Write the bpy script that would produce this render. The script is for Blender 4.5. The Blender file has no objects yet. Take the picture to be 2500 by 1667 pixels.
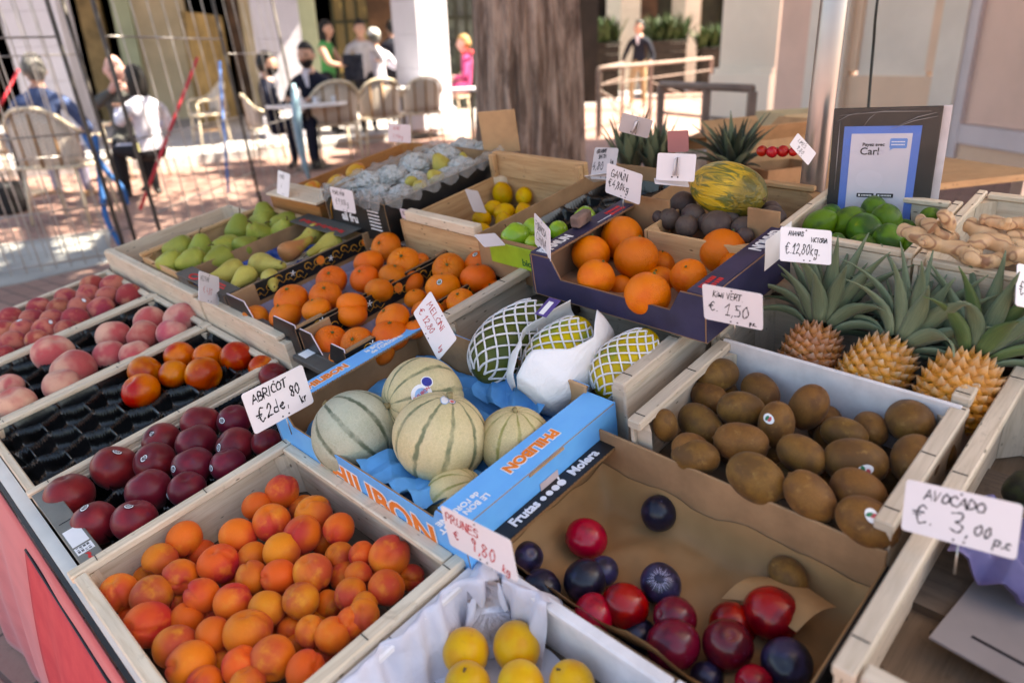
import bpy, bmesh, math, random
import numpy as np
from mathutils import Vector, Matrix, Quaternion

SC = bpy.context.scene
COL = SC.collection
PI = math.pi
rnd = random.Random(7)
nrs = np.random.RandomState(11)

# ------------------------------------------------------------------ camera
F, CX, CY, CAMH = 1780.0, 1250.0, 833.5, 1.33          # focal length and centre in pixels of the 2500 px wide photo
_down = np.array([162.0, 4452.0, F]); _down /= np.linalg.norm(_down)
_Z = -_down
_Y = np.array([0, 0, 1.0]) - _Z[2] * _Z; _Y /= np.linalg.norm(_Y)
_X = np.cross(_Y, _Z)
MW = np.array([_X, _Y, _Z])                              # camera (right, down, forward) -> world
CAM = np.array([0, 0, CAMH])
cam_d = bpy.data.cameras.new('camera'); cam = bpy.data.objects.new('camera', cam_d); COL.objects.link(cam)
r_, u_, b_ = MW @ np.array([1, 0, 0]), MW @ np.array([0, -1, 0]), MW @ np.array([0, 0, -1])
cam.matrix_world = Matrix(((r_[0], u_[0], b_[0], 0), (r_[1], u_[1], b_[1], 0), (r_[2], u_[2], b_[2], CAMH), (0, 0, 0, 1)))
cam_d.sensor_width = 36; cam_d.lens = F / 2500 * 36; cam_d.clip_start = 0.05; cam_d.clip_end = 400
cam_d.dof.use_dof = True; cam_d.dof.focus_distance = 1.18; cam_d.dof.aperture_fstop = 2.9; cam_d.dof.aperture_blades = 9
SC.camera = cam

# ------------------------------------------------------------------ light
SUN_EL, SUN_AZ = math.radians(52), math.atan2(0.97, 0.05)   # azimuth measured from +Y towards +X
w = bpy.data.worlds.new('World'); SC.world = w; w.use_nodes = True
nt = w.node_tree; bg = nt.nodes['Background']
sky = nt.nodes.new('ShaderNodeTexSky'); sky.sky_type = 'NISHITA'; sky.sun_disc = False
sky.sun_elevation = SUN_EL; sky.sun_rotation = SUN_AZ; sky.dust_density = 2.0; sky.ozone_density = 0.6
nt.links.new(sky.outputs[0], bg.inputs[0]); bg.inputs[1].default_value = 0.085
sd = bpy.data.lights.new('sun', 'SUN'); sd.energy = 5.0; sd.angle = math.radians(0.5); sd.color = (1, 0.94, 0.85)
sun = bpy.data.objects.new('sun', sd); COL.objects.link(sun)
sdir = Vector((math.sin(SUN_AZ) * math.cos(SUN_EL), math.cos(SUN_AZ) * math.cos(SUN_EL), math.sin(SUN_EL)))
sun.rotation_euler = sdir.to_track_quat('Z', 'Y').to_euler(); sun.location = sdir * 30
SC.view_settings.view_transform = 'Standard'; SC.view_settings.look = 'None'
SC.view_settings.exposure = 2.5; SC.view_settings.gamma = 1.0
SC.view_settings.use_white_balance = True; SC.view_settings.white_balance_temperature = 7500; SC.view_settings.white_balance_tint = 8
SC.cycles.max_bounces = 8; SC.cycles.transparent_max_bounces = 8; SC.cycles.use_denoising = True
SC.cycles.caustics_reflective = False; SC.cycles.caustics_refractive = False
SC.cycles.sample_clamp_indirect = 4.0

# ------------------------------------------------------------------ coordinates
def ray(p): return MW @ np.array([p[0] - CX, p[1] - CY, F])
_U = ray((3378, -569)); _U /= np.linalg.norm(_U)
_V = ray((-700, 120)); _V -= _U * (_U @ _V); _V /= np.linalg.norm(_V)
_N = np.cross(_U, _V); _N /= np.linalg.norm(_N)
DPL = 0.70
ORG = CAM - DPL * _N
S = Matrix(((_U[0], _V[0], _N[0], ORG[0]), (_U[1], _V[1], _N[1], ORG[1]), (_U[2], _V[2], _N[2], ORG[2]), (0, 0, 0, 1)))
SI = S.inverted()
def at(p, h=0.0):
    "point where the sight line of photo pixel p meets the stall's display plane raised by h (stall coordinates u, v, h)"
    r = ray(p); t = (DPL - h) / -(r @ _N); q = r * t
    return Vector((q @ _U, q @ _V, h)), t * F
def gp(p, z=0.0):
    r = ray(p); t = (z - CAMH) / r[2]; q = CAM + r * t
    return Vector(q)
def dp(p, d):
    return Vector(CAM + ray(p) * d / F)
def R(n, x, y):
    o = {0: (0, 0), 1: (0, 0), 2: (800, 0), 3: (1600, 0), 4: (0, 500), 5: (800, 500), 6: (1600, 500), 7: (0, 1067), 8: (800, 1067), 9: (1600, 1067)}[n]
    return (o[0] + x / 2.6133, o[1] + y / 2.6133)

# ------------------------------------------------------------------ objects
def tag(o, label=None, cat=None, group=None, kind=None):
    if label: o['label'] = label
    if cat: o['category'] = cat
    if group: o['group'] = group
    if kind: o['kind'] = kind
    return o
def link(name, me, mat=None, parent=None, mw=None):
    o = bpy.data.objects.new(name, me); COL.objects.link(o)
    if mat is not None:
        mats = mat if isinstance(mat, (list, tuple)) else [mat]
        if len(me.materials) == 0:
            for m in mats: me.materials.append(m)
    if parent: o.parent = parent
    if mw is not None:
        if parent: o.matrix_local = mw
        else: o.matrix_world = mw
    return o
def empty(name, mw):
    o = bpy.data.objects.new(name, None); COL.objects.link(o); o.empty_display_size = 0.05; o.matrix_world = mw; return o
def dup(root, mw, label=None, group=None):
    def cp(o, par):
        c = o.copy(); COL.objects.link(c); c.parent = par
        for ch in o.children: cp(ch, c)
        return c
    c = cp(root, None); c.matrix_world = mw
    if label: c['label'] = label
    if group: c['group'] = group
    return c
T = Matrix.Translation
def Rz(a): return Matrix.Rotation(a, 4, 'Z')
def Rx(a): return Matrix.Rotation(a, 4, 'X')
def Ry(a): return Matrix.Rotation(a, 4, 'Y')

class MB:
    "collects shapes; build() links them as one mesh object"
    def __init__(s): s.v = []; s.f = []; s.uv = []; s.mi = []; s.sm = []
    def add(s, vs, fs, uvs=None, mi=0, smooth=False):
        b = len(s.v); s.v += [tuple(v) for v in vs]
        for i, f in enumerate(fs):
            s.f.append([b + k for k in f]); s.mi.append(mi); s.sm.append(smooth)
            s.uv.append(uvs[i] if uvs else [(0, 0)] * len(f))
        return s
    def box(s, lo, hi, mi=0, m=None):
        x0, y0, z0 = lo; x1, y1, z1 = hi
        c = [Vector((x, y, z)) for z in (z0, z1) for y in (y0, y1) for x in (x0, x1)]
        if m is not None: c = [m @ v for v in c]
        fs = [(0, 2, 3, 1), (4, 5, 7, 6), (0, 1, 5, 4), (2, 6, 7, 3), (0, 4, 6, 2), (1, 3, 7, 5)]
        d = (x1 - x0, y1 - y0, z1 - z0); long = max(range(3), key=lambda k: d[k])
        uo, vo = rnd.random() * 9, rnd.random() * 9
        raw = [(x, y, z) for z in (z0, z1) for y in (y0, y1) for x in (x0, x1)]
        uvs = []
        for f in fs:
            ax = [k for k in range(3) if len({round(raw[i][k], 7) for i in f}) > 1]
            if len(ax) < 2: uvs.append([(0, 0)] * 4); continue
            a, b = (ax if ax[0] == long else (ax[::-1] if ax[1] == long else ax))
            uvs.append([(raw[i][a] + uo, raw[i][b] + vo) for i in f])
        return s.add(c, fs, uvs, mi)
    def bbox(s, lo, hi, bev=0.0015, mi=0, m=None):
        "box with small chamfers"
        bm = bmesh.new(); bmesh.ops.create_cube(bm, size=1)
        d = [hi[k] - lo[k] for k in range(3)]; ce = [(hi[k] + lo[k]) / 2 for k in range(3)]
        for v in bm.verts: v.co = Vector([v.co[k] * d[k] + ce[k] for k in range(3)])
        bmesh.ops.bevel(bm, geom=list(bm.edges), offset=min(bev, min(d) * .4), segments=1, affect='EDGES')
        long = max(range(3), key=lambda k: d[k]); uo, vo = rnd.random() * 9, rnd.random() * 9
        bm.verts.ensure_lookup_table(); vs = [v.co.copy() for v in bm.verts]; fs = []; uvs = []
        for f in bm.faces:
            fs.append([v.index for v in f.verts]); n = f.normal; dom = max(range(3), key=lambda k: abs(n[k]))
            ax = [k for k in range(3) if k != dom]
            if long in ax: a = long; b = [k for k in ax if k != long][0]
            else: a, b = ax
            uvs.append([(v.co[a] + uo, v.co[b] + vo) for v in f.verts])
        bm.free()
        if m is not None: vs = [m @ v for v in vs]
        return s.add(vs, fs, uvs, mi)
    def tube(s, pts, r, n=8, mi=0, cap=True):
        pts = [Vector(p) for p in pts]; rs = r if isinstance(r, (list, tuple)) else [r] * len(pts)
        up = Vector((0, 0, 1)); vs = []; prev = None
        for i, p in enumerate(pts):
            t = (pts[min(i + 1, len(pts) - 1)] - pts[max(i - 1, 0)]); t.normalize()
            if prev is None:
                a = up if abs(t.z) < .9 else Vector((1, 0, 0)); x = t.cross(a).normalized()
            else: x = (prev - t * prev.dot(t)).normalized()
            prev = x; y = t.cross(x)
            vs += [p + (x * math.cos(2 * PI * k / n) + y * math.sin(2 * PI * k / n)) * rs[i] for k in range(n)]
        fs = []
        for i in range(len(pts) - 1):
            for k in range(n): fs.append((i * n + k, i * n + (k + 1) % n, (i + 1) * n + (k + 1) % n, (i + 1) * n + k))
        if cap: fs += [tuple(range(n))[::-1], tuple((len(pts) - 1) * n + k for k in range(n))]
        return s.add(vs, fs, None, mi, True)
    def poly(s, pts, mi=0): return s.add(pts, [tuple(range(len(pts)))], [[(p[0], p[1]) for p in pts]], mi)
    def prism(s, pts2, z0, z1, mi=0, m=None):
        n = len(pts2); vs = [Vector((p[0], p[1], z0)) for p in pts2] + [Vector((p[0], p[1], z1)) for p in pts2]
        uv = [(v.z * 1.0, v.x) for v in vs]
        if m is not None: vs = [m @ v for v in vs]
        fs = [tuple(range(n))[::-1], tuple(range(n, 2 * n))] + [(k, (k + 1) % n, n + (k + 1) % n, n + k) for k in range(n)]
        return s.add(vs, fs, [[uv[i] for i in f] for f in fs], mi)
    def grid(s, P, mi=0, smooth=True, uvs=1.0):
        "P: array (n, m, 3)"
        n, m, _ = P.shape; vs = [Vector(p) for p in P.reshape(-1, 3)]
        fs = []; uv = []
        for i in range(n - 1):
            for j in range(m - 1):
                fs.append((i * m + j, i * m + j + 1, (i + 1) * m + j + 1, (i + 1) * m + j))
                uv.append([(i / n * uvs, j / m * uvs), (i / n * uvs, (j + 1) / m * uvs), ((i + 1) / n * uvs, (j + 1) / m * uvs), ((i + 1) / n * uvs, j / m * uvs)])
        return s.add(vs, fs, uv, mi, smooth)
    def mesh(s, name='mesh'):
        me = bpy.data.meshes.new(name); me.from_pydata(s.v, [], s.f)
        ul = me.uv_layers.new(name='UVMap'); flat = [c for f in s.uv for p in f for c in p]
        ul.data.foreach_set('uv', flat)
        me.polygons.foreach_set('material_index', s.mi); me.polygons.foreach_set('use_smooth', s.sm)
        me.update(); return me
    def build(s, name, mat, parent=None, mw=None): return link(name, s.mesh(name), mat, parent, mw)

def solidify(o, t, offset=-1):
    m = o.modifiers.new('thickness', 'SOLIDIFY'); m.thickness = t; m.offset = offset; return o

def npmesh(name, V, Fc, smooth=True):
    me = bpy.data.meshes.new(name); me.from_pydata([tuple(v) for v in V], [], [tuple(f) for f in Fc])
    me.polygons.foreach_set('use_smooth', [smooth] * len(me.polygons)); me.update(); return me
def sph(nu=30, nv=20, fn=None):
    th = np.linspace(0, PI, nv + 1)[1:-1]; ph = np.linspace(-PI, PI, nu, endpoint=False)
    TH, PH = np.meshgrid(th, ph, indexing='ij')
    TH = np.concatenate([[0.0], TH.ravel(), [PI]]); PH = np.concatenate([[0.0], PH.ravel(), [0.0]])
    D = np.stack([np.sin(TH) * np.cos(PH), np.sin(TH) * np.sin(PH), np.cos(TH)], 1)
    V = fn(D, TH, PH) if fn else D
    fs = []
    for k in range(nu): fs.append((0, 1 + k, 1 + (k + 1) % nu))
    for i in range(nv - 2):
        a, b = 1 + i * nu, 1 + (i + 1) * nu
        for k in range(nu): fs.append((a + k, b + k, b + (k + 1) % nu, a + (k + 1) % nu))
    a = 1 + (nv - 2) * nu; last = 1 + (nv - 1) * nu
    for k in range(nu): fs.append((a + k, last, a + (k + 1) % nu))
    return V, fs
def lump(D, seed, amp, freq=1.7):
    r = np.random.RandomState(seed); o = np.zeros(len(D))
    for k in range(5):
        d = r.normal(size=3); d *= freq * (1 + .5 * k) / np.linalg.norm(d); o += np.sin(D @ d + r.rand() * 6.28) / (1 + k)
    return amp * o / 1.6
def smooth_pts(pts, n=6):
    "Catmull-Rom through pts"
    P = [np.array(p, float) for p in pts]; P = [2 * P[0] - P[1]] + P + [2 * P[-1] - P[-2]]; out = []
    for i in range(1, len(P) - 2):
        for k in range(n):
            t = k / n; a, b, c, d = P[i - 1:i + 3]
            out.append(.5 * (2 * b + (c - a) * t + (2 * a - 5 * b + 4 * c - d) * t * t + (3 * b - a - 3 * c + d) * t ** 3))
    out.append(P[-2]); return out

# ------------------------------------------------------------------ materials
_M = {}
def new_mat(name):
    m = bpy.data.materials.new(name); m.use_nodes = True; return m, m.node_tree, m.node_tree.nodes['Principled BSDF']
def N_(t, ty, **kw):
    n = t.nodes.new(ty)
    for k, v in kw.items(): setattr(n, k, v)
    return n
def mixc(t, fac, a, b, mode='MIX'):
    n = t.nodes.new('ShaderNodeMix'); n.data_type = 'RGBA'; n.blend_type = mode
    for sock, val in ((n.inputs[0], fac), (n.inputs[6], a), (n.inputs[7], b)):
        if hasattr(val, 'is_output'): t.links.new(val, sock)
        elif isinstance(val, (int, float)): sock.default_value = val
        else: sock.default_value = (*val, 1) if len(val) == 3 else val
    return n.outputs[2]
def math_(t, op, a, b=None, c=None, clamp=False):
    n = t.nodes.new('ShaderNodeMath'); n.operation = op; n.use_clamp = clamp
    for i, v in enumerate((a, b, c)):
        if v is None: continue
        if hasattr(v, 'is_output'): t.links.new(v, n.inputs[i])
        else: n.inputs[i].default_value = v
    return n.outputs[0]
def rng(t, v, a, b, c=0.0, d=1.0, smooth=True):
    n = t.nodes.new('ShaderNodeMapRange'); n.interpolation_type = 'SMOOTHSTEP' if smooth else 'LINEAR'
    t.links.new(v, n.inputs[0])
    for i, x in enumerate((a, b, c, d)): n.inputs[1 + i].default_value = x
    return n.outputs[0]
def coords(t, kind='Object', scale=(1, 1, 1), shift=True):
    tc = t.nodes.new('ShaderNodeTexCoord'); mp = t.nodes.new('ShaderNodeMapping'); mp.inputs['Scale'].default_value = scale
    t.links.new(tc.outputs[kind], mp.inputs[0])
    if shift:
        oi = t.nodes.new('ShaderNodeObjectInfo'); ml = math_(t, 'MULTIPLY', oi.outputs['Random'], 61.0)
        cb = t.nodes.new('ShaderNodeCombineXYZ')
        for i in range(3): t.links.new(ml, cb.inputs[i])
        t.links.new(cb.outputs[0], mp.inputs['Location'])
    return mp.outputs[0]
def noise(t, vec, scale, detail=3, rough=.55, dist=0.0):
    n = t.nodes.new('ShaderNodeTexNoise'); t.links.new(vec, n.inputs['Vector'])
    n.inputs['Scale'].default_value = scale; n.inputs['Detail'].default_value = detail; n.inputs['Roughness'].default_value = rough; n.inputs['Distortion'].default_value = dist
    return n.outputs['Fac']
def bump(t, b, h, strength, dist=0.001):
    n = t.nodes.new('ShaderNodeBump'); n.inputs['Strength'].default_value = strength; n.inputs['Distance'].default_value = dist
    t.links.new(h, n.inputs['Height']); t.links.new(n.outputs[0], b.inputs['Normal']); return n
def P_(b, **kw):
    names = dict(rough='Roughness', spec='Specular IOR Level', sheen='Sheen Weight', coat='Coat Weight', coatr='Coat Roughness', metal='Metallic', trans='Transmission Weight', sss='Subsurface Weight', alpha='Alpha', sheenr='Sheen Roughness', ior='IOR')
    for k, v in kw.items(): b.inputs[names[k]].default_value = v

def plain(name, c, rough=.6, var=.12, scale=8, bmp=0.0, bscale=60, kind='Object', c2=None, **kw):
    if name in _M: return _M[name]
    m, t, b = new_mat(name); v = coords(t, kind); n = noise(t, v, scale, 4, .6)
    c2 = c2 or tuple(x * (1 - 2.2 * var) for x in c); hi = tuple(min(1, x * (1 + var)) for x in c)
    t.links.new(mixc(t, rng(t, n, .3, .7), c2, hi), b.inputs['Base Color']); kw.setdefault('spec', .28 if rough >= .5 else .45); P_(b, rough=rough, **kw)
    if bmp: bump(t, b, noise(t, v, bscale, 4, .6), bmp, .002)
    _M[name] = m; return m

def wood(name, c, dark, knots=True, rough=.65):
    if name in _M: return _M[name]
    m, t, b = new_mat(name); v = coords(t, 'UV', (1, 1, 1))
    mp = t.nodes.new('ShaderNodeMapping'); mp.inputs['Scale'].default_value = (5, 70, 1); t.links.new(v, mp.inputs[0])
    g = noise(t, mp.outputs[0], 1.6, 5, .65, .6); big = noise(t, v, 9, 2, .5)
    mp2 = t.nodes.new('ShaderNodeMapping'); mp2.inputs['Scale'].default_value = (20, 400, 1); t.links.new(v, mp2.inputs[0]); fine = noise(t, mp2.outputs[0], 1.2, 3, .6)
    col = mixc(t, rng(t, g, .35, .75), c, dark); col = mixc(t, math_(t, 'MULTIPLY', rng(t, big, .45, .75), .6), col, tuple(x * .72 for x in c)); st_ = noise(t, v, 23, 4, .7, 1.0); col = mixc(t, math_(t, 'MULTIPLY', rng(t, st_, .6, .72), .35), col, tuple(x * .5 for x in dark))
    col = mixc(t, math_(t, 'MULTIPLY', rng(t, fine, .5, .8), .3), col, tuple(x * .6 for x in dark))
    if knots:
        vo = t.nodes.new('ShaderNodeTexVoronoi'); mp3 = t.nodes.new('ShaderNodeMapping'); mp3.inputs['Scale'].default_value = (5, 14, 1); t.links.new(v, mp3.inputs[0]); t.links.new(mp3.outputs[0], vo.inputs['Vector'])
        col = mixc(t, rng(t, vo.outputs['Distance'], .13, .05), col, tuple(x * .35 for x in dark))
    t.links.new(col, b.inputs['Base Color']); P_(b, rough=rough, spec=.3); bump(t, b, fine, .25, .001); _M[name] = m; return m

def fruit(name, ca, cb, scale=1.1, lo=.42, hi=.62, cc=None, clo=.6, chi=.75, rough=.45, bscale=60, bstr=.1, hue=.015, mott=.12, axis=0.0, spots=None, **kw):
    "skin of a fruit: cb patches over ca by noise (and along the fruit's axis), fine mottling, a hue of its own per fruit"
    m, t, b = new_mat(name); v = coords(t, 'Object'); n = noise(t, v, scale, 2.5, .5)
    if axis:
        tc = t.nodes.new('ShaderNodeTexCoord'); sx = t.nodes.new('ShaderNodeSeparateXYZ'); t.links.new(tc.outputs['Object'], sx.inputs[0])
        n = math_(t, 'ADD', n, math_(t, 'MULTIPLY', sx.outputs[0], axis))
    oi = t.nodes.new('ShaderNodeObjectInfo')
    n = math_(t, 'ADD', n, math_(t, 'MULTIPLY', math_(t, 'SUBTRACT', oi.outputs['Random'], .5), .16))
    col = mixc(t, rng(t, n, lo, hi), ca, cb)
    if cc: col = mixc(t, rng(t, noise(t, v, scale * 1.9, 3, .6), clo, chi), col, cc)
    fine = noise(t, v, 14, 4, .65); col = mixc(t, math_(t, 'MULTIPLY', rng(t, fine, .35, .75), mott * 2), col, tuple(x * .55 for x in ca))
    if spots:
        vo = t.nodes.new('ShaderNodeTexVoronoi'); t.links.new(v, vo.inputs['Vector']); vo.inputs['Scale'].default_value = spots[1]
        col = mixc(t, rng(t, vo.outputs['Distance'], spots[2], spots[2] * .5), col, spots[0])
    hs = t.nodes.new('ShaderNodeHueSaturation'); t.links.new(col, hs.inputs['Color'])
    t.links.new(math_(t, 'ADD', .5 - hue / 2, math_(t, 'MULTIPLY', oi.outputs['Random'], hue)), hs.inputs['Hue'])
    r2 = math_(t, 'FRACT', math_(t, 'MULTIPLY', oi.outputs['Random'], 17.3)); t.links.new(math_(t, 'ADD', .86, math_(t, 'MULTIPLY', r2, .24)), hs.inputs['Value'])
    hs.inputs['Saturation'].default_value = 1.06; kw.setdefault('spec', .25); t.links.new(hs.outputs[0], b.inputs['Base Color']); P_(b, rough=rough, **kw)
    if bstr:
        h = noise(t, v, bscale, 2, .5); bump(t, b, h, bstr, .02)
    _M[name] = m; return m
# ------------------------------------------------------------------ shared materials
W_PALE = wood('poplar', (.76, .64, .50), (.60, .46, .32))
W_WARM = wood('pine', (.60, .38, .20), (.44, .24, .11))
W_GREY = wood('weathered_poplar', (.62, .52, .42), (.46, .37, .28))
BASEB = wood('shade_dark_base_board', (.16, .11, .075), (.10, .07, .045))  # crate floors coloured dark to stand in for shade between the fruit
W_WHITE = plain('whitewashed_board', (.74, .71, .74), .6, .06, 20, .15, 90)
CARD = plain('corrugated_cardboard', (.36, .21, .11), .85, .1, 14, .15, 120)
CARD_L = plain('light_cardboard', (.50, .31, .17), .85, .08, 14, .12, 120)
CARD_IN = plain('white_cardboard_lining', (.78, .68, .76), .7, .03, 8)
BLUE = plain('blue_print', (.10, .36, .78), .38, .1, 16, .12, 60, c2=(.13, .46, .90))
NAVY = plain('navy_print', (.028, .026, .075), .42, .15, 14, .1, 60)
BLACKP = plain('black_print', (.012, .011, .012), .42, .2, 14, .06, 60)
GREYP = plain('dark_grey_print', (.085, .082, .078), .5, .12, 14, .08, 60)
SILVER = plain('grey_green_print', (.17, .17, .155), .42, .1, 14, .05, 60)
WHITE_INK = plain('white_ink', (.82, .81, .84), .6, .03)
RED_INK = plain('red_ink', (.62, .03, .03), .5, .1)
ORANGE_INK = plain('orange_ink', (.85, .22, .03), .5, .06)
GOLD_INK = plain('gold_ink', (.55, .26, .03), .5, .1)
BLACK_INK = plain('black_ink', (.012, .012, .02), .55, .1)
STEEL = plain('galvanised_steel', (.5, .48, .47), .35, .1, 20, metal=.9)
WIRE = plain('dark_wire', (.05, .045, .04), .5)
BLACK_PLASTIC = plain('black_plastic_tray', (.004, .004, .005), .22, .2, 10, .0, coat=.2, coatr=.06, spec=.4)
BLUE_PLASTIC = plain('blue_plastic_tray', (.02, .08, .36), .3, .1, 10)

def text(string, size, mat, parent, M, bold=0.0, name='lettering', depth=.0003, align='CENTER', xs=1.0):
    cu = bpy.data.curves.new('txt', 'FONT'); cu.body = string; cu.size = size; cu.extrude = depth; cu.offset = bold; cu.align_x = align; cu.align_y = 'CENTER'
    cu.resolution_u = 3
    o = bpy.data.objects.new('txt', cu); COL.objects.link(o); dg = bpy.context.evaluated_depsgraph_get()
    me = bpy.data.meshes.new_from_object(o.evaluated_get(dg)); bpy.data.objects.remove(o); bpy.data.curves.remove(cu)
    me.materials.clear(); me.transform(Matrix.Diagonal((xs, 1, 1, 1)))
    return link(name, me, mat, parent, M)
def axes(x, y, o):
    "local frame with the given x and y directions at o"
    x = Vector(x).normalized(); y = Vector(y).normalized(); z = x.cross(y)
    return Matrix(((x.x, y.x, z.x, o[0]), (x.y, y.y, z.y, o[1]), (x.z, y.z, z.z, o[2]), (0, 0, 0, 1)))

# ------------------------------------------------------------------ crates and cartons (stall coordinates; w = -v grows to the photographer's right)
def frame_of(u0, u1, w0, w1, h, depth):
    return S @ T(((u0 + u1) / 2, -(w0 + w1) / 2, h - depth)), (u1 - u0) / 2, (w1 - w0) / 2
def wood_crate(label, u0, u1, w0, w1, h, depth=.085, m=None, rails='uUvV', inner=None, rw=.013, rt=.010, group='wooden fruit crates on the stall', low=0.0, yaw=0.0, skip=''):
    m = m or W_PALE; fr, a, b = frame_of(u0, u1, w0, w1, h, depth)
    o = empty('wooden_crate', fr @ Rz(yaw)); tag(o, label, 'crate', group)
    t = .006; zt = depth - rt - .0015
    for s, k in ((-1, 'v'), (1, 'V')):
        if k in skip: continue
        ys = sorted((s * b, s * (b - t)))
        MB().bbox((-a + .0005, ys[0], .004), (a - .0005, ys[1], zt - low), .001).build('side_board', inner or m, o)
        if k in rails:
            y2 = sorted((s * (b + .002), s * (b - rw)))
            q = MB().bbox((-a - .003, y2[0], zt + .001), (a + .003, y2[1], depth), .002)
            q.build('top_rail', m, o)
            for x in (-a * .86, a * .12, a * .9):
                MB().box((0, y2[0] + .003, depth - .0002), (.0012, y2[1] - .002, depth + .0009), 0, T((x, 0, 0)) @ Rz(rnd.uniform(-.06, .06))).build('staple', WIRE, o)
    for s, k in ((-1, 'u'), (1, 'U')):
        if k in skip: continue
        xs = sorted((s * (a - .001), s * (a - .001 - t)))
        MB().bbox((xs[0], -b + t + .001, .0045), (xs[1], b - t - .001, zt - low - .0005), .001).build('end_board', inner or m, o)
        if k in rails:
            x2 = sorted((s * (a + .001), s * (a - rw)))
            MB().bbox((x2[0], -b + rw + .003, zt + .0012), (x2[1], b - rw - .003, depth - .0006), .002).build('top_rail', m, o)
    for sx in (-1, 1):
        for sy in (-1, 1):
            x, y = sx * (a - t - .0015), sy * (b - t - .0005)
            MB().prism([(x, y), (x - sx * .024, y), (x, y - sy * .024)][::sx * sy], .006, zt - .0008).build('corner_post', m, o)
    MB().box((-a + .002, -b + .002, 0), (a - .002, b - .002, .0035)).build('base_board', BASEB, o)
    return o

def carton(label, u0, u1, w0, w1, h, depth=.1, out=None, inn=None, flaps=(('v', .03), ('V', .03)), dip=.03, sidedip=0.0, group='printed fruit cartons on the stall', ends='uU', endm=None, corner=.2, flapm=None, dipU=None):
    out = out or BLUE; inn = inn or CARD; fr, a, b = frame_of(u0, u1, w0, w1, h, depth)
    o = empty('fruit_carton', fr); tag(o, label, 'carton', group); t = .0042
    for s, k in ((-1, 'v'), (1, 'V')):
        z1 = depth - sidedip
        q = MB(); ys = sorted((s * b, s * (b - t * .45))); q.box((-a, ys[0], .001), (a, ys[1], z1), 0)
        ys = sorted((s * (b - t * .47), s * (b - t))); q.box((-a + .0003, ys[0], .0012), (a - .0003, ys[1], z1 + .0004), 1)
        q.build('side_panel', [out, inn], o)
    for s, k in ((-1, 'u'), (1, 'U')):
        if k not in ends: continue
        c = b * corner * 2; dip_ = dip if (s < 0 or dipU is None) else dipU; zb = depth - dip_; bb = b - t - .0004
        prof = [(-bb, .001), (bb, .001), (bb, depth - .0006), (bb - c, depth - .0006), (bb - c - dip_ * .5, zb), (-bb + c + dip_ * .5, zb), (-bb + c, depth - .0006), (-bb, depth - .0006)]
        q = MB()
        for (x0, x1, mi) in ((a - t * .45, a, 0), (a - t, a - t * .47, 1)):
            lo, hi = (x0, x1) if s > 0 else (-x1, -x0)
            m = Matrix(((0, 0, 1, 0), (1, 0, 0, 0), (0, 1, 0, 0), (0, 0, 0, 1)))
            q.prism([(p[0], p[1] + (.0004 if mi else 0)) for p in prof], lo, hi, mi, m)
        q.build('end_panel', [out, endm or inn], o)
    for k, wd in flaps:
        s = -1 if k == 'v' else 1
        ys = sorted((s * (b + .0008), s * (b - wd)))
        q = MB(); q.box((-a + .004, ys[0], depth + .0006), (a - .004, ys[1], depth + .003), 0); q.box((-a + .0043, ys[0] + .0002, depth - .0015), (a - .0043, ys[1] - .0002, depth + .0005), 1)
        e = ys[0] if s > 0 else ys[1]      # crushed corrugated edge along the cut
        for i in range(60):
            x = -a + .006 + i * (2 * a - .012) / 60; q.box((x, e - .0012, depth - .002 + .0008 * (i % 2)), (x + .003, e + .0012, depth + .0018 + .0007 * (i % 2)), 1)
        q.build('folded_flap', [flapm or out, inn], o)
    MB().box((-a + .001, -b + .001, -.001), (a - .001, b - .001, .0012)).build('carton_base', inn, o)
    return o, a, b, depth

def cup_tray(label, u0, u1, w0, w1, h, mat, pitch=.082, dep=.035, cat='tray', group='moulded trays in the crates', rad=.47, yoff=0.0):
    "moulded fruit tray: honeycomb of cups with thin ridges between them"
    fr, a, b = frame_of(u0 + .009, u1 - .009, w0 + .009, w1 - .009, h, 0)
    nx, ny = int(2 * a / .0024), int(2 * b / .0024)
    X, Y = np.meshgrid(np.linspace(-a, a, nx), np.linspace(-b, b, ny), indexing='ij')
    best = np.full(X.shape, 9.0); sec = np.full(X.shape, 9.0)
    px, py = pitch, pitch * .866
    for j in range(-12, 13):
        for i in range(-14, 15):
            cx = (i + .5 * (j % 2)) * px + .012; cy = j * py + yoff
            d = np.hypot(X - cx, Y - cy); sec = np.minimum(sec, np.maximum(best, d)); best = np.minimum(best, d)
    e = np.clip((sec - best) / pitch, 0, 1); r = 1 - e; q_ = np.clip((e - .012) / .13, 0, 1) ** .75
    z = -dep * q_ * (.5 + .5 * np.sqrt(np.clip(1 - (best / (.56 * pitch)) ** 2, 0, 1)))
    edge = np.minimum(np.minimum(a - abs(X), b - abs(Y)), .012) / .012
    z = z * edge + .002 * (1 - edge)
    z += .0006 * np.sin(X * 700 + 3 * np.sin(Y * 300)) * (r < .9)
    o = MB().grid(np.stack([X, Y, z], 2)).build('fruit_tray', mat, None, fr); tag(o, label, cat, group); return o

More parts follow.
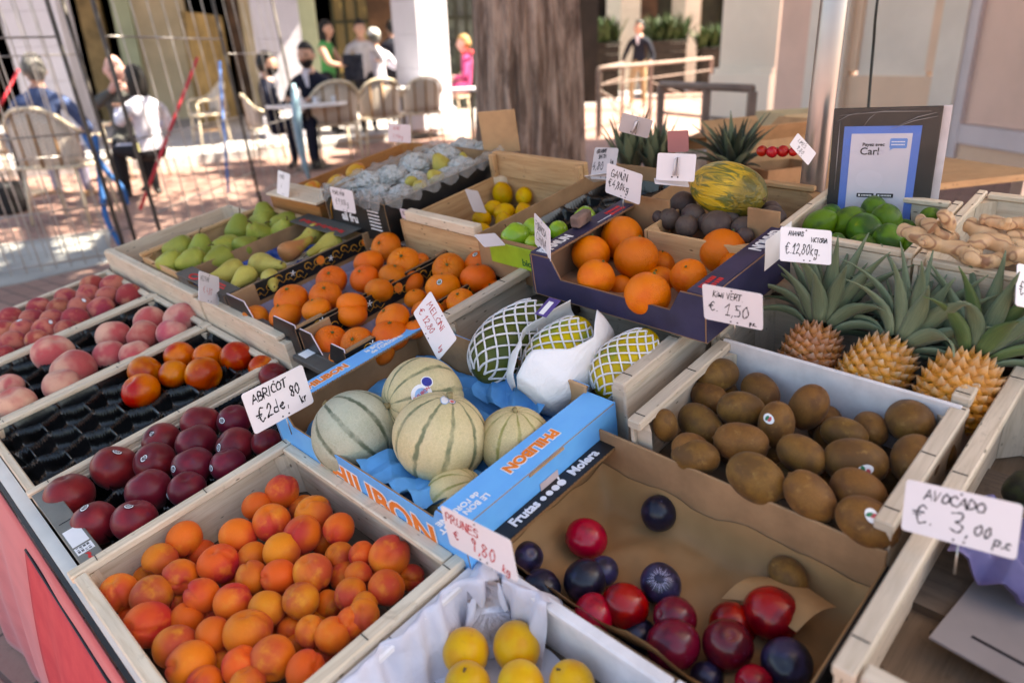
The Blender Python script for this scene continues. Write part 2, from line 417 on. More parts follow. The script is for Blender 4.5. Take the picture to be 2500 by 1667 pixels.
CR = {}
CR['peachA'] = wood_crate('wooden crate packed with small red peaches, at the far left corner of the stall', .03, .495, -2.235, -1.91, 0, .075)
CR['peachB'] = wood_crate('wooden crate holding large pale peaches in a half-empty black tray', .03, .5, -1.905, -1.6, 0, .075)
CR['nect'] = wood_crate('wooden crate with nectarines only in the far end of its black tray', .03, .5, -1.595, -1.285, 0, .075)
CR['dark'] = wood_crate('wooden crate of dark red nectarines with a grey printed end strip', .035, .5, -1.28, -1.02, -.004, .075, rails='v')
CR['apric'] = wood_crate('pale wooden crate heaped with orange apricots beside the red cloth', .014, .361, -1.012, -.572, .012, .1, m=W_PALE, rw=.017, rt=.012)
CR['riserA'] = wood_crate('low pale wooden crate under the two pear boxes', .505, .9, -2.24, -1.62, .06, .08, rails='u', group='wooden crates used as risers', rw=.02)
CR['riserB'] = wood_crate('low pale wooden crate under the clementine cartons', .505, .9, -1.61, -1.235, .06, .08, rails='u', group='wooden crates used as risers', rw=.02)
CR['pear1'] = wood_crate('wooden crate of round green pears beside the wire mesh panels', .53, .9, -1.995, -1.755, .085, .075, m=W_WARM, rails='VU')
CR['yplum'] = wood_crate('white crate of yellow plums lined with thin white paper', .03, .39, -.565, -.262, .002, .1, m=W_WHITE, rw=.014)
CR['papaya'] = wood_crate('tall wooden crate of papayas behind the blue melon carton', .672, .935, -.945, -.54, .112, .13, m=W_GREY, rw=.02, rt=.016, rails='vVU', skip='u')
CR['kiwi'] = wood_crate('wooden crate of brown kiwis with a white back board', .632, .875, -.505, -.163, .09, .1, m=W_GREY, rw=.019, rt=.014, rails='vV', skip='uU')
MB().bbox((-.003, -.165, .004), (.003, .165, .103), .001).build('end_board', W_WHITE, CR['kiwi'], T((.118, 0, 0)))
MB().bbox((-.002, -.163, .002), (.002, .163, .05), .001).build('front_board', plain('tan_hardboard', (.42, .25, .13), .6, .06, 5), CR['kiwi'], T((-.116, 0, 0)))
CR['kiwi2'] = CR['kiwi']
CR['pine'] = wood_crate('wooden crate of three small pineapples with grey green crowns', .885, 1.05, -.53, -.165, .1, .13, m=W_GREY, rw=.02, rt=.015, rails='vV', skip='u')
CR['lime'] = wood_crate('pale wooden crate of green limes below the payment board', 1.055, 1.27, -.515, -.303, .2, .12, rw=.012, m=W_PALE)
CR['ginger'] = wood_crate('pale wooden crate piled with ginger roots at the right edge', 1.04, 1.33, -.295, -.02, .2, .12, rw=.012, m=W_PALE)
CR['passion'] = wood_crate('wooden crate of purple brown passion fruit and one yellow melon', .99, 1.265, -.725, -.522, .2, .09, m=W_WARM, rails='U')
CR['lemon'] = wood_crate('open wooden crate of loose lemons below the tree trunk', .915, 1.25, -1.355, -1.07, .16, .11, m=W_PALE, inner=W_WARM, rails='u', rw=.022, rt=.024)
MB().bbox((-.008, -.15, .035), (.008, .15, .098), .002).build('end_board', W_WARM, CR['lemon'], T((.165, 0, .045)))
for sy in (-1, 1): MB().bbox((.14, sy * .14 - .008, .07), (.156, sy * .14 + .008, .14), .002).build('corner_post', W_WARM, CR['lemon'])
CR['mango'] = wood_crate('wooden crate of blushed mangoes next to the paper wrapped pears', .92, 1.44, -1.985, -1.72, .12, .08, m=wood('orange_board', (.5, .22, .07), (.4, .16, .05)), rails='u')
CR['avoc'] = wood_crate('wooden crate at the right edge holding dark avocados in blue paper', .44, 1.0, -.142, .22, .09, .14, m=W_GREY, rw=.019, rt=.015)
CR['avoc2'] = wood_crate('empty looking wooden crate behind the price card at the right edge', 1.01, 1.3, -.142, .2, .1, .13, m=W_GREY, rw=.019, rt=.015, rails='v')

# printed grey end strip with its stickers on the dark nectarine crate
q = MB().bbox((-.016, -.125, 0), (.016, .125, .003), .001); es = q.build('end_strip', SILVER, CR['dark'], T((-.235 + .014, 0, .0755)))
q = MB().box((-.012, -.075, .0031), (.012, -.025, .0036), 0); q.build('paper_label', WHITE_INK, es)
q = MB().box((-.012, -.1, .0031), (.012, -.08, .0036), 0)
q.build('code_label', WHITE_INK, es)
q = MB()
for i in range(9):
    for j in range(4):
        if nrs.rand() > .35: q.box((-.01 + j * .005, -.098 + i * .0019, .0037), (-.0065 + j * .005, -.0968 + i * .0019, .0039))
q.build('print', BLACK_INK, es)
for i, s in enumerate((.2, .5, .9)):
    MB().box((-.009, .0, .0031), (.009, .0012, .0036)).build('print', BLACK_INK, es) if i == 0 else None
text('~', .03, RED_INK, es, axes((0, -1, 0), (1, 0, 0), (.001, -.112, .0033)), .0008, 'emblem')

# cartons
CR['pear2'], a, b, d = carton('dark grey carton of long pears lying in a blue tray', .522, .9, -1.75, -1.5, .08, .07, GREYP, CARD, flaps=(), dip=.012)
q = MB().bbox((-.022, -b, 0), (.022, b, .0025), .0008).build('folded_flap', GREYP, CR['pear2'], T((-a + .02, 0, d + .001)))
MB().tube([(-.006 + .009 * math.cos(k), .05 + .02 * math.sin(k), .003) for k in np.linspace(0, 2 * PI, 20)], .0025, 5).build('emblem', RED_INK, q)
for i in range(2): MB().box((-.004 + i * .009, -.09 + i * .01, .0026), (.001 + i * .009, .015, .003)).build('print', RED_INK, q)
q = MB().bbox((-.03, -b + .002, 0), (.03, b - .002, .0025), .0008).build('folded_flap', GREYP, CR['pear2'], T((a - .03, 0, d + .012)))
for i in range(16): MB().box((-.016 + .003 * (i % 3), -.1 + i * .0125, .0026), (-.004 + .003 * (i % 2), -.091 + i * .0125, .003)).build('print', RED_INK, q)
def ornate(o, a, b, d, sides=('v', 'V')):
    "gold scrolls, small flowers and orange slices printed along the black carton sides"
    for k in sides:
        s = -1 if k == 'v' else 1; ls = MB(); fl = MB(); orr = MB()
        MB().box((-a + .006, min(s * (b - .0043), s * (b - .0052)), d - .04), (a - .006, max(s * (b - .0043), s * (b - .0052)), d + .0008)).build('printed_band', BLACKP, o)
        for face, ns in ((s * (b + .0006), s), (s * (b - .0058), -s)):
            for i in range(16):
                x = -a + .02 + i * (2 * a - .04) / 15; z = d - .018 + .006 * math.sin(i * 1.9)
                pts = [(x + .011 * math.cos(t_) * (1 - t_ / 9), face, z + .011 * math.sin(t_) * (1 - t_ / 9)) for t_ in np.linspace(0, 5, 9)]
                ls.tube(pts, .0011, 4, cap=False)
                ls.tube([(x, face, z), (x + .009, face, z - .013), (x + .02, face, z - .006)], .0009, 4, cap=False)
                if i % 4 == 1:
                    for kk in range(5):
                        an = kk * 2 * PI / 5; fl.tube([(x + .012, face, z + .004), (x + .012 + .007 * math.cos(an), face, z + .004 + .007 * math.sin(an))], .0012, 4)
                if i % 5 == 3:
                    n = 14; orr.add([Vector((x + .01 + .011 * math.cos(2 * PI * q_ / n), face + ns * .0004, z + .002 + .011 * math.sin(2 * PI * q_ / n))) for q_ in range(n)], [tuple(range(n))])
        ls.build('scroll_print', GOLD_INK, o); fl.build('flower_print', WHITE_INK, o); orr.build('orange_slice_print', ORANGE_INK, o)
CR['clem1'], a, b, d = carton('black ornate carton of clementines with white ends, next to the long pears', .522, .95, -1.49, -1.2, .092, .085, BLACKP, CARD, flaps=(), dip=.045, dipU=0.0, corner=.27, endm=CARD_IN, sidedip=.008)
ornate(CR['clem1'], a, b, d - .008)
CR['clem2'], a, b, d = carton('black ornate carton of clementines with white ends, beside the papaya crate', .522, .95, -1.192, -1.035, .09, .085, BLACKP, CARD, flaps=(), dip=.05, dipU=0.0, corner=.25, endm=CARD_IN, sidedip=.008)
ornate(CR['clem2'], a, b, d - .008)
for key in ('clem1', 'clem2'):           # dark folded rims on the white ends
    o = CR[key]; bb = (.145 if key == 'clem1' else .0785); aa = .214
    for s in (-1, 1):
        if s > 0: MB().bbox((-.003, -bb, 0), (.012, bb, .004), .001).build('folded_rim', BLACKP, o, T((s * (aa - .006), 0, .0856)) @ Rz(PI))
        else: MB().bbox((-.012, -bb * .6, 0), (.012, bb * .5, .003), .001).build('folded_rim', GREYP, o, T((-aa + .008, -bb * .1, .041)) @ Ry(.12))
        for sy in (-1, 1):
            MB().bbox((-.03, -.004, 0), (.03, .004, .06), .001).build('corner_flap', CARD, o, T((s * (aa - .035), sy * (bb - .008), .02)))
fl_ = MB().bbox((-.02, -.07, 0), (.02, .07, .012), .001).build('folded_flap', GREYP, CR['clem2'], T((-.225, -.0, .032)))
q = MB().box((-.011, .035, .0121), (.011, .062, .0126)).build('paper_label', WHITE_INK, fl_)

CR['blue'], a, b, d = carton('sky blue printed carton of striped melons in the middle of the stall', .362, .668, -1.026, -.557, .075, .085, BLUE, CARD, flaps=(('v', .05), ('V', .036)), dip=.02, dipU=-.012, corner=.1)
BL = (a, b, d)
o = CR['blue']
def outlined(s, size, o, M, xs=1.0, bold=.0012):
    text(s, size, WHITE_INK, o, M, bold * 2.0, 'lettering_outline', .0002, xs=xs); M2 = M.copy(); M2.translation = M.translation + (M.to_3x3() @ Vector((0, 0, .0005)))
    return text(s, size, ORANGE_INK, o, M2, bold * .8, 'lettering', .0002, xs=xs)
ztop = d + .0034
outlined('PHILIBON', .021, o, axes((1, 0, 0), (0, 1, 0), (-.055, b - .018, ztop)), 1.0)
text("le BON GOÛT\nde l'ORIGINE", .0125, WHITE_INK, o, axes((1, 0, 0), (0, 1, 0), (.075, b - .017, ztop)), .0003)
text("l'ORIGINE", .012, WHITE_INK, o, axes((1, 0, 0), (0, 1, 0), (-.155, b - .017, ztop)), .0003)
outlined('PHILIBON', .022, o, axes((-1, 0, 0), (0, -1, 0), (.0, -b + .026, ztop)), 1.05)
text("LE BON GOÛT\nde l'ORIGINE", .0125, WHITE_INK, o, axes((-1, 0, 0), (0, -1, 0), (-.135, -b + .02, ztop)), .0003)
outlined('PHILIBON', .056, o, axes((0, -1, 0), (0, 0, 1), (-a - .0008, -.03, .026)), 1.15, .002)
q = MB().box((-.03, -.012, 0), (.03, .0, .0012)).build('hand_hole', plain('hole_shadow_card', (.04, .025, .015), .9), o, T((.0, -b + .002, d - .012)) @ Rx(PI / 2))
q = MB()
for i in range(14): q.box((-.034 + i * .005, -.0005, 0), (-.0295 + i * .005, .003 + .0015 * (i % 3), .0035))
q.build('torn_edge', CARD_L, o, T((0, -b - .0015, d - .006)))
MB().box((-.018, -.0006, 0), (.018, 0, .012)).build('paper_label', plain('pale_pink_label', (.6, .5, .52), .6), o, T((.0, -b - .0008, d - .042)))
MB().bbox((-.028, -.0025, 0), (.028, .0025, .055), .001).build('torn_flap', CARD_L, o, T((a - .007, -b + .075, d - .04)) @ Rz(PI / 2))

CR['plum'], a, b, d = carton('brown carton of mixed plums with a black printed strip', .402, .63, -.56, -.16, .03, .1, BLACKP, plain('brown_kraft', (.30, .16, .07), .75, .12, 6, .2, 40), flaps=(('V', .03),), dip=.0, flapm=BLACKP, ends='')
MB().bbox((-.002, -.197, .002), (.002, .197, .122), .001).build('end_panel', CARD, CR['plum'], T((.112, 0, 0)))
MB().bbox((-.002, -.195, .002), (.002, .195, .045), .001).build('end_panel', CARD, CR['plum'], T((-.11, 0, 0)))
o = CR['plum']; z3 = d + .0034
text('Frutas', .02, WHITE_INK, o, axes((1, 0, 0), (0, 1, 0), (-.063, b - .015, z3)), .0007)
text('Molera', .02, WHITE_INK, o, axes((1, 0, 0), (0, 1, 0), (.058, b - .015, z3)), .0007)
for i in range(4):
    n = 16; r = .0045 + .0006 * i
    MB().poly([(r * math.cos(2 * PI * k / n), r * math.sin(2 * PI * k / n), 0) for k in range(n)]).build('dot', WHITE_INK, o, T((-.028 + i * .0125, b - .016, z3)))
MB().poly([(-.001, 0, 0), (.002, .001, 0), (.006, .008, 0), (.001, .006, 0)]).build('leaf_mark', WHITE_INK, o, T((.0115, b - .0105, z3 + .0001)))
# kraft paper lining sheet with a loose fold
P = np.zeros((40, 30, 3)); A_, B_ = a - .006, b - .006
for i in range(40):
    for j in range(30):
        x = -A_ + 2 * A_ * i / 39; y = -B_ + 2 * B_ * j / 29
        e = min(A_ - abs(x), B_ - abs(y)); P[i, j] = (x, y, .012 + .05 * max(0, 1 - e / .03) ** 2 + .004 * math.sin(x * 31 + y * 17) + .004 * math.sin(y * 40 - x * 22) + .003 * math.sin(x * 90 + 2 * math.sin(y * 60)))
kp = MB().grid(P).build('kraft_paper', plain('brown_kraft_paper', (.34, .185, .08), .6, .12, 5, .5, 14), None, o.matrix_world.copy())
tag(kp, 'brown kraft paper lining the carton of plums', 'paper')
fp = MB().grid(np.array([[(.02 + .055 * i / 5 + .01 * math.sin(j * .5), -.05 - .012 * j - .004 * i, .03 + .012 * math.sin(i * .6) + .022 * j / 8) for j in range(9)] for i in range(6)])).build('paper_fold', _M['brown_kraft_paper'], kp)

CR['gamin'], a, b, d = carton('navy blue printed carton of large oranges', .80, 1.07, -.826, -.484, .2, .074, NAVY, plain('dark_kraft', (.30, .17, .10), .8, .1, 10), flaps=(('v', .035), ('V', .035)), dip=.036, dipU=.012, corner=.12)
GA = (a, b, d); o = CR['gamin']; z3 = d + .0034
text('GAMUN', .026, WHITE_INK, o, axes((1, 0, 0), (0, 1, 0), (-.085, b - .018, z3)), .0009, xs=.8)
text('GAMUN', .028, WHITE_INK, o, axes((-1, 0, 0), (0, -1, 0), (.07, -b + .018, z3)), .0009, xs=.8)
def dashes(o, x0, y0, nx, ny, dx, dy, z, mat, sgn=1):
    q = MB()
    for i in range(nx):
        for j in range(ny):
            w_ = dx * (.45 + .4 * nrs.rand()); q.box((x0 + i * dx, y0 + j * dy, z), (x0 + i * dx + w_, y0 + j * dy + dy * .62, z + .0004))
    q.build('print', mat, o)
dashes(o, .06, b - .03, 7, 2, .006, .012, z3 - .0003, RED_INK)
dashes(o, -.115, -b + .008, 7, 2, .006, .012, z3 - .0003, RED_INK)
dashes(o, -.125, b - .03, 3, 6, .008, .004, z3 - .0003, WHITE_INK)
dashes(o, .02, b - .028, 10, 1, .004, .003, z3 - .0003, WHITE_INK)
MB().box((0, -.0008, 0), (.085, 0, .05)).build('paper_label', WHITE_INK, o, T((.03, -b - .0005, .045)))
MB().bbox((-.05, -.0025, 0), (.05, .0025, .08), .001).build('corner_flap', CARD, o, T((a - .012, b - .062, d - .06)) @ Rz(PI / 2))
MB().bbox((-.028, -.0025, 0), (.028, .0025, .08), .001).build('corner_flap', CARD, o, T((a - .012, -b + .05, d - .05)) @ Rz(PI / 2))
MB().bbox((-.022, -.010, 0), (.022, .010, .022), .003).build('torn_scrap', plain('scuffed_brown_card', (.2, .13, .11), .8, .25, 30, .5, 60), o, T((-.0, b - .006, d + .004)) @ Rz(.1))
CR['apple'], a, b, d = carton('brown carton of green apples in a black tray behind the oranges', .89, 1.35, -1.062, -.845, .16, .085, CARD, CARD, flaps=(), dip=.0)
MB().bbox((-.003, -.09, 0), (.001, .06, .045), .001).build('green_label', plain('lime_green_print', (.32, .46, .03), .5), o if False else CR['apple'], T((-a - .002, .01, .035)))
text('bio', .02, plain('dark_green_ink', (.05, .16, .03), .6), CR['apple'], axes((0, -1, 0), (0, 0, 1), (-a - .0055, -.03, .05)), .0004)
CR['wrap'], a, b, d = carton('long dark carton of pears wrapped in printed white paper', .9, 1.3, -1.645, -1.38, .17, .1, BLACKP, CARD, flaps=(), dip=.0)
dashes(CR['wrap'], -.1, -.1, 1, 1, .001, .001, .02, WHITE_INK)
o = CR['wrap']
text('ail fru', .03, WHITE_INK, o, axes((0, -1, 0), (0, 0, 1), (-a - .0008, .03, .045)), .001)
MB().tube([(-a - .001, .115, .03), (-a - .001, .108, .06), (-a - .001, .09, .085)], .002, 5).build('emblem', GOLD_INK, o)
for i in range(6): MB().box((-a - .0012, -.1, .03 + i * .009), (-a - .0004, -.055, .033 + i * .009)).build('print', WHITE_INK, o)

# trays lying in the crates
cup_tray('glossy black moulded tray under the large pale peaches', .035, .495, -1.905, -1.6, -.012, BLACK_PLASTIC, .088, .045)
cup_tray('glossy black moulded tray with mostly empty cups under the nectarines', .035, .495, -1.595, -1.285, -.012, BLACK_PLASTIC, .082, .045)
cup_tray('black moulded tray under the dark red nectarines', .07, .495, -1.28, -1.02, -.022, BLACK_PLASTIC, .082, .04)
cup_tray('black tray under the small red peaches', .035, .495, -2.235, -1.91, -.025, BLACK_PLASTIC, .07)
cup_tray('bright blue moulded tray under the long pears', .53, .89, -1.745, -1.505, .045, BLUE_PLASTIC, .075, .03)
cup_tray('black tray with the green apples', .9, 1.345, -1.055, -.85, .13, BLACK_PLASTIC, .085, .03)
LIL = plain('lilac_tray', (.26, .24, .34), .6, .06)
cup_tray('pale lilac moulded tray under the clementines next to the pears', .53, .94, -1.485, -1.205, .036, LIL, .072, .02)
cup_tray('pale lilac moulded tray under the clementines beside the papayas', .53, .94, -1.187, -1.04, .034, LIL, .072, .02)

# stall table, stepped shelf and legs under the crates
st = empty('stall_table', S @ T((0, 0, 0))); tag(st, 'stepped market table carrying all the fruit crates', 'table')
dk = wood('dark_plank', (.12, .09, .07), (.07, .05, .04))
MB().box((.012, -.3, -.115), (.52, 2.33, -.09)).build('table_top', dk, st)
MB().box((.415, -.3, -.09), (.93, .54, -.08)).build('shelf', dk, st)
MB().box((.51, 1.04, -.06), (.93, 2.33, -.03)).build('shelf', dk, st)
MB().box((.931, .54, .0), (1.56, 2.05, .018)).build('shelf', dk, st)
MB().box((1.056, -.3, .0), (1.56, .539, .018)).build('shelf', dk, st)
MB().box((.675, .545, -.07), (.925, 1.03, -.024)).build('shelf', dk, st)
MB().box((1.056, -.2, .019), (1.4, .53, .075)).build('shelf', dk, st)
MB().box((.94, .535, .019), (1.4, .83, .1)).build('shelf', dk, st)
MB().box((.655, -.2, -.079), (.93, .53, -.034)).build('shelf', dk, st)
MB().box((.88, .84, .022), (1.4, 1.7, .045)).build('shelf', dk, st)
for (u, v) in ((.05, 2.2), (.05, 1.0), (.05, -.1), (1.5, 1.95), (1.5, .9), (1.5, -.2), (.9, 2.2)):
    p = S @ Vector((u, v, -.12)); MB().box((-.02, -.02, 0), (.02, .02, p.z)).build('leg', STEEL, st, SI @ T((p.x, p.y, 0)))
MB().box((.008, -.3, -.056), (.028, 2.3, -.03)).build('edge_trim', plain('white_edge_trim', (.75, .72, .68), .5, .05), st)
MB().box((.001, -.3, -.1), (.0075, 2.3, -.04)).build('edge_band', plain('black_edge_band', (.01, .01, .012), .35), st)

# red cloth
def skirt(v0, v1, n, top, bot, off, fold):
    P = np.zeros((n, 26, 3))
    for i in range(n):
        v = v0 + (v1 - v0) * i / (n - 1)
        for j in range(26):
            s = j / 25; p = S @ Vector((off, v, top))
            out = -(Vector(_U).to_2d().normalized()) * (.015 * s + .02 * math.sin(s * 2.6) + fold * s * (math.sin(v * 14 + 1.2 * math.sin(v * 5)) + .5 * math.sin(v * 33 + 2)))
            z = p.z - (p.z - bot) * s; P[i, j] = (p.x + out.x, p.y + out.y, z)
    return P
m, t, b = new_mat('red_cloth'); v = coords(t, 'UV', (1, 1, 1), False)
t.links.new(mixc(t, rng(t, noise(t, v, 8, 3), .3, .7), (.50, .055, .06), (.60, .09, .09)), b.inputs['Base Color']); P_(b, rough=.85, sheen=.3); bump(t, b, noise(t, v, 400, 2), .15, .001)
cl = MB().grid(skirt(-.3, 2.32, 150, -.06, .012, -.001, .012)).build('red_cloth', m); tag(cl, 'red cloth hanging from the front edge of the fruit table', 'cloth'); solidify(cl, .0015)
m2, t, b = new_mat('dark_red_cloth'); v = coords(t, 'UV', (1, 1, 1), False)
t.links.new(mixc(t, rng(t, noise(t, v, 8, 3), .3, .7), (.50, .04, .055), (.58, .06, .07)), b.inputs['Base Color']); P_(b, rough=.85)
pk = skirt(.86, 1.3, 30, -.1, .12, -.008, .012); pk[:, :, :] -= np.array(_U) * .008
solidify(MB().grid(pk).build('pocket', m2, cl), .0015)
MB().tube([tuple(pk[i, 0]) for i in range(30)], .0022, 5).build('pocket_seam', BLACK_INK, cl)
# ------------------------------------------------------------------ fruit shapes (unit radius)
def g_(x, s): return np.exp(-(x / s) ** 2)
def mk_apricot(seed):
    def fn(D, th, ph):
        r = 1 + lump(D, seed, .042) - .12 * g_(ph, .13) * np.sin(th) - .2 * g_(th, .26) + .035 * g_(abs(ph) - .4, .3) * np.sin(th)
        return D * r[:, None] * np.array([1.0, .93 + .05 * (seed % 2), .96 + .04 * (seed % 3)])
    return npmesh('apricot', *sph(36, 24, fn))
def mk_peach(seed, tip=.13):
    def fn(D, th, ph):
        r = 1 + lump(D, seed, .03) - .05 * g_(ph, .14) * np.sin(th) - .2 * g_(th, .32) + tip * g_(PI - th, .28)
        return D * r[:, None] * np.array([1, .97, .94])
    return npmesh('peach', *sph(36, 24, fn))
def mk_plum(seed):
    def fn(D, th, ph):
        r = 1 + lump(D, seed, .02) - .03 * g_(ph, .12) * np.sin(th) - .09 * g_(th, .2)
        return D * r[:, None] * np.array([.96, .96, 1.04])
    return npmesh('plum', *sph(36, 24, fn))
def mk_kiwi(seed):
    def fn(D, th, ph):
        r = 1 + lump(D, seed, .03, 1.2); V = D * r[:, None] * np.array([.80, .76, 1.06])
        V[:, 2] = np.sign(V[:, 2]) * abs(V[:, 2]) ** .93
        V[:, 2] -= .07 * np.sign(D[:, 2]) * g_(np.minimum(th, PI - th), .25) - .11 * np.sign(D[:, 2]) * g_(np.minimum(th, PI - th), .09)
        return V
    return npmesh('kiwi', *sph(36, 26, fn))
def mk_orange(seed):
    def fn(D, th, ph):
        r = 1 + lump(D, seed, .018) - .06 * g_(th, .16); return D * r[:, None] * np.array([1, 1, .96])
    return npmesh('orange', *sph(40, 28, fn))
def mk_clem(seed):
    def fn(D, th, ph):
        r = 1 + lump(D, seed, .022) - (.13 + .05 * np.cos(9 * ph)) * g_(th, .36) - .08 * g_(PI - th, .35); return D * r[:, None] * np.array([1.02, 1, .83])
    return npmesh('clementine', *sph(45, 26, fn))
def mk_citrus(seed, zs, nip):
    def fn(D, th, ph):
        r = 1 + lump(D, seed, .025); V = D * r[:, None] * np.array([.88, .88, zs]); V[:, 2] += nip * g_(th, .22) - nip * .7 * g_(PI - th, .2); return V
    return npmesh('citrus', *sph(36, 26, fn))
def mk_apple(seed):
    def fn(D, th, ph):
        r = 1 + lump(D, seed, .02) - .28 * g_(th, .3) - .12 * g_(PI - th, .3) + .02 * np.cos(5 * ph) * g_(PI - th, .8); return D * r[:, None]
    return npmesh('apple', *sph(36, 24, fn))
def lathe(prof, nu, bend=0.0, seed=1, amp=.02, name='lathe'):
    "prof: (radius, z) from top to bottom, smoothed"
    pp = smooth_pts(prof, 5); th = np.linspace(0, 2 * PI, nu, endpoint=False); V = []
    for r, z in pp:
        for a in th: V.append((max(r, .002) * math.cos(a) + bend * z * z, max(r, .002) * math.sin(a), z))
    V = np.array(V); L = np.linalg.norm(V, axis=1)[:, None] + 1e-6; V = V * (1 + lump(V / L, seed, amp)[:, None]); n = len(pp); fs = []
    for i in range(n - 1):
        for k in range(nu): fs.append((i * nu + k, (i + 1) * nu + k, (i + 1) * nu + (k + 1) % nu, i * nu + (k + 1) % nu))
    fs += [tuple(range(nu)), tuple((n - 1) * nu + k for k in range(nu))[::-1]]
    return npmesh(name, V, fs)
PEAR_R = [(.02, 1.02), (.24, 1.0), (.42, .85), (.58, .58), (.78, .25), (.94, -.15), (.98, -.5), (.8, -.82), (.42, -.98), (.12, -.95), (.02, -.92)]
PEAR_L = [(.02, 1.75), (.16, 1.74), (.28, 1.5), (.34, 1.1), (.45, .65), (.62, .2), (.76, -.25), (.78, -.65), (.62, -.98), (.3, -1.12), (.08, -1.08), (.02, -1.06)]
PAPAYA = [(.02, 1.5), (.2, 1.46), (.42, 1.25), (.6, .9), (.78, .4), (.88, -.1), (.86, -.6), (.68, -1.05), (.38, -1.33), (.12, -1.43), (.02, -1.45)]

MS = {}
def variants(k, fn, n): MS[k] = [fn(3 + 5 * i) for i in range(n)]
variants('apricot', mk_apricot, 7); variants('peach', mk_peach, 4); variants('nectarine', lambda s: mk_peach(s, .04), 4); variants('darkn', lambda s: mk_peach(s + 1, .1), 4)
variants('plum', mk_plum, 3); variants('kiwi', mk_kiwi, 4); variants('orange', mk_orange, 3); variants('clem', mk_clem, 4)
variants('lemon', lambda s: mk_citrus(s, 1.05, .14), 3); variants('lime', lambda s: mk_citrus(s, 1.06, .1), 3); variants('apple', mk_apple, 2)
variants('ball', lambda s: mk_plum(s), 2)
variants('pear', lambda s: lathe(PEAR_R, 30, .05, s, .03), 3); variants('lpear', lambda s: lathe(PEAR_L, 28, .07 * (1 if s % 2 else -1), s, .025), 3)
variants('mango', lambda s: npmesh('mango', *sph(32, 22, lambda D, th, ph: D * (1 + lump(D, s, .04))[:, None] * np.array([.8, .68, 1.1]))), 2)

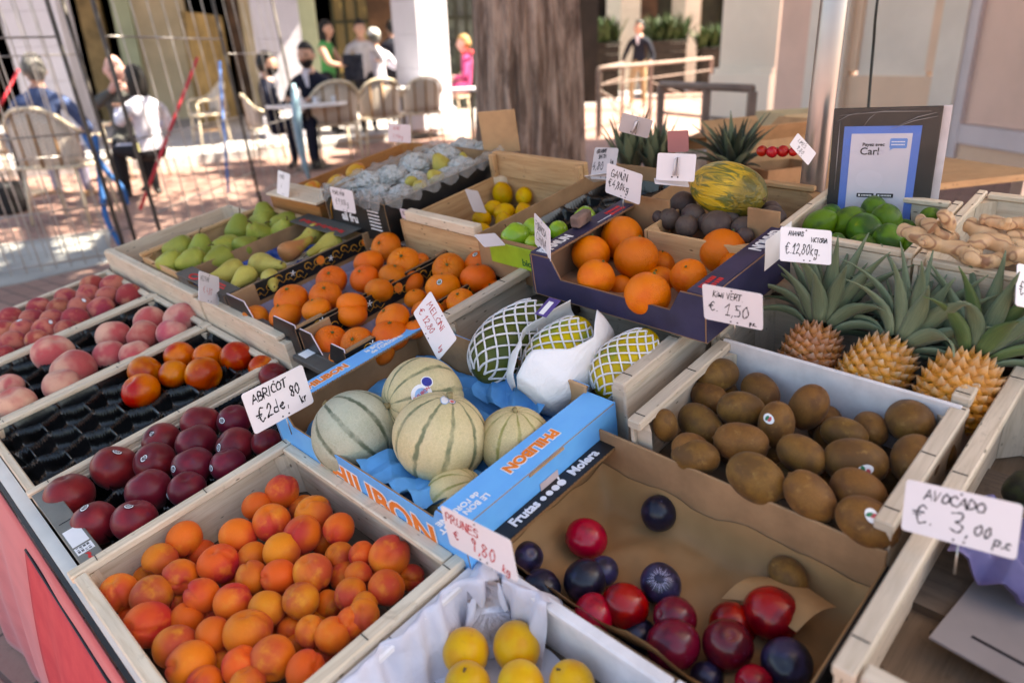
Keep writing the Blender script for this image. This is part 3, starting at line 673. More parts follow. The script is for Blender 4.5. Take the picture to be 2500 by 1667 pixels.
FM = {
 'apricot': fruit('apricot_skin', (.76, .19, .05), (.52, .062, .05), .55, .38, .80, (.76, .26, .06), .5, .8, rough=.55, bscale=30, bstr=.03, sheen=.05, hue=.03, mott=.07, axis=.24, spots=((.42, .07, .03), 7, .045)),
 'peach': fruit('peach_skin', (.70, .38, .29), (.50, .10, .11), .9, .36, .7, (.36, .14, .15), .62, .85, rough=.8, bscale=40, bstr=.03, sheen=.14, hue=.02, mott=.08, axis=.15),
 'speach': fruit('small_peach_skin', (.56, .20, .14), (.36, .055, .065), 1.0, .36, .56, (.60, .26, .09), .6, .75, rough=.8, bscale=40, bstr=.03, sheen=.14, hue=.02, mott=.08, axis=.1),
 'nectarine': fruit('nectarine_skin', (.72, .20, .03), (.42, .028, .02), .7, .36, .66, (.60, .10, .02), .55, .75, rough=.3, bscale=40, bstr=.02, coat=.15, coatr=.25, hue=.02, mott=.12, axis=.14),
 'darkn': fruit('dark_nectarine_skin', (.135, .012, .022), (.22, .022, .032), 1.0, .45, .66, (.12, .02, .04), .58, .75, rough=.36, bscale=30, bstr=.02, sheen=.06, coat=.12, coatr=.3, hue=.015, mott=.12),
 'plumdark': fruit('dark_plum_skin', (.010, .009, .022), (.03, .026, .07), 1.3, .45, .62, (.09, .085, .16), .62, .78, rough=.3, bscale=30, bstr=.02, coat=.12, coatr=.2, mott=.1, spec=.4),
 'plumred': fruit('red_plum_skin', (.36, .012, .022), (.18, .008, .018), 1.1, .48, .66, (.4, .12, .1), .66, .78, rough=.24, bscale=30, bstr=.02, coat=.2, coatr=.15, mott=.12, spec=.35, spots=((.6, .25, .15), 13, .06)),
 'plummaroon': fruit('maroon_plum_skin', (.14, .01, .02), (.07, .008, .018), 1.1, .45, .65, (.22, .1, .2), .66, .8, rough=.24, bscale=30, bstr=.02, coat=.2, coatr=.15, spec=.35, mott=.12),
 'yplum': fruit('yellow_plum_skin', (.74, .42, .03), (.70, .34, .022), 1.0, .42, .62, (.62, .34, .06), .62, .76, rough=.38, bscale=30, bstr=.03, sheen=.2, mott=.06, spots=((.35, .09, .02), 2.6, .05)),
 'kiwi': fruit('kiwi_skin', (.20, .095, .028), (.12, .055, .02), 1.5, .42, .65, (.26, .14, .05), .58, .74, rough=.55, bscale=90, bstr=.15, sheen=.06, hue=.015, mott=.28),
 'orange': fruit('orange_skin', (.80, .19, .006), (.74, .14, .005), 1.0, .45, .65, rough=.33, bscale=26, bstr=.34, hue=.008, mott=.05, coat=.15, coatr=.3),
 'clem': fruit('clementine_skin', (.80, .175, .006), (.74, .135, .005), 1.0, .45, .65, (.82, .26, .012), .62, .78, rough=.34, bscale=22, bstr=.36, hue=.02, mott=.06, coat=.15, coatr=.3),
 'lemon': fruit('lemon_skin', (.72, .44, .025), (.66, .33, .02), 1.0, .42, .62, (.42, .36, .04), .58, .76, rough=.4, bscale=24, bstr=.25, hue=.015, mott=.06),
 'lime': fruit('lime_skin', (.10, .22, .012), (.03, .085, .008), 1.0, .42, .62, (.30, .34, .02), .66, .78, rough=.3, bscale=28, bstr=.45, hue=.03, mott=.1, coat=.25, coatr=.25),
 'apple': fruit('green_apple_skin', (.30, .46, .045), (.22, .38, .04), 1.0, .42, .62, rough=.25, bscale=20, bstr=.01, coat=.4, coatr=.1, mott=.06, spots=((.5, .6, .25), 9, .05)),
 'passion': fruit('passion_fruit_skin', (.075, .052, .05), (.105, .075, .065), 1.4, .4, .65, (.06, .03, .045), .6, .75, rough=.5, bscale=30, bstr=.08, mott=.14),
 'pear': fruit('green_pear_skin', (.34, .36, .075), (.28, .30, .06), 1.0, .42, .62, (.30, .18, .06), .64, .8, rough=.5, bscale=40, bstr=.05, hue=.02, mott=.22),
 'lpear': fruit('long_pear_skin', (.52, .44, .12), (.44, .35, .09), .9, .42, .62, (.34, .21, .07), .62, .8, rough=.5, bscale=40, bstr=.05, hue=.015, mott=.22),
 'rpear': fruit('russet_pear_skin', (.47, .20, .09), (.48, .34, .08), .8, .46, .62, (.4, .13, .06), .6, .75, rough=.5, bscale=40, bstr=.05, mott=.16),
 'mango': fruit('mango_skin', (.72, .42, .08), (.66, .2, .07), .9, .45, .62, (.4, .08, .07), .64, .75, rough=.4, bscale=30, bstr=.03, mott=.06),
 'yfruit': fruit('yellow_fruit_skin', (.70, .48, .06), (.6, .4, .04), 1, .4, .6, rough=.45, bstr=.05),
 'redapple': fruit('red_apple_skin', (.42, .03, .03), (.3, .02, .03), 1, .4, .6, rough=.3, bstr=.02, coat=.3),
}
CALYX = plain('calyx_green', (.12, .15, .04), .7, .2, 5); STEM = plain('fruit_stem', (.14, .085, .04), .8, .2, 5)
def calyx(o, z=.98, r=.13, k=5):
    q = MB(); pts = []
    for i in range(2 * k):
        a = i * PI / k; rr = r if i % 2 == 0 else r * .45; pts.append((rr * math.cos(a), rr * math.sin(a)))
    q.prism(pts, z - .07, z - .0); q.prism([(r * .3 * math.cos(a), r * .3 * math.sin(a)) for a in np.linspace(0, 2 * PI, 7)[:-1]], z, z + .05)
    return q.build('calyx', CALYX, o)
def stem(o, z0, L, r=.05, bend=.15):
    return MB().tube([(0, 0, z0 - .1), (bend * .2, 0, z0 + L * .5), (bend, 0.02, z0 + L)], [r, r * .8, r * 1.3], 7).build('stem', STEM, o)
def sticker(o, d, a, b, mats, roll=0.0, lift=1.015, marks=0):
    "label stuck on the skin: rings of colour on a cap round direction d (fruit coordinates)"
    d = Vector(d).normalized(); x = d.orthogonal().normalized(); x = Quaternion(d, roll) @ x; y = d.cross(x); me = o.data
    bv = [v.co.copy() for v in me.vertices]
    def surf(q):
        q = q.normalized(); best = max(bv, key=lambda v: v.normalized().dot(q)); near = sorted(bv, key=lambda v: -v.normalized().dot(q))[:4]
        ws = [1 / (1.0001 - v.normalized().dot(q)) for v in near]; return q * (sum(w * v.length for w, v in zip(ws, near)) / sum(ws) * lift)
    q = MB(); n = 20; rings = [0, .62, .84, 1.0]; vs = [surf(d)]
    for r in rings[1:]:
        for k in range(n):
            t = 2 * PI * k / n; vs.append(surf(d + x * (math.cos(t) * a * r) + y * (math.sin(t) * b * r)))
    fs = [(0, 1 + k, 1 + (k + 1) % n) for k in range(n)]; mi = [0] * n
    for i in range(2):
        for k in range(n): fs.append((1 + i * n + k, 1 + (i + 1) * n + k, 1 + (i + 1) * n + (k + 1) % n, 1 + i * n + (k + 1) % n)); mi.append(i + 1)
    q.v = [tuple(v) for v in vs]; q.f = [list(f) for f in fs]; q.mi = mi; q.uv = [[(0, 0)] * len(f) for f in fs]; q.sm = [True] * len(fs)
    st_ = q.build('sticker', mats, o)
    if marks:
        k = MB()
        for i in range(marks):
            yy = (i - (marks - 1) / 2) * b * .34; w_ = a * (.42 - .1 * abs(i - (marks - 1) / 2))
            pts = [surf(d + x * (w_ * (2 * s / 8 - 1)) + y * (yy + b * .1 * math.sin(s * 2.3 + i))) * 1.006 for s in range(9)]
            k.tube(pts, b * .045, 4)
        k.build('sticker_print', mats[3], st_)
    return st_
def face_dir(o, dx=0.0, dy=0.0):
    "direction in o's own coordinates that faces the photographer, shifted by dx, dy (share of the radius, right and down)"
    p = o.matrix_world.translation; c = Vector(CAM) - p; c.normalize(); rt = Vector(MW @ np.array([1, 0, 0])); dn = Vector(MW @ np.array([0, 1, 0]))
    k = math.sqrt(max(.05, 1 - dx * dx - dy * dy)); wv = rt * dx + dn * dy + c * k
    return (o.matrix_world.to_3x3().inverted() @ wv).normalized()

ORD = ['first', 'second', 'third', 'fourth', 'fifth', 'sixth', 'seventh', 'eighth', 'ninth', 'tenth', 'eleventh', 'twelfth', 'thirteenth', 'fourteenth']
def label_rows(items, what, where, rows=None):
    "items: (object, px, py, adjective). Name each by its place: row from the back, then from the left"
    items = sorted(items, key=lambda i: i[2]); n = len(items)
    rows = rows or max(1, round(math.sqrt(n * .8))); per = math.ceil(n / rows); used = {}
    for r in range(rows):
        row = sorted(items[r * per:(r + 1) * per], key=lambda i: i[1])
        for k, (o, x, y, adj) in enumerate(row):
            pos = 'only one' if len(row) == 1 else (ORD[k] + ' from left')
            wh = f' in {ORD[r]} row from back' if rows > 1 else ''
            o['label'] = f'{adj} {what}, {pos}{wh} {where}'.replace('  ', ' ').strip()
def put(kind, name, p, wpx, h, mat=None, rot=None, axis=None, ratio=1.0, size=None, squash=None):
    "one fruit: centre on the sight line of p at height h over the display plane, radius from its width in the photo"
    loc, dep = at(p, h); rad = size or wpx * dep / F / 2 * ratio
    me = MS[kind][rnd.randrange(len(MS[kind]))]
    if axis is not None:
        q = Vector(axis).normalized().to_track_quat('Z', 'Y').to_matrix().to_4x4() @ Rz(rnd.uniform(0, 6.28))
    elif rot is not None: q = rot
    else: q = Matrix.Rotation(rnd.uniform(0, 6.28), 4, 'Z') @ Matrix.Rotation(rnd.uniform(0, 3.1), 4, 'X') @ Matrix.Rotation(rnd.uniform(0, 6.28), 4, 'Z')
    o = bpy.data.objects.new(name, me); COL.objects.link(o)
    if len(me.materials) == 0: me.materials.append(FM[kind] if kind in FM else mat)
    if mat is not None and mat != me.materials[0]:
        o.material_slots[0].link = 'OBJECT'; o.material_slots[0].material = mat
    o.matrix_world = S @ T(loc) @ q @ Matrix.Scale(rad, 4) @ (Matrix.Diagonal((*squash, 1)) if squash else Matrix())
    return o
def batch(kind, name, cat, group, lst, h, what, where, matf=None, rows=None, rotf=None, ratio=1.0, adjs=('',), after=None, axisf=None):
    items = []
    for i, it in enumerate(lst):
        n, x, y, wz = it[:4]; ex = it[4] if len(it) > 4 else {}
        p = R(n, x, y)
        o = put(kind, name, p, wz / 2.6133, h + ex.get('dh', 0), ex.get('mat') or (matf(i) if matf else None), rotf(i) if rotf else None, ex.get('axis') or (axisf(i) if axisf else None), ratio * ex.get('ratio', 1), squash=ex.get('sq'))
        tag(o, None, cat, group); items.append((o, p[0], p[1], ex.get('adj', adjs[i % len(adjs)])))
        if after: after(o, ex, i)
    bpy.context.view_layer.update()
    label_rows(items, what, where, rows)
    return [i[0] for i in items]
def low(d=-.028): return {'dh': d}

# ------------------------------------------------------------------ apricots
L = [(7, 1800, 350, 205), (7, 1640, 440, 172), (7, 1735, 545, 235), (7, 2000, 490, 225), (7, 1940, 455, 170, low()), (7, 2165, 580, 188), (7, 1930, 622, 215), (7, 1515, 630, 220), (7, 1180, 645, 212), (7, 1020, 785, 206),
     (7, 1290, 740, 165, low()), (7, 1150, 890, 216), (7, 930, 895, 150, low()), (7, 760, 990, 232), (7, 970, 1010, 250), (7, 1390, 810, 240), (7, 1610, 765, 190, low(-.012)), (7, 1795, 730, 222), (7, 1780, 890, 215),
     (7, 1605, 895, 200), (7, 1990, 862, 235), (7, 2060, 655, 170, low()), (7, 2170, 760, 180, low(-.015)), (7, 2312, 745, 155), (7, 1290, 1012, 216), (7, 1485, 1055, 225), (7, 1700, 1092, 222), (7, 1920, 1045, 215),
     (7, 2095, 1060, 165, low()), (7, 2200, 885, 175, low()), (7, 2240, 1000, 198), (7, 2285, 880, 165), (7, 950, 1190, 280), (7, 1190, 1160, 200, low(-.012)), (7, 1120, 1050, 150, low()), (7, 1340, 1130, 130, low()),
     (7, 1360, 1260, 212), (7, 1580, 1250, 285), (7, 1850, 1230, 160, low()), (7, 1985, 1240, 188), (7, 2125, 1260, 220), (7, 1120, 1335, 260), (7, 1220, 1455, 280), (7, 1745, 1410, 262), (7, 1540, 1460, 220),
     (7, 1420, 1430, 160, low()), (7, 1310, 1570, 215), (7, 1580, 1575, 210), (7, 1950, 1490, 240), (7, 830, 1130, 130, low()), (8, 215, 750, 150), (8, 390, 760, 250), (8, 375, 955, 220), (8, 530, 890, 160, low()),
     (8, 225, 1140, 205), (8, 70, 760, 170, low()), (8, 20, 1080, 130, low()), (7, 2240, 1180, 190), (7, 1680, 960, 150, low(-.035)), (7, 1480, 900, 140, low(-.035)), (7, 1020, 960, 140, low(-.04)), (7, 1890, 1330, 150, low(-.035)), (7, 2060, 1130, 150, low(-.04)), (7, 1290, 1350, 140, low(-.04)), (7, 1900, 760, 150, low(-.035)), (7, 1700, 1250, 140, low(-.045)), (7, 2080, 1400, 170, low(-.035)), (7, 2250, 1330, 150, low(-.045)), (7, 2330, 1060, 150), (7, 1050, 1230, 180, low(-.05)), (7, 1420, 1340, 170, low(-.05)), (7, 1660, 1330, 170, low(-.05)), (7, 1230, 970, 150, low(-.05)), (7, 1790, 1170, 160, low(-.05)), (7, 2010, 960, 160, low(-.05)), (7, 1480, 760, 150, low(-.045)), (7, 1350, 1460, 170, low(-.05)), (7, 1650, 1520, 170, low(-.05)), (7, 1120, 760, 150, low(-.045)), (7, 2030, 1350, 160, low(-.05)), (7, 1870, 960, 150, low(-.05)), (8, 300, 860, 160, low(-.04)), (7, 1560, 1010, 150, low(-.045))]
batch('apricot', 'apricot', 'apricot', 'apricots in the wooden crate', L, -.022, 'apricot', 'of apricot crate', rows=8, ratio=1.09, adjs=('orange', 'soft orange', 'ripe', 'velvety'))

# ------------------------------------------------------------------ dark nectarines, nectarines, peaches
STK = [BLACK_INK, WHITE_INK, BLACK_INK, WHITE_INK]
def dn_after(o, ex, i):
    if 'st' in ex:
        bpy.context.view_layer.update(); sticker(o, face_dir(o, *ex['st']), .26, .2, STK, ex.get('roll', .6), marks=3)
up = lambda i: Matrix.Rotation(rnd.uniform(0, 6.28), 4, 'Z') @ Rx(rnd.uniform(-.6, .6)) @ Ry(rnd.uniform(-.6, .6))
L = [(4, 1285, 1395, 240), (4, 1495, 1375, 205, {'st': (-.6, .0)}), (4, 1030, 1510, 232, {'st': (-.55, -.45)}), (4, 1252, 1520, 250, {'st': (.1, .45)}), (4, 1500, 1540, 240, {'st': (-.7, .05)}), (4, 1700, 1515, 190), (4, 1745, 1090, 170),
     (7, 440, 375, 290), (7, 735, 195, 282, {'st': (.1, -.82)}), (7, 992, 160, 252, {'st': (-.55, -.2)}), (7, 1232, 185, 252, {'st': (-.75, .1)}), (7, 1455, 175, 215, {'st': (-.75, .15)}), (7, 950, 335, 272), (7, 1195, 330, 225, {'st': (-.85, .3)}), (7, 605, 545, 278, {'st': (-.45, -.65)}), (7, 862, 530, 270, {'st': (-.3, -.7)})]
batch('darkn', 'dark_nectarine', 'nectarine', 'dark red nectarines in the crate with the grey strip', L, -.018, 'dark red nectarine', 'of grey-stripped crate', rotf=up, after=dn_after, rows=4, ratio=1.05)
L = [(4, 1145, 968, 188), (4, 1330, 972, 182), (4, 1507, 972, 202), (4, 927, 1068, 202), (4, 1110, 1082, 182), (4, 1300, 1082, 222), (4, 905, 1190, 226), (4, 1672, 1040, 160)]
batch('nectarine', 'nectarine', 'nectarine', 'nectarines in the black tray', L, -.014, 'yellow red nectarine', 'of sparse black tray', rows=3, ratio=1.06)
L = [(4, 340, 950, 245, {'sq': (1, 1, 1)}), (4, 475, 1058, 268), (4, 395, 1155, 222), (4, 725, 838, 205), (4, 705, 958, 196), (4, 865, 955, 190), (4, 958, 745, 200), (4, 920, 838, 202), (4, 1158, 735, 212), (4, 1100, 825, 188), (4, 55, 1165, 175), (4, 110, 1275, 235), (4, -60, 1290, 180)]
batch('peach', 'peach', 'peach', 'large pale peaches in the half-empty black tray', L, -.012, 'large pink peach', 'of half-empty tray', rows=4, rotf=up, ratio=1.05)
def sp_after(o, ex, i):
    if 'st' in ex: bpy.context.view_layer.update(); sticker(o, face_dir(o, *ex['st']), .24, .16, [WHITE_INK, WHITE_INK, BLACK_INK, BLACK_INK], .2)
L = [(4, 592, 522, 150), (4, 725, 525, 160), (4, 830, 582, 162), (4, 430, 600, 145), (4, 565, 582, 146), (4, 690, 592, 148), (4, 252, 660, 142, {'st': (.3, .6)}), (4, 380, 672, 152), (4, 520, 662, 155, {'st': (.2, -.7)}), (4, 650, 665, 158), (4, 75, 728, 148),
     (4, 212, 738, 152), (4, 340, 745, 152), (4, 485, 735, 162), (4, 25, 815, 155), (4, 150, 805, 155, {'st': (-.3, -.75)}), (4, 292, 805, 162, {'st': (.4, -.75)}), (4, 420, 795, 130), (4, 92, 885, 165), (4, 240, 868, 145), (4, -20, 890, 130), (4, 30, 955, 120), (4, -60, 760, 150)]
batch('peach', 'small_peach', 'peach', 'small red peaches in the full crate', L, -.016, 'small red peach', 'of full crate', matf=lambda i: FM['speach'], rows=5, after=sp_after, ratio=1.06)

# ------------------------------------------------------------------ pears
def pr_after(o, ex, i): stem(o, 1.1, .32, .05)
UP = (0, 0, 1)
L = [(4, 1690, 80, 165, {'axis': (.1, 0, 1)}), (4, 1525, 148, 158, {'axis': (.5, .3, .8)}), (4, 1672, 115, 150, {'axis': (-.6, 1, .2), 'dh': -.01}), (4, 1655, 195, 172, {'axis': (-.3, -.2, .9)}), (4, 1815, 120, 150, {'axis': (-1, .2, .5)}), (4, 1808, 165, 140, {'axis': (.3, -.5, .8)}),
     (4, 1135, 288, 165, {'axis': (-.9, .6, .2)}), (4, 1285, 282, 165, {'axis': (.3, .1, 1)}), (4, 1440, 272, 165, {'axis': (-.7, -.2, .5)}), (4, 1575, 265, 140, {'axis': (1, .2, .1)}), (4, 1390, 350, 160, {'axis': (-.9, -.3, .2)}), (4, 1220, 362, 165, {'axis': (-1, .5, .1)}), (4, 1082, 372, 150, {'axis': (-.7, .8, .1)})]
batch('pear', 'pear', 'pear', 'round green pears in the wooden crate', L, .066, 'round green pear', 'of pear crate', rows=3, after=pr_after, ratio=1.14)
ll = (1, -.25, .05)
L = [(4, 1450, 440, 150, {'axis': (-.9, .1, .0), 'adj': 'pale green'}), (4, 1690, 385, 165, {'axis': (.15, -1, .2), 'adj': 'plump yellow'}), (4, 1545, 470, 130, {'axis': (-1, -.35, -.1), 'adj': 'pale green'}), (4, 1730, 478, 120, {'axis': (-.4, -1, 0), 'adj': 'yellow'}),
     (4, 1985, 200, 125, {'axis': (-1, -.15, -.05), 'adj': 'slender yellow'}), (4, 1875, 285, 130, {'axis': (1, -.1, .1), 'mat': FM['rpear'], 'adj': 'reddish brown'}), (4, 2085, 260, 135, {'axis': (-1, -.05, .0), 'adj': 'green yellow'}), (4, 2110, 320, 110, {'axis': (1, -.2, .1), 'dh': -.01, 'adj': 'half hidden'})]
batch('lpear', 'long_pear', 'pear', 'long pears in the blue tray', L, .07, 'long pear', 'of blue tray', rows=3, after=lambda o, e, i: stem(o, 1.7, .3, .05), ratio=1.3)

# ------------------------------------------------------------------ citrus
def cup(i): return Matrix.Rotation(rnd.uniform(0, 6.28), 4, 'Z') @ Rx(rnd.uniform(-.5, .9)) @ Ry(rnd.uniform(-.5, .5))
def cl_after(o, ex, i):
    calyx(o, .78, .12, 5)
    if 'st' in ex: bpy.context.view_layer.update(); sticker(o, face_dir(o, *ex['st']), .2, .16, [plain('green_sticker', (.04, .12, .05), .5), WHITE_INK, BLACK_INK, WHITE_INK], .4, marks=2)
L = [(4, 1857, 605, 208), (4, 1822, 705, 205, {'dh': -.02}), (4, 2115, 482, 188), (4, 2075, 582, 196), (4, 2020, 672, 175), (4, 1630, 728, 165, {'dh': -.035}), (5, 372, 272, 188), (5, 260, 372, 185), (5, 490, 376, 212), (5, 595, 360, 100), (5, 237, 472, 182), (5, 418, 455, 175), (5, 328, 548, 172), (5, 152, 640, 188), (5, 530, 500, 160, {'dh': -.02}), (5, 160, 700, 180, {'dh': -.01})]
batch('clem', 'clementine', 'clementine', 'clementines in the carton next to the pears', L, .078, 'clementine', 'beside the long pears', rotf=cup, after=cl_after, rows=4, ratio=1.06, adjs=('glossy orange', 'bright orange'))
L = [(5, 775, 412, 205), (5, 737, 528, 215, {'st': (-.2, -.3)}), (5, 985, 378, 204, {'st': (-.4, -.55)}), (5, 960, 470, 218), (5, 1160, 400, 178, {'st': (-.15, .0)}), (5, 850, 620, 178), (5, 418, 735, 222), (5, 402, 835, 225, {'dh': -.01}), (5, 560, 795, 140, {'dh': -.01}), (5, 640, 690, 200, {'dh': -.01}), (5, 25, 870, 205, {'dh': -.025}), (5, 190, 885, 208, {'dh': -.015}), (5, 105, 990, 185, {'dh': -.04}), (5, 345, 945, 165, {'dh': -.03}), (5, 720, 660, 110, {'dh': -.02}), (5, 1060, 560, 160, {'dh': -.02}), (5, 560, 600, 140, {'dh': -.02})]
batch('clem', 'clementine', 'clementine', 'clementines in the carton beside the papayas', L, .078, 'clementine', 'beside the papaya crate', rotf=cup, after=cl_after, rows=4, ratio=1.06, adjs=('glossy orange', 'bright orange'))
def or_after(o, ex, i):
    calyx(o, 1.0, .07, 5)
rots = {0: (.35, -.75, .5), 1: (.6, .2, .75), 2: (.5, .2, .8), 3: (.4, .1, .85)}
L = [(5, 1880, 215, 272, {'axis': (-1, .6, -.05)}), (5, 1970, 342, 278, {'axis': (.5, .1, .9)}), (5, 1680, 315, 242, {'axis': (.5, .2, .9)}), (5, 1712, 465, 238, {'axis': (.4, -.3, .9)}), (5, 1870, 525, 150, {'dh': -.035}), (5, 2135, 375, 165, {'dh': -.03}), (5, 2038, 575, 292, {'axis': (.5, -.1, .9)}), (5, 2120, 490, 190, {'dh': -.03}),
     (6, 212, 458, 228, {'axis': (-.5, -.15, .9)}), (6, 430, 300, 292, {'axis': (.5, -.2, .8)}), (6, 505, 395, 190, {'axis': (-.7, .1, .3), 'dh': -.01}), (6, 50, 380, 150, {'dh': -.03})]
batch('orange', 'orange', 'orange', 'large oranges in the navy carton', L, .162, 'large orange', 'of navy carton', after=or_after, rows=4, ratio=1.03, adjs=('shiny', 'round'))
L = [(2, 1115, 1238, 148), (2, 1252, 1252, 120), (2, 1062, 1328, 112), (2, 1130, 1362, 148), (2, 1256, 1360, 132), (2, 985, 1398, 132), (2, 1125, 1422, 132), (2, 998, 1480, 114), (2, 1490, 1228, 100)]
batch('lemon', 'lemon', 'lemon', 'lemons in the open crate', L, .095, 'lemon', 'of open crate', rows=3, adjs=('yellow', 'golden yellow', 'waxy yellow'))
L = [(2, 1335, 1118, 60), (2, 1385, 1122, 60), (2, 1430, 1112, 70), (2, 1490, 1115, 70), (2, 1500, 1135, 55)]
batch('lemon', 'yellow_fruit', 'fruit', 'yellow fruit glimpsed through the crate slot', L, .14, 'yellow fruit seen through the slot of the lemon crate', '', matf=lambda i: FM['yfruit'], rows=1, adjs=('small',))
L = [(2, 1200, 1515, 192), (2, 1320, 1468, 162), (2, 1640, 1385, 142), (2, 1470, 1470, 125), (2, 1310, 1555, 110)]
batch('apple', 'green_apple', 'apple', 'green apples in the black tray', L, .152, 'shiny green apple', 'behind the oranges', rows=2, rotf=up, after=lambda o, e, i: stem(o, .8, .3, .04))
L = [(3, 1120, 1368, 138, {'adj': 'dark green'}), (3, 1050, 1435, 192, {'adj': 'dark green'}), (3, 1240, 1412, 195), (3, 1395, 1345, 165, {'adj': 'yellow green'}), (3, 1335, 1472, 222), (3, 1470, 1415, 200), (3, 1160, 1548, 115), (3, 1325, 1568, 152), (3, 1485, 1545, 210), (3, 1640, 1565, 120), (3, 1752, 1372, 105), (3, 1590, 1460, 130, {'dh': -.02}), (3, 1180, 1480, 120, {'dh': -.02})]
batch('lime', 'lime', 'lime', 'limes in the pale crate', L, .185, 'lime', 'of lime crate', rows=3, ratio=1.1, adjs=('green', 'bright green'))
L = [(3, 172, 1315, 162), (3, 242, 1380, 142), (3, 88, 1398, 122), (3, 28, 1385, 85), (3, 200, 1445, 132), (3, 330, 1425, 115), (3, 398, 1442, 182), (3, 472, 1402, 122), (3, 602, 1365, 142), (3, 735, 1350, 122), (3, 745, 1412, 172), (3, 560, 1458, 142), (3, 575, 1505, 100)]
batch('ball', 'passion_fruit', 'passion fruit', 'passion fruit in the wooden crate', L, .185, 'purple brown passion fruit', 'of crate', matf=lambda i: FM['passion'], rows=3, ratio=1.12)
L = [(1, 2270, 1095, 130), (1, 2145, 1165, 130), (1, 1985, 1208, 125)]
batch('mango', 'mango', 'mango', 'mangoes in the far crate', L, .11, 'blushed mango', 'of the far crate', rows=1, adjs=('yellow', 'pink', 'orange'), axisf=lambda i: (1, .1, .2))

# ------------------------------------------------------------------ kiwis, plums
def kw(i): return None
def ki_after(o, ex, i):
    MB().tube([(0, 0, .86), (0, 0, .93), (.01, 0, 1.0)], [.13, .10, .07], 8).build('stem_end', plain('kiwi_stem_end', (.06, .035, .02), .85, .2, 20), o)
    if 'st' in ex:
        bpy.context.view_layer.update(); s = sticker(o, face_dir(o, *ex['st']), .34, .24, [WHITE_INK, WHITE_INK, WHITE_INK], ex.get('roll', 0))
        d = face_dir(o, *ex['st']); x = d.orthogonal()
        for k, (mt, off) in enumerate(((plain('sticker_green', (.03, .2, .1), .5), -.25), (plain('sticker_pink', (.6, .1, .12), .5), .25))):
            sticker(o, face_dir(o, ex['st'][0] + off * .3, ex['st'][1] + off * .15), .09, .14, [mt, mt, mt], ex.get('roll', 0), 1.022).parent = s
L = [(6, 395, 1085, 200, {'axis': (-.8, .3, .1)}), (6, 350, 1235, 190, {'axis': (.2, .8, .2), 'dh': -.02}), (6, 670, 1195, 195, {'axis': (.4, .7, .2), 'dh': -.015}), (6, 550, 1310, 215, {'axis': (-.55, .6, .35)}), (6, 975, 1290, 215, {'axis': (.3, -.3, .9)}), (6, 770, 1402, 205, {'axis': (.35, .1, .85), 'st': (-.45, -.35), 'roll': .5}),
     (6, 60, 1405, 150, {'axis': (.1, .2, .95)}), (6, 290, 1410, 225, {'axis': (.2, .8, .3), 'dh': -.02}), (6, 1620, 1380, 250, {'axis': (-.8, -.5, .35)}), (6, 1370, 1430, 190, {'axis': (-.6, -.4, .1), 'dh': -.015}), (6, 1205, 1465, 200, {'axis': (.1, -.9, -.1), 'dh': -.01}), (6, 550, 1515, 235, {'axis': (-.4, .9, .1)}), (6, 230, 1560, 190, {'axis': (-.5, .3, .5), 'dh': -.01}),
     (9, 255, 130, 215, {'axis': (.2, -.9, .2), 'dh': -.01}), (9, 640, 262, 270, {'axis': (.1, .95, .2)}), (9, 935, 112, 225, {'axis': (.15, 1, .1)}), (9, 1275, 155, 270, {'axis': (-.45, .9, .1), 'st': (.35, .3), 'roll': -.4}), (9, 1650, 142, 265, {'axis': (-.9, -.2, .1)}), (9, 985, 382, 255, {'axis': (.1, .7, .5)}), (9, 1295, 345, 245, {'axis': (.1, .9, .1)}), (9, 1355, 545, 275, {'axis': (.2, 1, .05), 'st': (.15, -.3), 'roll': .2}),
     (9, 1830, 110, 150, {'dh': -.02}), (9, 1570, 430, 160, {'dh': -.02}), (9, 1480, 300, 200, {'dh': -.05}), (9, 750, 60, 200, {'dh': -.05}), (6, 480, 1420, 190, {'dh': -.045}), (6, 1080, 1400, 190, {'dh': -.045}), (9, 480, 60, 190, {'dh': -.04}), (9, 1120, 270, 190, {'dh': -.045}), (9, 820, 260, 190, {'dh': -.045}), (6, 700, 1310, 180, {'dh': -.045}), (9, 1500, 470, 190, {'dh': -.045}), (9, 1130, 20, 180, {'dh': -.04}), (6, 440, 1230, 180, {'dh': -.045}), (6, 900, 1560, 180, {'dh': -.05})]
batch('kiwi', 'kiwi', 'kiwi', 'kiwis in the wooden crate', L, .06, 'brown kiwi', 'of kiwi crate', rows=5, after=ki_after, ratio=1.42, adjs=('fuzzy', 'plump', 'matt'))
o = put('kiwi', 'kiwi', R(9, 845, 885), 250 / 2.6133, -.03, axis=(-.5, -.8, .1), ratio=1.15); tag(o, 'lone brown kiwi lying among the plums on kraft paper', 'kiwi')
D_, R_, M_ = FM['plumdark'], FM['plumred'], FM['plummaroon']
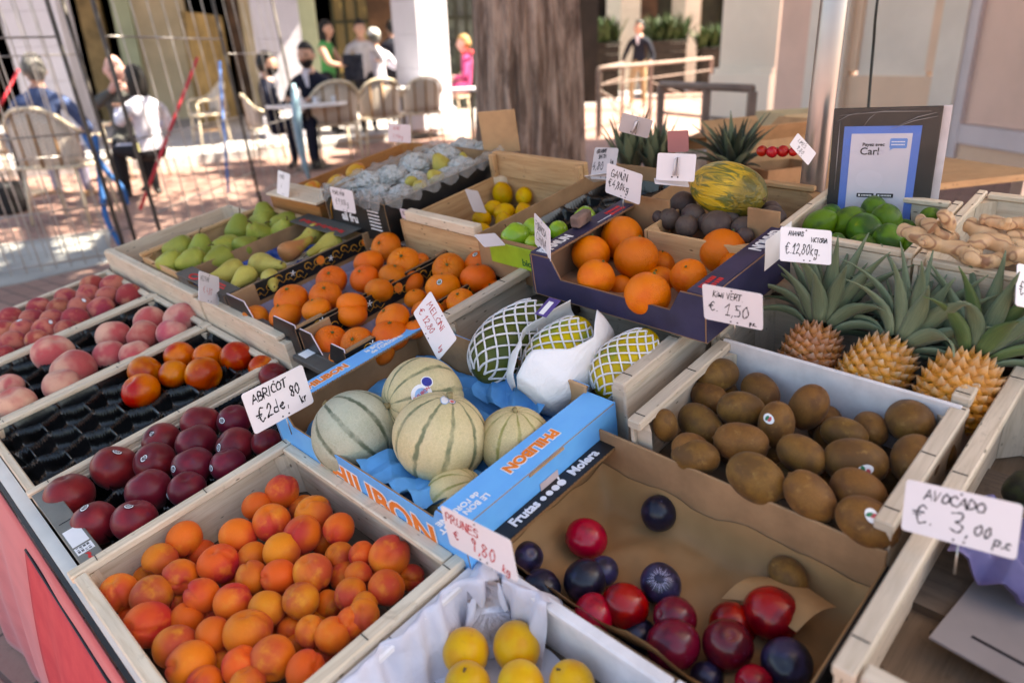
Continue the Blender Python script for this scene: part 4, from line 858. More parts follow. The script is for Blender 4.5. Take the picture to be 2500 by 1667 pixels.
L = [(8, 2115, 482, 242, {'mat': D_, 'adj': 'blue black'}), (8, 1650, 645, 272, {'mat': R_, 'adj': 'dark red'}), (8, 1270, 765, 222, {'mat': D_, 'adj': 'blue black'}), (8, 1365, 965, 262, {'mat': D_, 'adj': 'blue black'}), (8, 1640, 912, 282, {'mat': D_, 'adj': 'blue black'}), (8, 1755, 855, 205, {'mat': D_, 'adj': 'blue black'}), (8, 2125, 935, 275, {'mat': D_, 'bloom': 1, 'adj': 'bloom-streaked dark'}), (8, 1900, 1075, 305, {'mat': R_, 'adj': 'bright red'}), (8, 1700, 1128, 270, {'mat': R_, 'adj': 'bright red'}), (8, 2215, 1150, 285, {'mat': M_, 'adj': 'maroon'}),
     (9, 745, 1125, 372, {'mat': R_, 'adj': 'bright red'}), (9, 490, 1210, 320, {'mat': R_, 'dh': -.02, 'adj': 'pinkish red'}), (9, 460, 1325, 345, {'mat': M_, 'adj': 'glossy maroon'}), (9, 115, 1320, 345, {'mat': M_, 'adj': 'purple red'}), (9, 840, 1440, 342, {'mat': D_, 'adj': 'black'}), (9, 630, 1570, 250, {'mat': R_, 'adj': 'red'}), (9, 330, 1540, 230, {'mat': D_, 'dh': -.02, 'adj': 'black'}), (8, 1990, 1270, 240, {'mat': D_, 'dh': -.025, 'adj': 'shaded black'})]
def pl_after(o, ex, i):
    if ex.get('bloom'):
        bpy.context.view_layer.update(); q = MB(); d0 = face_dir(o, -.05, -.25); x = d0.orthogonal().normalized(); y = d0.cross(x)
        for k in range(34):
            a = k * 2 * PI / 34 + rnd.uniform(-.08, .08); r0, r1 = rnd.uniform(.18, .3), rnd.uniform(.5, .8)
            q.tube([(d0 + (x * math.cos(a) + y * math.sin(a)) * (r0 + (r1 - r0) * s / 4)).normalized() * 1.012 for s in range(5)], [.012, .016, .014, .01, .004], 4)
        q.build('bloom_streaks', plain('plum_bloom', (.4, .38, .55), .8, .1), o)
batch('plum', 'plum', 'plum', 'plums in the brown carton', L, -.035, 'plum', 'of plum carton', rows=5, after=pl_after, ratio=.98)
L = [(8, 880, 1372, 312), (8, 1205, 1335, 316), (8, 890, 1590, 312), (8, 1232, 1590, 315), (8, 1560, 1570, 300)]
batch('plum', 'yellow_plum', 'plum', 'yellow plums in the white crate', L, -.055, 'round yellow plum', 'of white crate', matf=lambda i: FM['yplum'], rows=2, after=lambda o, e, i: stem(o, .92, .12, .05))

# ------------------------------------------------------------------ melons
def melon_mat(name, ca, cs, nl, wide, net=.3, c3=None):
    m, t, b = new_mat(name); tc = t.nodes.new('ShaderNodeTexCoord'); sx = t.nodes.new('ShaderNodeSeparateXYZ'); t.links.new(tc.outputs['Object'], sx.inputs[0])
    v = coords(t, 'Object'); nz = noise(t, v, 3.5, 3, .6)
    ang = math_(t, 'ARCTAN2', sx.outputs[1], sx.outputs[0]); ang = math_(t, 'ADD', ang, math_(t, 'MULTIPLY', math_(t, 'SUBTRACT', nz, .5), .13))
    c = math_(t, 'ABSOLUTE', math_(t, 'COSINE', math_(t, 'MULTIPLY', ang, nl / 2)))
    big = noise(t, v, 1.3, 3, .5); col = mixc(t, rng(t, big, .35, .65), ca, c3 or tuple(x * .85 for x in ca))
    fine = noise(t, v, 9, 5, .75); st = rng(t, math_(t, 'SUBTRACT', c, math_(t, 'MULTIPLY', math_(t, 'SUBTRACT', fine, .5), .3)), wide, wide * .35)
    vo = t.nodes.new('ShaderNodeTexVoronoi'); vo.feature = 'DISTANCE_TO_EDGE'; t.links.new(v, vo.inputs['Vector']); vo.inputs['Scale'].default_value = 13
    net_ = rng(t, vo.outputs['Distance'], .09, .02); col = mixc(t, math_(t, 'MULTIPLY', net_, net), col, tuple(min(1, x * 1.25) for x in ca))
    col = mixc(t, math_(t, 'MULTIPLY', rng(t, fine, .5, .75), .25), col, cs); col = mixc(t, math_(t, 'MULTIPLY', st, rng(t, noise(t, v, 2.2, 3, .6), .3, .6, .35, 1.0)), col, cs)
    t.links.new(col, b.inputs['Base Color']); P_(b, rough=.55); bump(t, b, math_(t, 'ADD', fine, math_(t, 'MULTIPLY', net_, .6)), .25, .02); return m
def mk_melon(seed, nl=10, amp=.03, zs=.95):
    def fn(D, th, ph):
        r = 1 + lump(D, seed, .02) - amp * (1 - abs(np.cos(ph * nl / 2))) ** 2 * np.sin(th) * 0 - amp * (np.cos(ph * nl / 2) ** 2 < 2) * g_(np.cos(ph * nl / 2), .3) * np.sin(th) - .07 * g_(th, .18)
        return D * r[:, None] * np.array([1, 1, zs])
    return npmesh('melon', *sph(80, 36, fn))
MEL = [melon_mat('melon_grey', (.46, .47, .36), (.10, .13, .08), 10, .42, c3=(.38, .41, .31)), melon_mat('melon_cream', (.60, .50, .29), (.15, .17, .085), 10, .38, .4, c3=(.56, .47, .25)), melon_mat('melon_yellow', (.64, .52, .27), (.28, .26, .07), 10, .40, .4)]
MM = [mk_melon(3), mk_melon(9), mk_melon(14)]
MELS = [((5, 178, 1450), 530, .045, 0, (-.15, .7, .65), 'grey green striped melon at the left of the blue carton'), ((5, 605, 1245), 515, .06, 1, (-.95, .15, .35), 'large cream melon with a blue white sticker at the back of the blue carton'),
        ((5, 715, 1480), 575, .065, 1, (.42, -.1, .8), 'cream melon with dark green stripes in the middle of the blue carton'), ((5, 1200, 1510), 450, .04, 2, (.2, .0, .95), 'yellowish melon beside the printed strip of the blue carton'), ((8, 830, 395), 390, .015, 2, (.5, -.5, .65), 'half hidden melon at the front corner of the blue carton')]
for i, (p, wz, h, mi, ax, lab) in enumerate(MELS):
    loc, dep = at(R(*p), h); rad = wz / 2.6133 * dep / F / 2 * 1.06; me = MM[i % 3].copy(); me.materials.clear()
    o = link('melon', me, MEL[mi], None, S @ T(loc) @ Vector(ax).normalized().to_track_quat('Z', 'Y').to_matrix().to_4x4() @ Rz(.3 * i) @ Matrix.Scale(rad, 4)); tag(o, lab, 'melon', 'striped melons in the blue carton')
    MB().tube([(0, 0, .8), (.02, 0, .93), (.04, .01, .99)], [.1, .06, .075], 8).build('stem', plain('melon_stem', (.32, .25, .12), .8), o)
    bpy.context.view_layer.update()
    if i == 1:
        lb = plain('sticker_light_blue', (.3, .5, .8), .4); db = plain('sticker_dark_blue', (.02, .03, .3), .4)
        s = sticker(o, face_dir(o, -.02, -.12), .25, .25, [lb, WHITE_INK, WHITE_INK], 0, 1.012); sticker(o, face_dir(o, .1, -.42), .14, .13, [db, db, WHITE_INK], 0, 1.014).parent = s; sticker(o, face_dir(o, .02, .06), .17, .06, [plain('sticker_red', (.6, .08, .08), .5), _M['sticker_red'], WHITE_INK], 0, 1.02).parent = s
        d0 = face_dir(o, -.02, -.14); wx = o.matrix_world.to_3x3().inverted() @ Vector(MW @ np.array([.75, -.65, .1])); x_ = (wx - d0 * wx.dot(d0)).normalized(); y_ = d0.cross(x_)
        text('PHILIBON', .1, RED_INK, s, axes(x_, y_, d0 * 1.035), .002)
    if i == 2:
        s = sticker(o, face_dir(o, .12, -.86), .2, .1, [WHITE_INK, WHITE_INK, _M['sticker_light_blue']], 1.2, 1.014); sticker(o, face_dir(o, .28, -.82), .1, .08, [_M['sticker_red'], WHITE_INK, _M['sticker_dark_blue']], 1.2, 1.016).parent = s
# blue tissue between the melons
BT = plain('blue_tissue', (.09, .33, .68), .6, .12, 10, .25, 40)
def crumple(nx, ny, sx, sy, seed, amp=.015):
    r = np.random.RandomState(seed); X, Y = np.meshgrid(np.linspace(-sx, sx, nx), np.linspace(-sy, sy, ny), indexing='ij'); Z = np.zeros(X.shape)
    for k in range(9):
        a = r.rand() * 6.28; f = 30 + 150 * r.rand(); t_ = (X * math.cos(a) + Y * math.sin(a)) * f + r.rand() * 6; Z += amp * (abs(((t_ / PI) % 2) - 1) - .5) / (1 + .25 * k)
    return np.stack([X + .15 * Z, Y + .1 * Z, Z], 2)
CB = S @ T((.515, .79, -.008))
for (x, y, z, sx, sy, sd, rx, lab) in ((0, 0, .022, .145, .22, 3, 0, 'blue tissue paper spread under the striped melons'), (-.10, -.07, .045, .05, .08, 5, .35, 'crumpled blue tissue bunched at the front of the melon carton'), (.11, -.06, .06, .03, .07, 8, -.6, 'blue tissue edge standing up behind the striped melons')):
    o = MB().grid(crumple(90, 90, sx, sy, sd, .011), uvs=1).build('blue_tissue', BT, None, CB @ T((x, y, z)) @ Ry(rx)); tag(o, lab, 'tissue paper', 'blue tissue in the melon carton'); 

# yellow green long melon on the passion fruit
m, t, b = new_mat('piel_skin'); tc = t.nodes.new('ShaderNodeTexCoord'); v = coords(t, 'Object', (3.2, 3.2, .55)); n1 = noise(t, v, 1.8, 4, .6, .8); v2 = coords(t, 'Object'); n2 = noise(t, v2, 1.1, 3)
sx = t.nodes.new('ShaderNodeSeparateXYZ'); t.links.new(tc.outputs['Object'], sx.inputs[0])
col = mixc(t, rng(t, n1, .46, .58), (.62, .40, .02), (.14, .15, .025)); grn = rng(t, math_(t, 'ADD', sx.outputs[2], math_(t, 'MULTIPLY', n2, .6)), -.05, -.4)
col = mixc(t, math_(t, 'MULTIPLY', grn, .75), col, (.10, .085, .02)); t.links.new(col, b.inputs['Base Color']); P_(b, rough=.4, coat=.1); bump(t, b, n1, .4, .03)
loc, dep = at(R(3, 460, 1210), .225); rad = 520 / 2.6133 * dep / F / 2
me = npmesh('long_melon', *sph(48, 32, lambda D, th, ph: D * (1 + lump(D, 4, .02) - .012 * np.cos(ph * 9) * np.sin(th))[:, None] * np.array([.66, .66, 1.02])))
o = link('long_melon', me, m, None, S @ T(loc) @ Vector((.12, 1, .06)).to_track_quat('Z', 'Y').to_matrix().to_4x4() @ Matrix.Scale(rad, 4)); tag(o, 'yellow long melon with a dark green end on the passion fruit', 'melon')
MB().tube([(0, 0, -.98), (0, 0, -1.06)], [.06, .05], 8).build('stem', STEM, o)

# ------------------------------------------------------------------ papayas in foam nets
NET = plain('white_foam_net', (.78, .77, .80), .7, .04)
def papaya(p0, p1, h0, h1, wid, mat, label, net=True, nh=12):
    a, _ = at(p0, h0); c, _ = at(p1, h1); L_ = (a - c).length; mid = (a + c) / 2
    me = lathe(PAPAYA, 40, .0, 5, .025, 'papaya'); zs = L_ / 2 / 1.47
    o = link('papaya', me, mat, None, S @ T(mid) @ (a - c).normalized().to_track_quat('Z', 'Y').to_matrix().to_4x4() @ Matrix.Diagonal((wid, wid, zs, 1))); tag(o, label, 'papaya', 'papayas in the tall crate')
    pp = smooth_pts(PAPAYA, 6); zs_ = np.array([q[1] for q in pp])[::-1]; rs_ = np.array([q[0] for q in pp])[::-1]
    if net:
        q = MB(); nz = 12
        for sgn in (1, -1):
            for k in range(nh):
                pts = []
                for s in range(nz * 3 + 1):
                    z = -1.36 + 2.66 * s / (nz * 3); row = s / 3; tw = abs((row % 2) - 1)     # zig-zag, so the strands make diamonds
                    an = 2 * PI * (k + sgn * tw * .5) / nh; r = np.interp(z, zs_, rs_) + .03
                    pts.append((r * math.cos(an), r * math.sin(an), z))
                q.tube(pts, .034, 4, cap=False)
        q.build('foam_net', NET, o)
    return o
PG = fruit('papaya_green_skin', (.055, .075, .014), (.09, .10, .02), .8, .42, .62, (.35, .24, .03), .66, .8, rough=.4, bstr=.03, mott=.1)
PY = fruit('papaya_yellow_skin', (.56, .42, .035), (.26, .30, .04), 1.6, .44, .62, (.66, .33, .03), .6, .75, rough=.4, bstr=.03, mott=.08)
papaya(R(5, 1365, 640), R(5, 965, 1120), .115, .055, .060, PG, 'dark green papaya in a white foam net, left of the paper wrapped one')
papaya(R(5, 1640, 740), R(5, 1330, 1190), .12, .05, .058, PY, 'yellow papaya wrapped in white paper in the middle of its crate')
papaya(R(5, 2075, 820), R(5, 1740, 1230), .115, .05, .052, PY, 'yellow green papaya in a white foam net, right of the wrapped one')
# white wrapping paper round the middle papaya
a, _ = at(R(5, 1690, 740), .115); c, _ = at(R(5, 1290, 1220), .05); mid = (a + c) / 2; Lh = (a - c).length / 2
P = np.zeros((60, 64, 3)); r = np.random.RandomState(4)
for i in range(60):
    f = i / 59; z = -1.12 + 2.12 * f; base = np.interp(z, [-1.12, -1.0, -.6, 0, .5, 1.0], [.42, .74, .98, 1.03, .90, .66]); op = math.radians(np.interp(f, [0, .3, .5, .75, 1], [4, 10, 46, 62, 40]))
    for j in range(64):
        g = j / 63; an = PI / 2 + op + (2 * PI - 2 * op) * g; lip = max(0, 1 - min(g, 1 - g) / .10)
        rr = base * (1.05 + .05 * lip + .014 * math.sin(an * 2 + z * 3) + .022 * abs((((an * 2.1 + z * 2.2) / 1.3) % 2) - 1) + .016 * abs((((an * 3.3 - z * 4) / 1.1) % 2) - 1) + .012 * math.sin(an * 6 + z * 5) * (1 - lip))
        P[i, j] = (rr * math.cos(an) * .063, rr * math.sin(an) * .062 + .006 * lip, z * Lh)
m, t, b = new_mat('white_wrapping_paper'); b.inputs['Base Color'].default_value = (.78, .78, .81, 1); P_(b, rough=.6); v = coords(t, 'Object'); vo = t.nodes.new('ShaderNodeTexVoronoi'); t.links.new(v, vo.inputs['Vector']); vo.inputs['Scale'].default_value = 24; bump(t, b, math_(t, 'ADD', math_(t, 'MULTIPLY', vo.outputs['Distance'], .8), noise(t, coords(t, 'Object', (1, 1, .4)), 38, 4, .6, 1.5)), .55, .006); WP = m
zl = (a - c).normalized(); yl = (Vector((0, 0, 1)) - zl * zl.z).normalized(); xl = yl.cross(zl)
o = MB().grid(P).build('wrapping_paper', WP, None, S @ Matrix(((xl.x, yl.x, zl.x, mid.x), (xl.y, yl.y, zl.y, mid.y), (xl.z, yl.z, zl.z, mid.z), (0, 0, 0, 1)))); solidify(o, .0008); tag(o, 'white paper wrapped round the middle papaya', 'paper')
lab = MB().box((-.02, -.012, 0), (.02, .012, .001)).build('fruit_label', plain('violet_label', (.08, .05, .25), .4), bpy.data.objects['papaya'], (bpy.data.objects['papaya'].matrix_world.inverted() @ S @ T(at(R(5, 1405, 655), .155)[0]) @ Ry(-.3)))
MB().box((-.017, -.004, .0011), (.012, .006, .0014)).build('print', WHITE_INK, lab)

# ------------------------------------------------------------------ pears wrapped in printed paper
m, t, b = new_mat('printed_tissue'); v = coords(t, 'Object'); n1 = noise(t, v, 2.2, 5, .7, 1.2); vo = t.nodes.new('ShaderNodeTexVoronoi'); t.links.new(v, vo.inputs['Vector']); vo.inputs['Scale'].default_value = 3.2; vo.feature = 'DISTANCE_TO_EDGE'
col = mixc(t, rng(t, n1, .5, .62), (.60, .61, .61), (.20, .23, .22)); col = mixc(t, math_(t, 'MULTIPLY', rng(t, vo.outputs['Distance'], .05, .0), .5), col, (.45, .48, .46)); t.links.new(col, b.inputs['Base Color']); P_(b, rough=.5); bump(t, b, vo.outputs['Distance'], .5, .05)
def wrap_mesh(seed):
    r = np.random.RandomState(seed); ds = r.normal(size=(26, 3)); ds /= np.linalg.norm(ds, axis=1)[:, None]
    def fn(D, th, ph):
        k = np.sort(D @ ds.T, axis=1); e = k[:, -1] - k[:, -2]; rr = 1 + .10 * (k[:, -1] - .8) * 2 + .05 * np.sin(D @ ds[0] * 9) - .08 * g_(e, .05)
        rr += .18 * g_(th, .35) * (1 + .4 * np.cos(5 * ph)); return D * rr[:, None]
    return npmesh('wrapped_pear', *sph(44, 30, fn), smooth=False)
MS['wpear'] = [wrap_mesh(s) for s in (2, 7, 12)]
for me in MS['wpear']: me.materials.append(m)
L = [(2, 130, 1200, 150), (2, 250, 1170, 190), (2, 400, 1130, 180), (2, 560, 1060, 200), (2, 560, 1160, 150), (2, 330, 1230, 140), (2, 470, 1230, 130), (2, 740, 1000, 190), (2, 870, 960, 180), (2, 980, 960, 130), (2, 640, 1000, 130), (2, 240, 1260, 120), (2, 850, 1060, 150), (2, 1020, 940, 100), (2, 610, 1210, 110), (2, 760, 1120, 130)]
batch('wpear', 'wrapped_pear', 'pear', 'pears wrapped in printed tissue', L, .148, 'tissue wrapped pear', 'of dark carton', rows=4, matf=lambda i: m, rotf=lambda i: Rz(rnd.uniform(0, 6.28)) @ Matrix.Diagonal((1.25, 1.25, .72, 1)))
L = [(2, 720, 1040, 130, {'axis': (-.2, .2, 1), 'adj': 'upright'}), (2, 690, 1130, 110, {'axis': (1, -.5, .1), 'adj': 'lying'}), (2, 600, 1190, 100, {'axis': (1, .3, .1), 'adj': 'lying'}), (2, 530, 1160, 90, {'axis': (.4, 1, .2), 'adj': 'half wrapped'}), (2, 865, 1010, 75, {'axis': (.3, .2, 1), 'adj': 'half wrapped'})]
batch('pear', 'unwrapped_pear', 'pear', 'unwrapped yellow pears among the tissue', L, .162, 'yellow pear', 'bare among the white tissue', rows=1, matf=lambda i: FM['lpear'], after=pr_after)
m, t, b = new_mat('clear_film'); P_(b, rough=.15, trans=.0, alpha=.30, spec=.7); b.inputs['Base Color'].default_value = (.55, .54, .53, 1); v = coords(t, 'Object'); bump(t, b, noise(t, v, 45, 4, .7, 1), .8, .01)
for (u0, w0, u1, w1, sd) in ((.905, -1.385, 1.3, -1.385, 3), (.903, -1.64, .903, -1.39, 6), (.905, -1.64, 1.3, -1.64, 9)):
    n = 90; P = np.zeros((n, 12, 3)); r = np.random.RandomState(sd); k1 = r.rand(6) * 6
    for i in range(n):
        f = i / (n - 1); u = u0 + (u1 - u0) * f; w_ = w0 + (w1 - w0) * f; d = np.array([w1 - w0, -(u1 - u0)]); d /= np.linalg.norm(d)
        for j in range(12):
            s = (j - 5) / 6; j_ = .004 * math.sin(f * 40 + k1[0] + j * .5) + .003 * math.sin(f * 83 + k1[1] - j * .7) + .0015 * math.sin(f * 171 + j)
            x = s * .022 + j_; z = .006 + .018 * (1 - s * s) + .008 * math.sin(f * 45 + k1[2] + j) - (.02 * abs(s))
            P[i, j] = (u + d[0] * x, -(w_) - d[1] * x * 1.0, .165 + z * .8 + .3 * j_)
    o = MB().grid(P).build('plastic_liner', m, None, S.copy()); tag(o, {3: 'crinkled clear plastic liner along the right rim of the wrapped pear carton', 6: 'crinkled clear plastic liner over the near end of the wrapped pear carton', 9: 'crinkled clear plastic liner along the left rim of the wrapped pear carton'}[sd], 'plastic liner', 'clear plastic liner edges')

# thin white paper lining the yellow plum crate
m, t, b = new_mat('thin_white_paper'); b.inputs['Base Color'].default_value = (.70, .68, .78, 1); P_(b, rough=.55, alpha=.8); v = coords(t, 'Object'); bump(t, b, noise(t, v, 26, 4, .6, .8), .5, .01)
fr, a_, b_ = frame_of(.03, .39, -.565, -.262, .002, .1); n, k = 110, 26; P = np.zeros((n, k, 3))
path = [(-a_, b_), (a_, b_), (a_, .03)]; seg = [np.linalg.norm(np.subtract(path[i + 1], path[i])) for i in range(2)]; tot = sum(seg)
for i in range(n):
    d_ = tot * i / (n - 1)
    if d_ < seg[0]: f = d_ / seg[0]; c = np.array(path[0]) + f * np.subtract(path[1], path[0]); nn = np.array((0, -1.0))
    else: f = (d_ - seg[0]) / seg[1]; c = np.array(path[1]) + f * np.subtract(path[2], path[1]); nn = np.array((-1.0, 0))
    cn = max(0, 1 - abs(d_ - seg[0]) / .06); nn = nn + cn * np.array((-.6, -.6)); 
    for j in range(k):
        s = j / (k - 1); wv = .004 * math.sin(d_ * 120 + 2 * s) + .005 * math.sin(d_ * 61 - 3 * s + 1) + .003 * math.sin(d_ * 210 + 7 * s)
        if s < .3: off = -.012 + .026 * s / .3; z = .094 + .016 * math.sin(s / .3 * PI / 2) - .018 * (1 - s / .3)
        else: off = .014 + .02 * (s - .3) / .7 + .015 * cn; z = .11 - .1 * (s - .3) / .7
        P[i, j] = (c[0] + nn[0] * (off + wv), c[1] + nn[1] * (off + wv), z + .4 * wv)
o = MB().grid(P).build('liner_paper', m, None, fr); tag(o, 'thin crinkled white paper draped over the corner of the yellow plum crate', 'paper')
o = MB().grid(crumple(40, 40, a_ - .014, b_ - .014, 21, .006)).build('liner_paper', plain('white_liner', (.70, .68, .76), .6, .03, 8, .15, 30), None, fr @ T((0, 0, .012))); tag(o, 'white paper sheet lying under the yellow plums', 'paper')

# ------------------------------------------------------------------ pineapples
m, t, b = new_mat('pineapple_skin'); ca = t.nodes.new('ShaderNodeVertexColor'); ca.layer_name = 'Col'; v = coords(t, 'Object'); t.links.new(mixc(t, math_(t, 'MULTIPLY', rng(t, noise(t, v, 16, 4), .4, .7), .35), ca.outputs[0], (.16, .08, .04)), b.inputs['Base Color']); P_(b, rough=.5); bump(t, b, noise(t, v, 60, 3), .3, .01); PINE = m
LEAF = []
for nm, c1, c2 in (('grey_green_leaf', (.20, .25, .15), (.09, .13, .075)), ('fresh_green_leaf', (.13, .20, .06), (.07, .115, .04)), ('dark_leaf', (.03, .045, .024), (.018, .03, .016))):
    m, t, b = new_mat(nm); v = coords(t, 'UV', (1, 1, 1), False); mp = t.nodes.new('ShaderNodeMapping'); mp.inputs['Scale'].default_value = (2, 34, 1); t.links.new(v, mp.inputs[0])
    oi = coords(t, 'Object'); t.links.new(mixc(t, rng(t, math_(t, 'ADD', math_(t, 'MULTIPLY', noise(t, mp.outputs[0], 1.5, 4, .6), .6), math_(t, 'MULTIPLY', noise(t, oi, 2.5, 2), .4)), .35, .65), c1, c2), b.inputs['Base Color']); P_(b, rough=.48, spec=.4, sheen=.1); LEAF.append(m)
def pine_body(seed, rows=15, per=11, wide=.78, col=((.66, .25, .02), (.30, .13, .085), (.55, .42, .34))):
    V = []; Fc = []; C = []; r = np.random.RandomState(seed)
    def surf(a, z): 
        rr = wide * (1 - abs(z) ** 3.2) ** .5 * (1 - .10 * z); return np.array([rr * math.cos(a), rr * math.sin(a), z])
    for i in range(rows):
        z0 = -.95 + 1.9 * (i + .5) / rows
        for k in range(per):
            a0 = 2 * PI * (k + .5 * (i % 2)) / per + .04 * r.randn(); da = PI / per * 1.04; dz = 1.9 / rows * .99
            ring = [surf(a0 + da * math.cos(q) * (.98), max(-.985, min(.985, z0 + dz * math.sin(q)))) for q in np.linspace(0, 2 * PI, 7)[:-1]]
            c = surf(a0, z0); nn = np.array([c[0], c[1], .5 * c[2]]); nn /= np.linalg.norm(nn) + 1e-9; b0 = len(V)
            tip = c + nn * (.12 + .04 * r.rand()) + np.array([0, 0, .10 + .05 * r.rand()]); mid = [c * .5 + p * .5 + nn * .05 + np.array([0, 0, .012]) for p in ring]
            sh = r.rand(); e = np.array(col[0]) * (.8 + .3 * r.rand()); md = e * (1 - .55 * sh) + np.array(col[1]) * .55 * sh; tp = np.array(col[2]) * (.7 + .5 * r.rand())
            V += [p * .985 for p in ring] + mid + [tip]; C += [e * .62] * 6 + [md] * 6 + [tp]
            for q in range(6):
                q2 = (q + 1) % 6; Fc += [(b0 + q, b0 + q2, b0 + 6 + q2, b0 + 6 + q), (b0 + 6 + q, b0 + 6 + q2, b0 + 12)]
    return V, Fc, C
def pine_obj(label, base, topd, L_, wide, mats, nleaf, crownL, seed, tilt=.0, col=None, group='small pineapples', spr=1.05):
    "base: stall coordinates of the fruit's middle; topd: direction of the crown"
    fr = S @ T(base) @ Vector(topd).normalized().to_track_quat('Z', 'Y').to_matrix().to_4x4() @ Rz(seed)
    o = empty('pineapple', fr); tag(o, label, 'pineapple', group); kw_ = {} if col is None else {'col': col}
    V, Fc, C = pine_body(seed, wide=wide / L_, **kw_); me = npmesh('body', np.array(V) * L_, Fc, False); at_ = me.color_attributes.new('Col', 'FLOAT_COLOR', 'POINT')
    at_.data.foreach_set('color', np.concatenate([np.array(C), np.ones((len(C), 1))], 1).ravel()); link('body', me, PINE, o)
    link('core', npmesh('core', np.array(sph(24, 16)[0]) * np.array([wide * .95, wide * .95, L_ * .95]), sph(24, 16)[1]), plain('pineapple_core', (.3, .12, .03), .7), o)
    r = np.random.RandomState(seed); q = MB()
    for i in range(nleaf):
        f = i / nleaf; a = i * 2.39996; spread = spr * (1 - f) ** .8 + .08; ll_ = crownL * (.55 + .6 * math.sin(PI * min(1, f * .75 + .2))) * (.8 + .3 * r.rand()); wl = .0145 * (1 - .3 * f) * crownL / .15 * .9
        base_ = np.array([.022 * math.cos(a) * (1 - f * .6), .022 * math.sin(a) * (1 - f * .6), L_ * .93 + .03 * f]); P = np.zeros((9, 5, 3)); curl = (.5 * r.rand() + .25 * (1 - f)) * min(1, spr)
        for s in range(9):
            x = s / 8; an = PI / 2 - spread * (.75 + curl * x); px = ll_ * x * math.cos(an); pz = ll_ * x * math.sin(an) - .25 * ll_ * curl * x * x * (1 - f)
            hw = wl * (1 - x ** 2.2) * (.8 + .5 * math.sin(PI * min(1, x * 1.3))) + .0004; tw = .5 * (r.rand() - .5) * 0
            for j in range(5):
                y = (j - 2) / 2; P[s, j] = base_ + np.array([math.cos(a) * px - math.sin(a) * y * hw, math.sin(a) * px + math.cos(a) * y * hw, pz + .45 * hw * y * y])
        lf = MB().grid(P, i % 2); b0 = len(q.v); q.add(lf.v, lf.f, lf.uv, i % 3 == 1, True)
    c = q.build('leaf_crown', mats, o); solidify(c, .0011, 0); return o
C2 = ((.68, .29, .022), (.36, .15, .09), (.55, .42, .30))
def pine_at(pb, wz, h, topd, lr, **k):
    loc, dep = at(R(*pb), h); wd = wz / 2.6133 * dep / F / 2; return loc, wd
for i, (pb, wz, h, td, lab, mats) in enumerate((((6, 985, 965), 350, .06, (.66, .06, .42), 'small pineapple with a purple brown skin, first from the left of three', [LEAF[0], LEAF[0]]), ((6, 1405, 1070), 400, .065, (.66, -.2, .42), 'small orange pineapple, second from the left of three', [LEAF[0], LEAF[0]]), ((6, 1925, 1200), 450, .065, (.7, -.02, .42), 'bright orange pineapple with a fresh green crown, third from the left', [LEAF[0], LEAF[1]]))):
    loc, wd = pine_at(pb, wz, h, td, 1); cc = [((.50, .18, .03), (.24, .09, .075), (.42, .27, .2)), C2, ((.76, .30, .015), (.5, .2, .06), (.62, .42, .25))][i]
    pine_obj(lab, loc + Vector(td).normalized() * .0, td, wd * 1.16, wd * .97, mats, 52, .12, 3 + i, col=cc)
for i, (pb, wz, h, lab) in enumerate((((2, 1955, 1150), 170, .13, 'pineapple with a spiky grey green crown, behind the granny apple card'), ((2, 2090, 1150), 160, .13, 'pineapple with a short spiky crown, behind the blank white card'))):
    loc = SI @ dp(((1545, 468), (1600, 470))[i], 2.35); pine_obj(lab, loc, (.03, .04 - .05 * i, 1), .06, .045, [LEAF[0], LEAF[2]], 34, .165 - .02 * i, 11 + i, group='pineapples at the back', spr=.42)
loc = SI @ dp((1788, 470), 2.15); pine_obj('large pineapple with a dark bushy crown behind the long melon', loc, (-.05, -.03, 1), .07, .055, [LEAF[2], LEAF[0]], 50, .14, 17, spr=.85, group='pineapples at the back')

# ------------------------------------------------------------------ ginger
m, t, b = new_mat('ginger_skin'); v = coords(t, 'Object'); n1 = noise(t, v, 14, 4, .6); wv = t.nodes.new('ShaderNodeTexWave'); t.links.new(v, wv.inputs['Vector']); wv.inputs['Scale'].default_value = 22; wv.inputs['Distortion'].default_value = 6; wv.inputs['Detail'].default_value = 2
col = mixc(t, rng(t, n1, .35, .7), (.56, .38, .21), (.42, .25, .14)); col = mixc(t, rng(t, wv.outputs['Fac'], .88, 1.0), col, (.28, .15, .08)); col = mixc(t, rng(t, noise(t, v, 30, 3), .66, .74), col, (.22, .11, .06)); t.links.new(col, b.inputs['Base Color']); P_(b, rough=.5, sheen=.1); bump(t, b, math_(t, 'ADD', n1, wv.outputs['Fac']), .35, .004)
def skin_mesh(name, verts, edges, radii, sub=2, root=0):
    me = bpy.data.meshes.new(name); me.from_pydata([tuple(v) for v in verts], edges, []); o = bpy.data.objects.new(name, me); COL.objects.link(o)
    md = o.modifiers.new('skin', 'SKIN'); md.use_smooth_shade = True
    for i, r in enumerate(radii):
        s = me.skin_vertices[0].data[i]; s.radius = (r, r) if not isinstance(r, (tuple, list)) else r; s.use_root = (i == root)
    sb = o.modifiers.new('sub', 'SUBSURF'); sb.levels = sub; sb.render_levels = sub
    dg = bpy.context.evaluated_depsgraph_get(); out = bpy.data.meshes.new_from_object(o.evaluated_get(dg)); bpy.data.objects.remove(o); bpy.data.meshes.remove(me)
    out.polygons.foreach_set('use_smooth', [True] * len(out.polygons)); return out
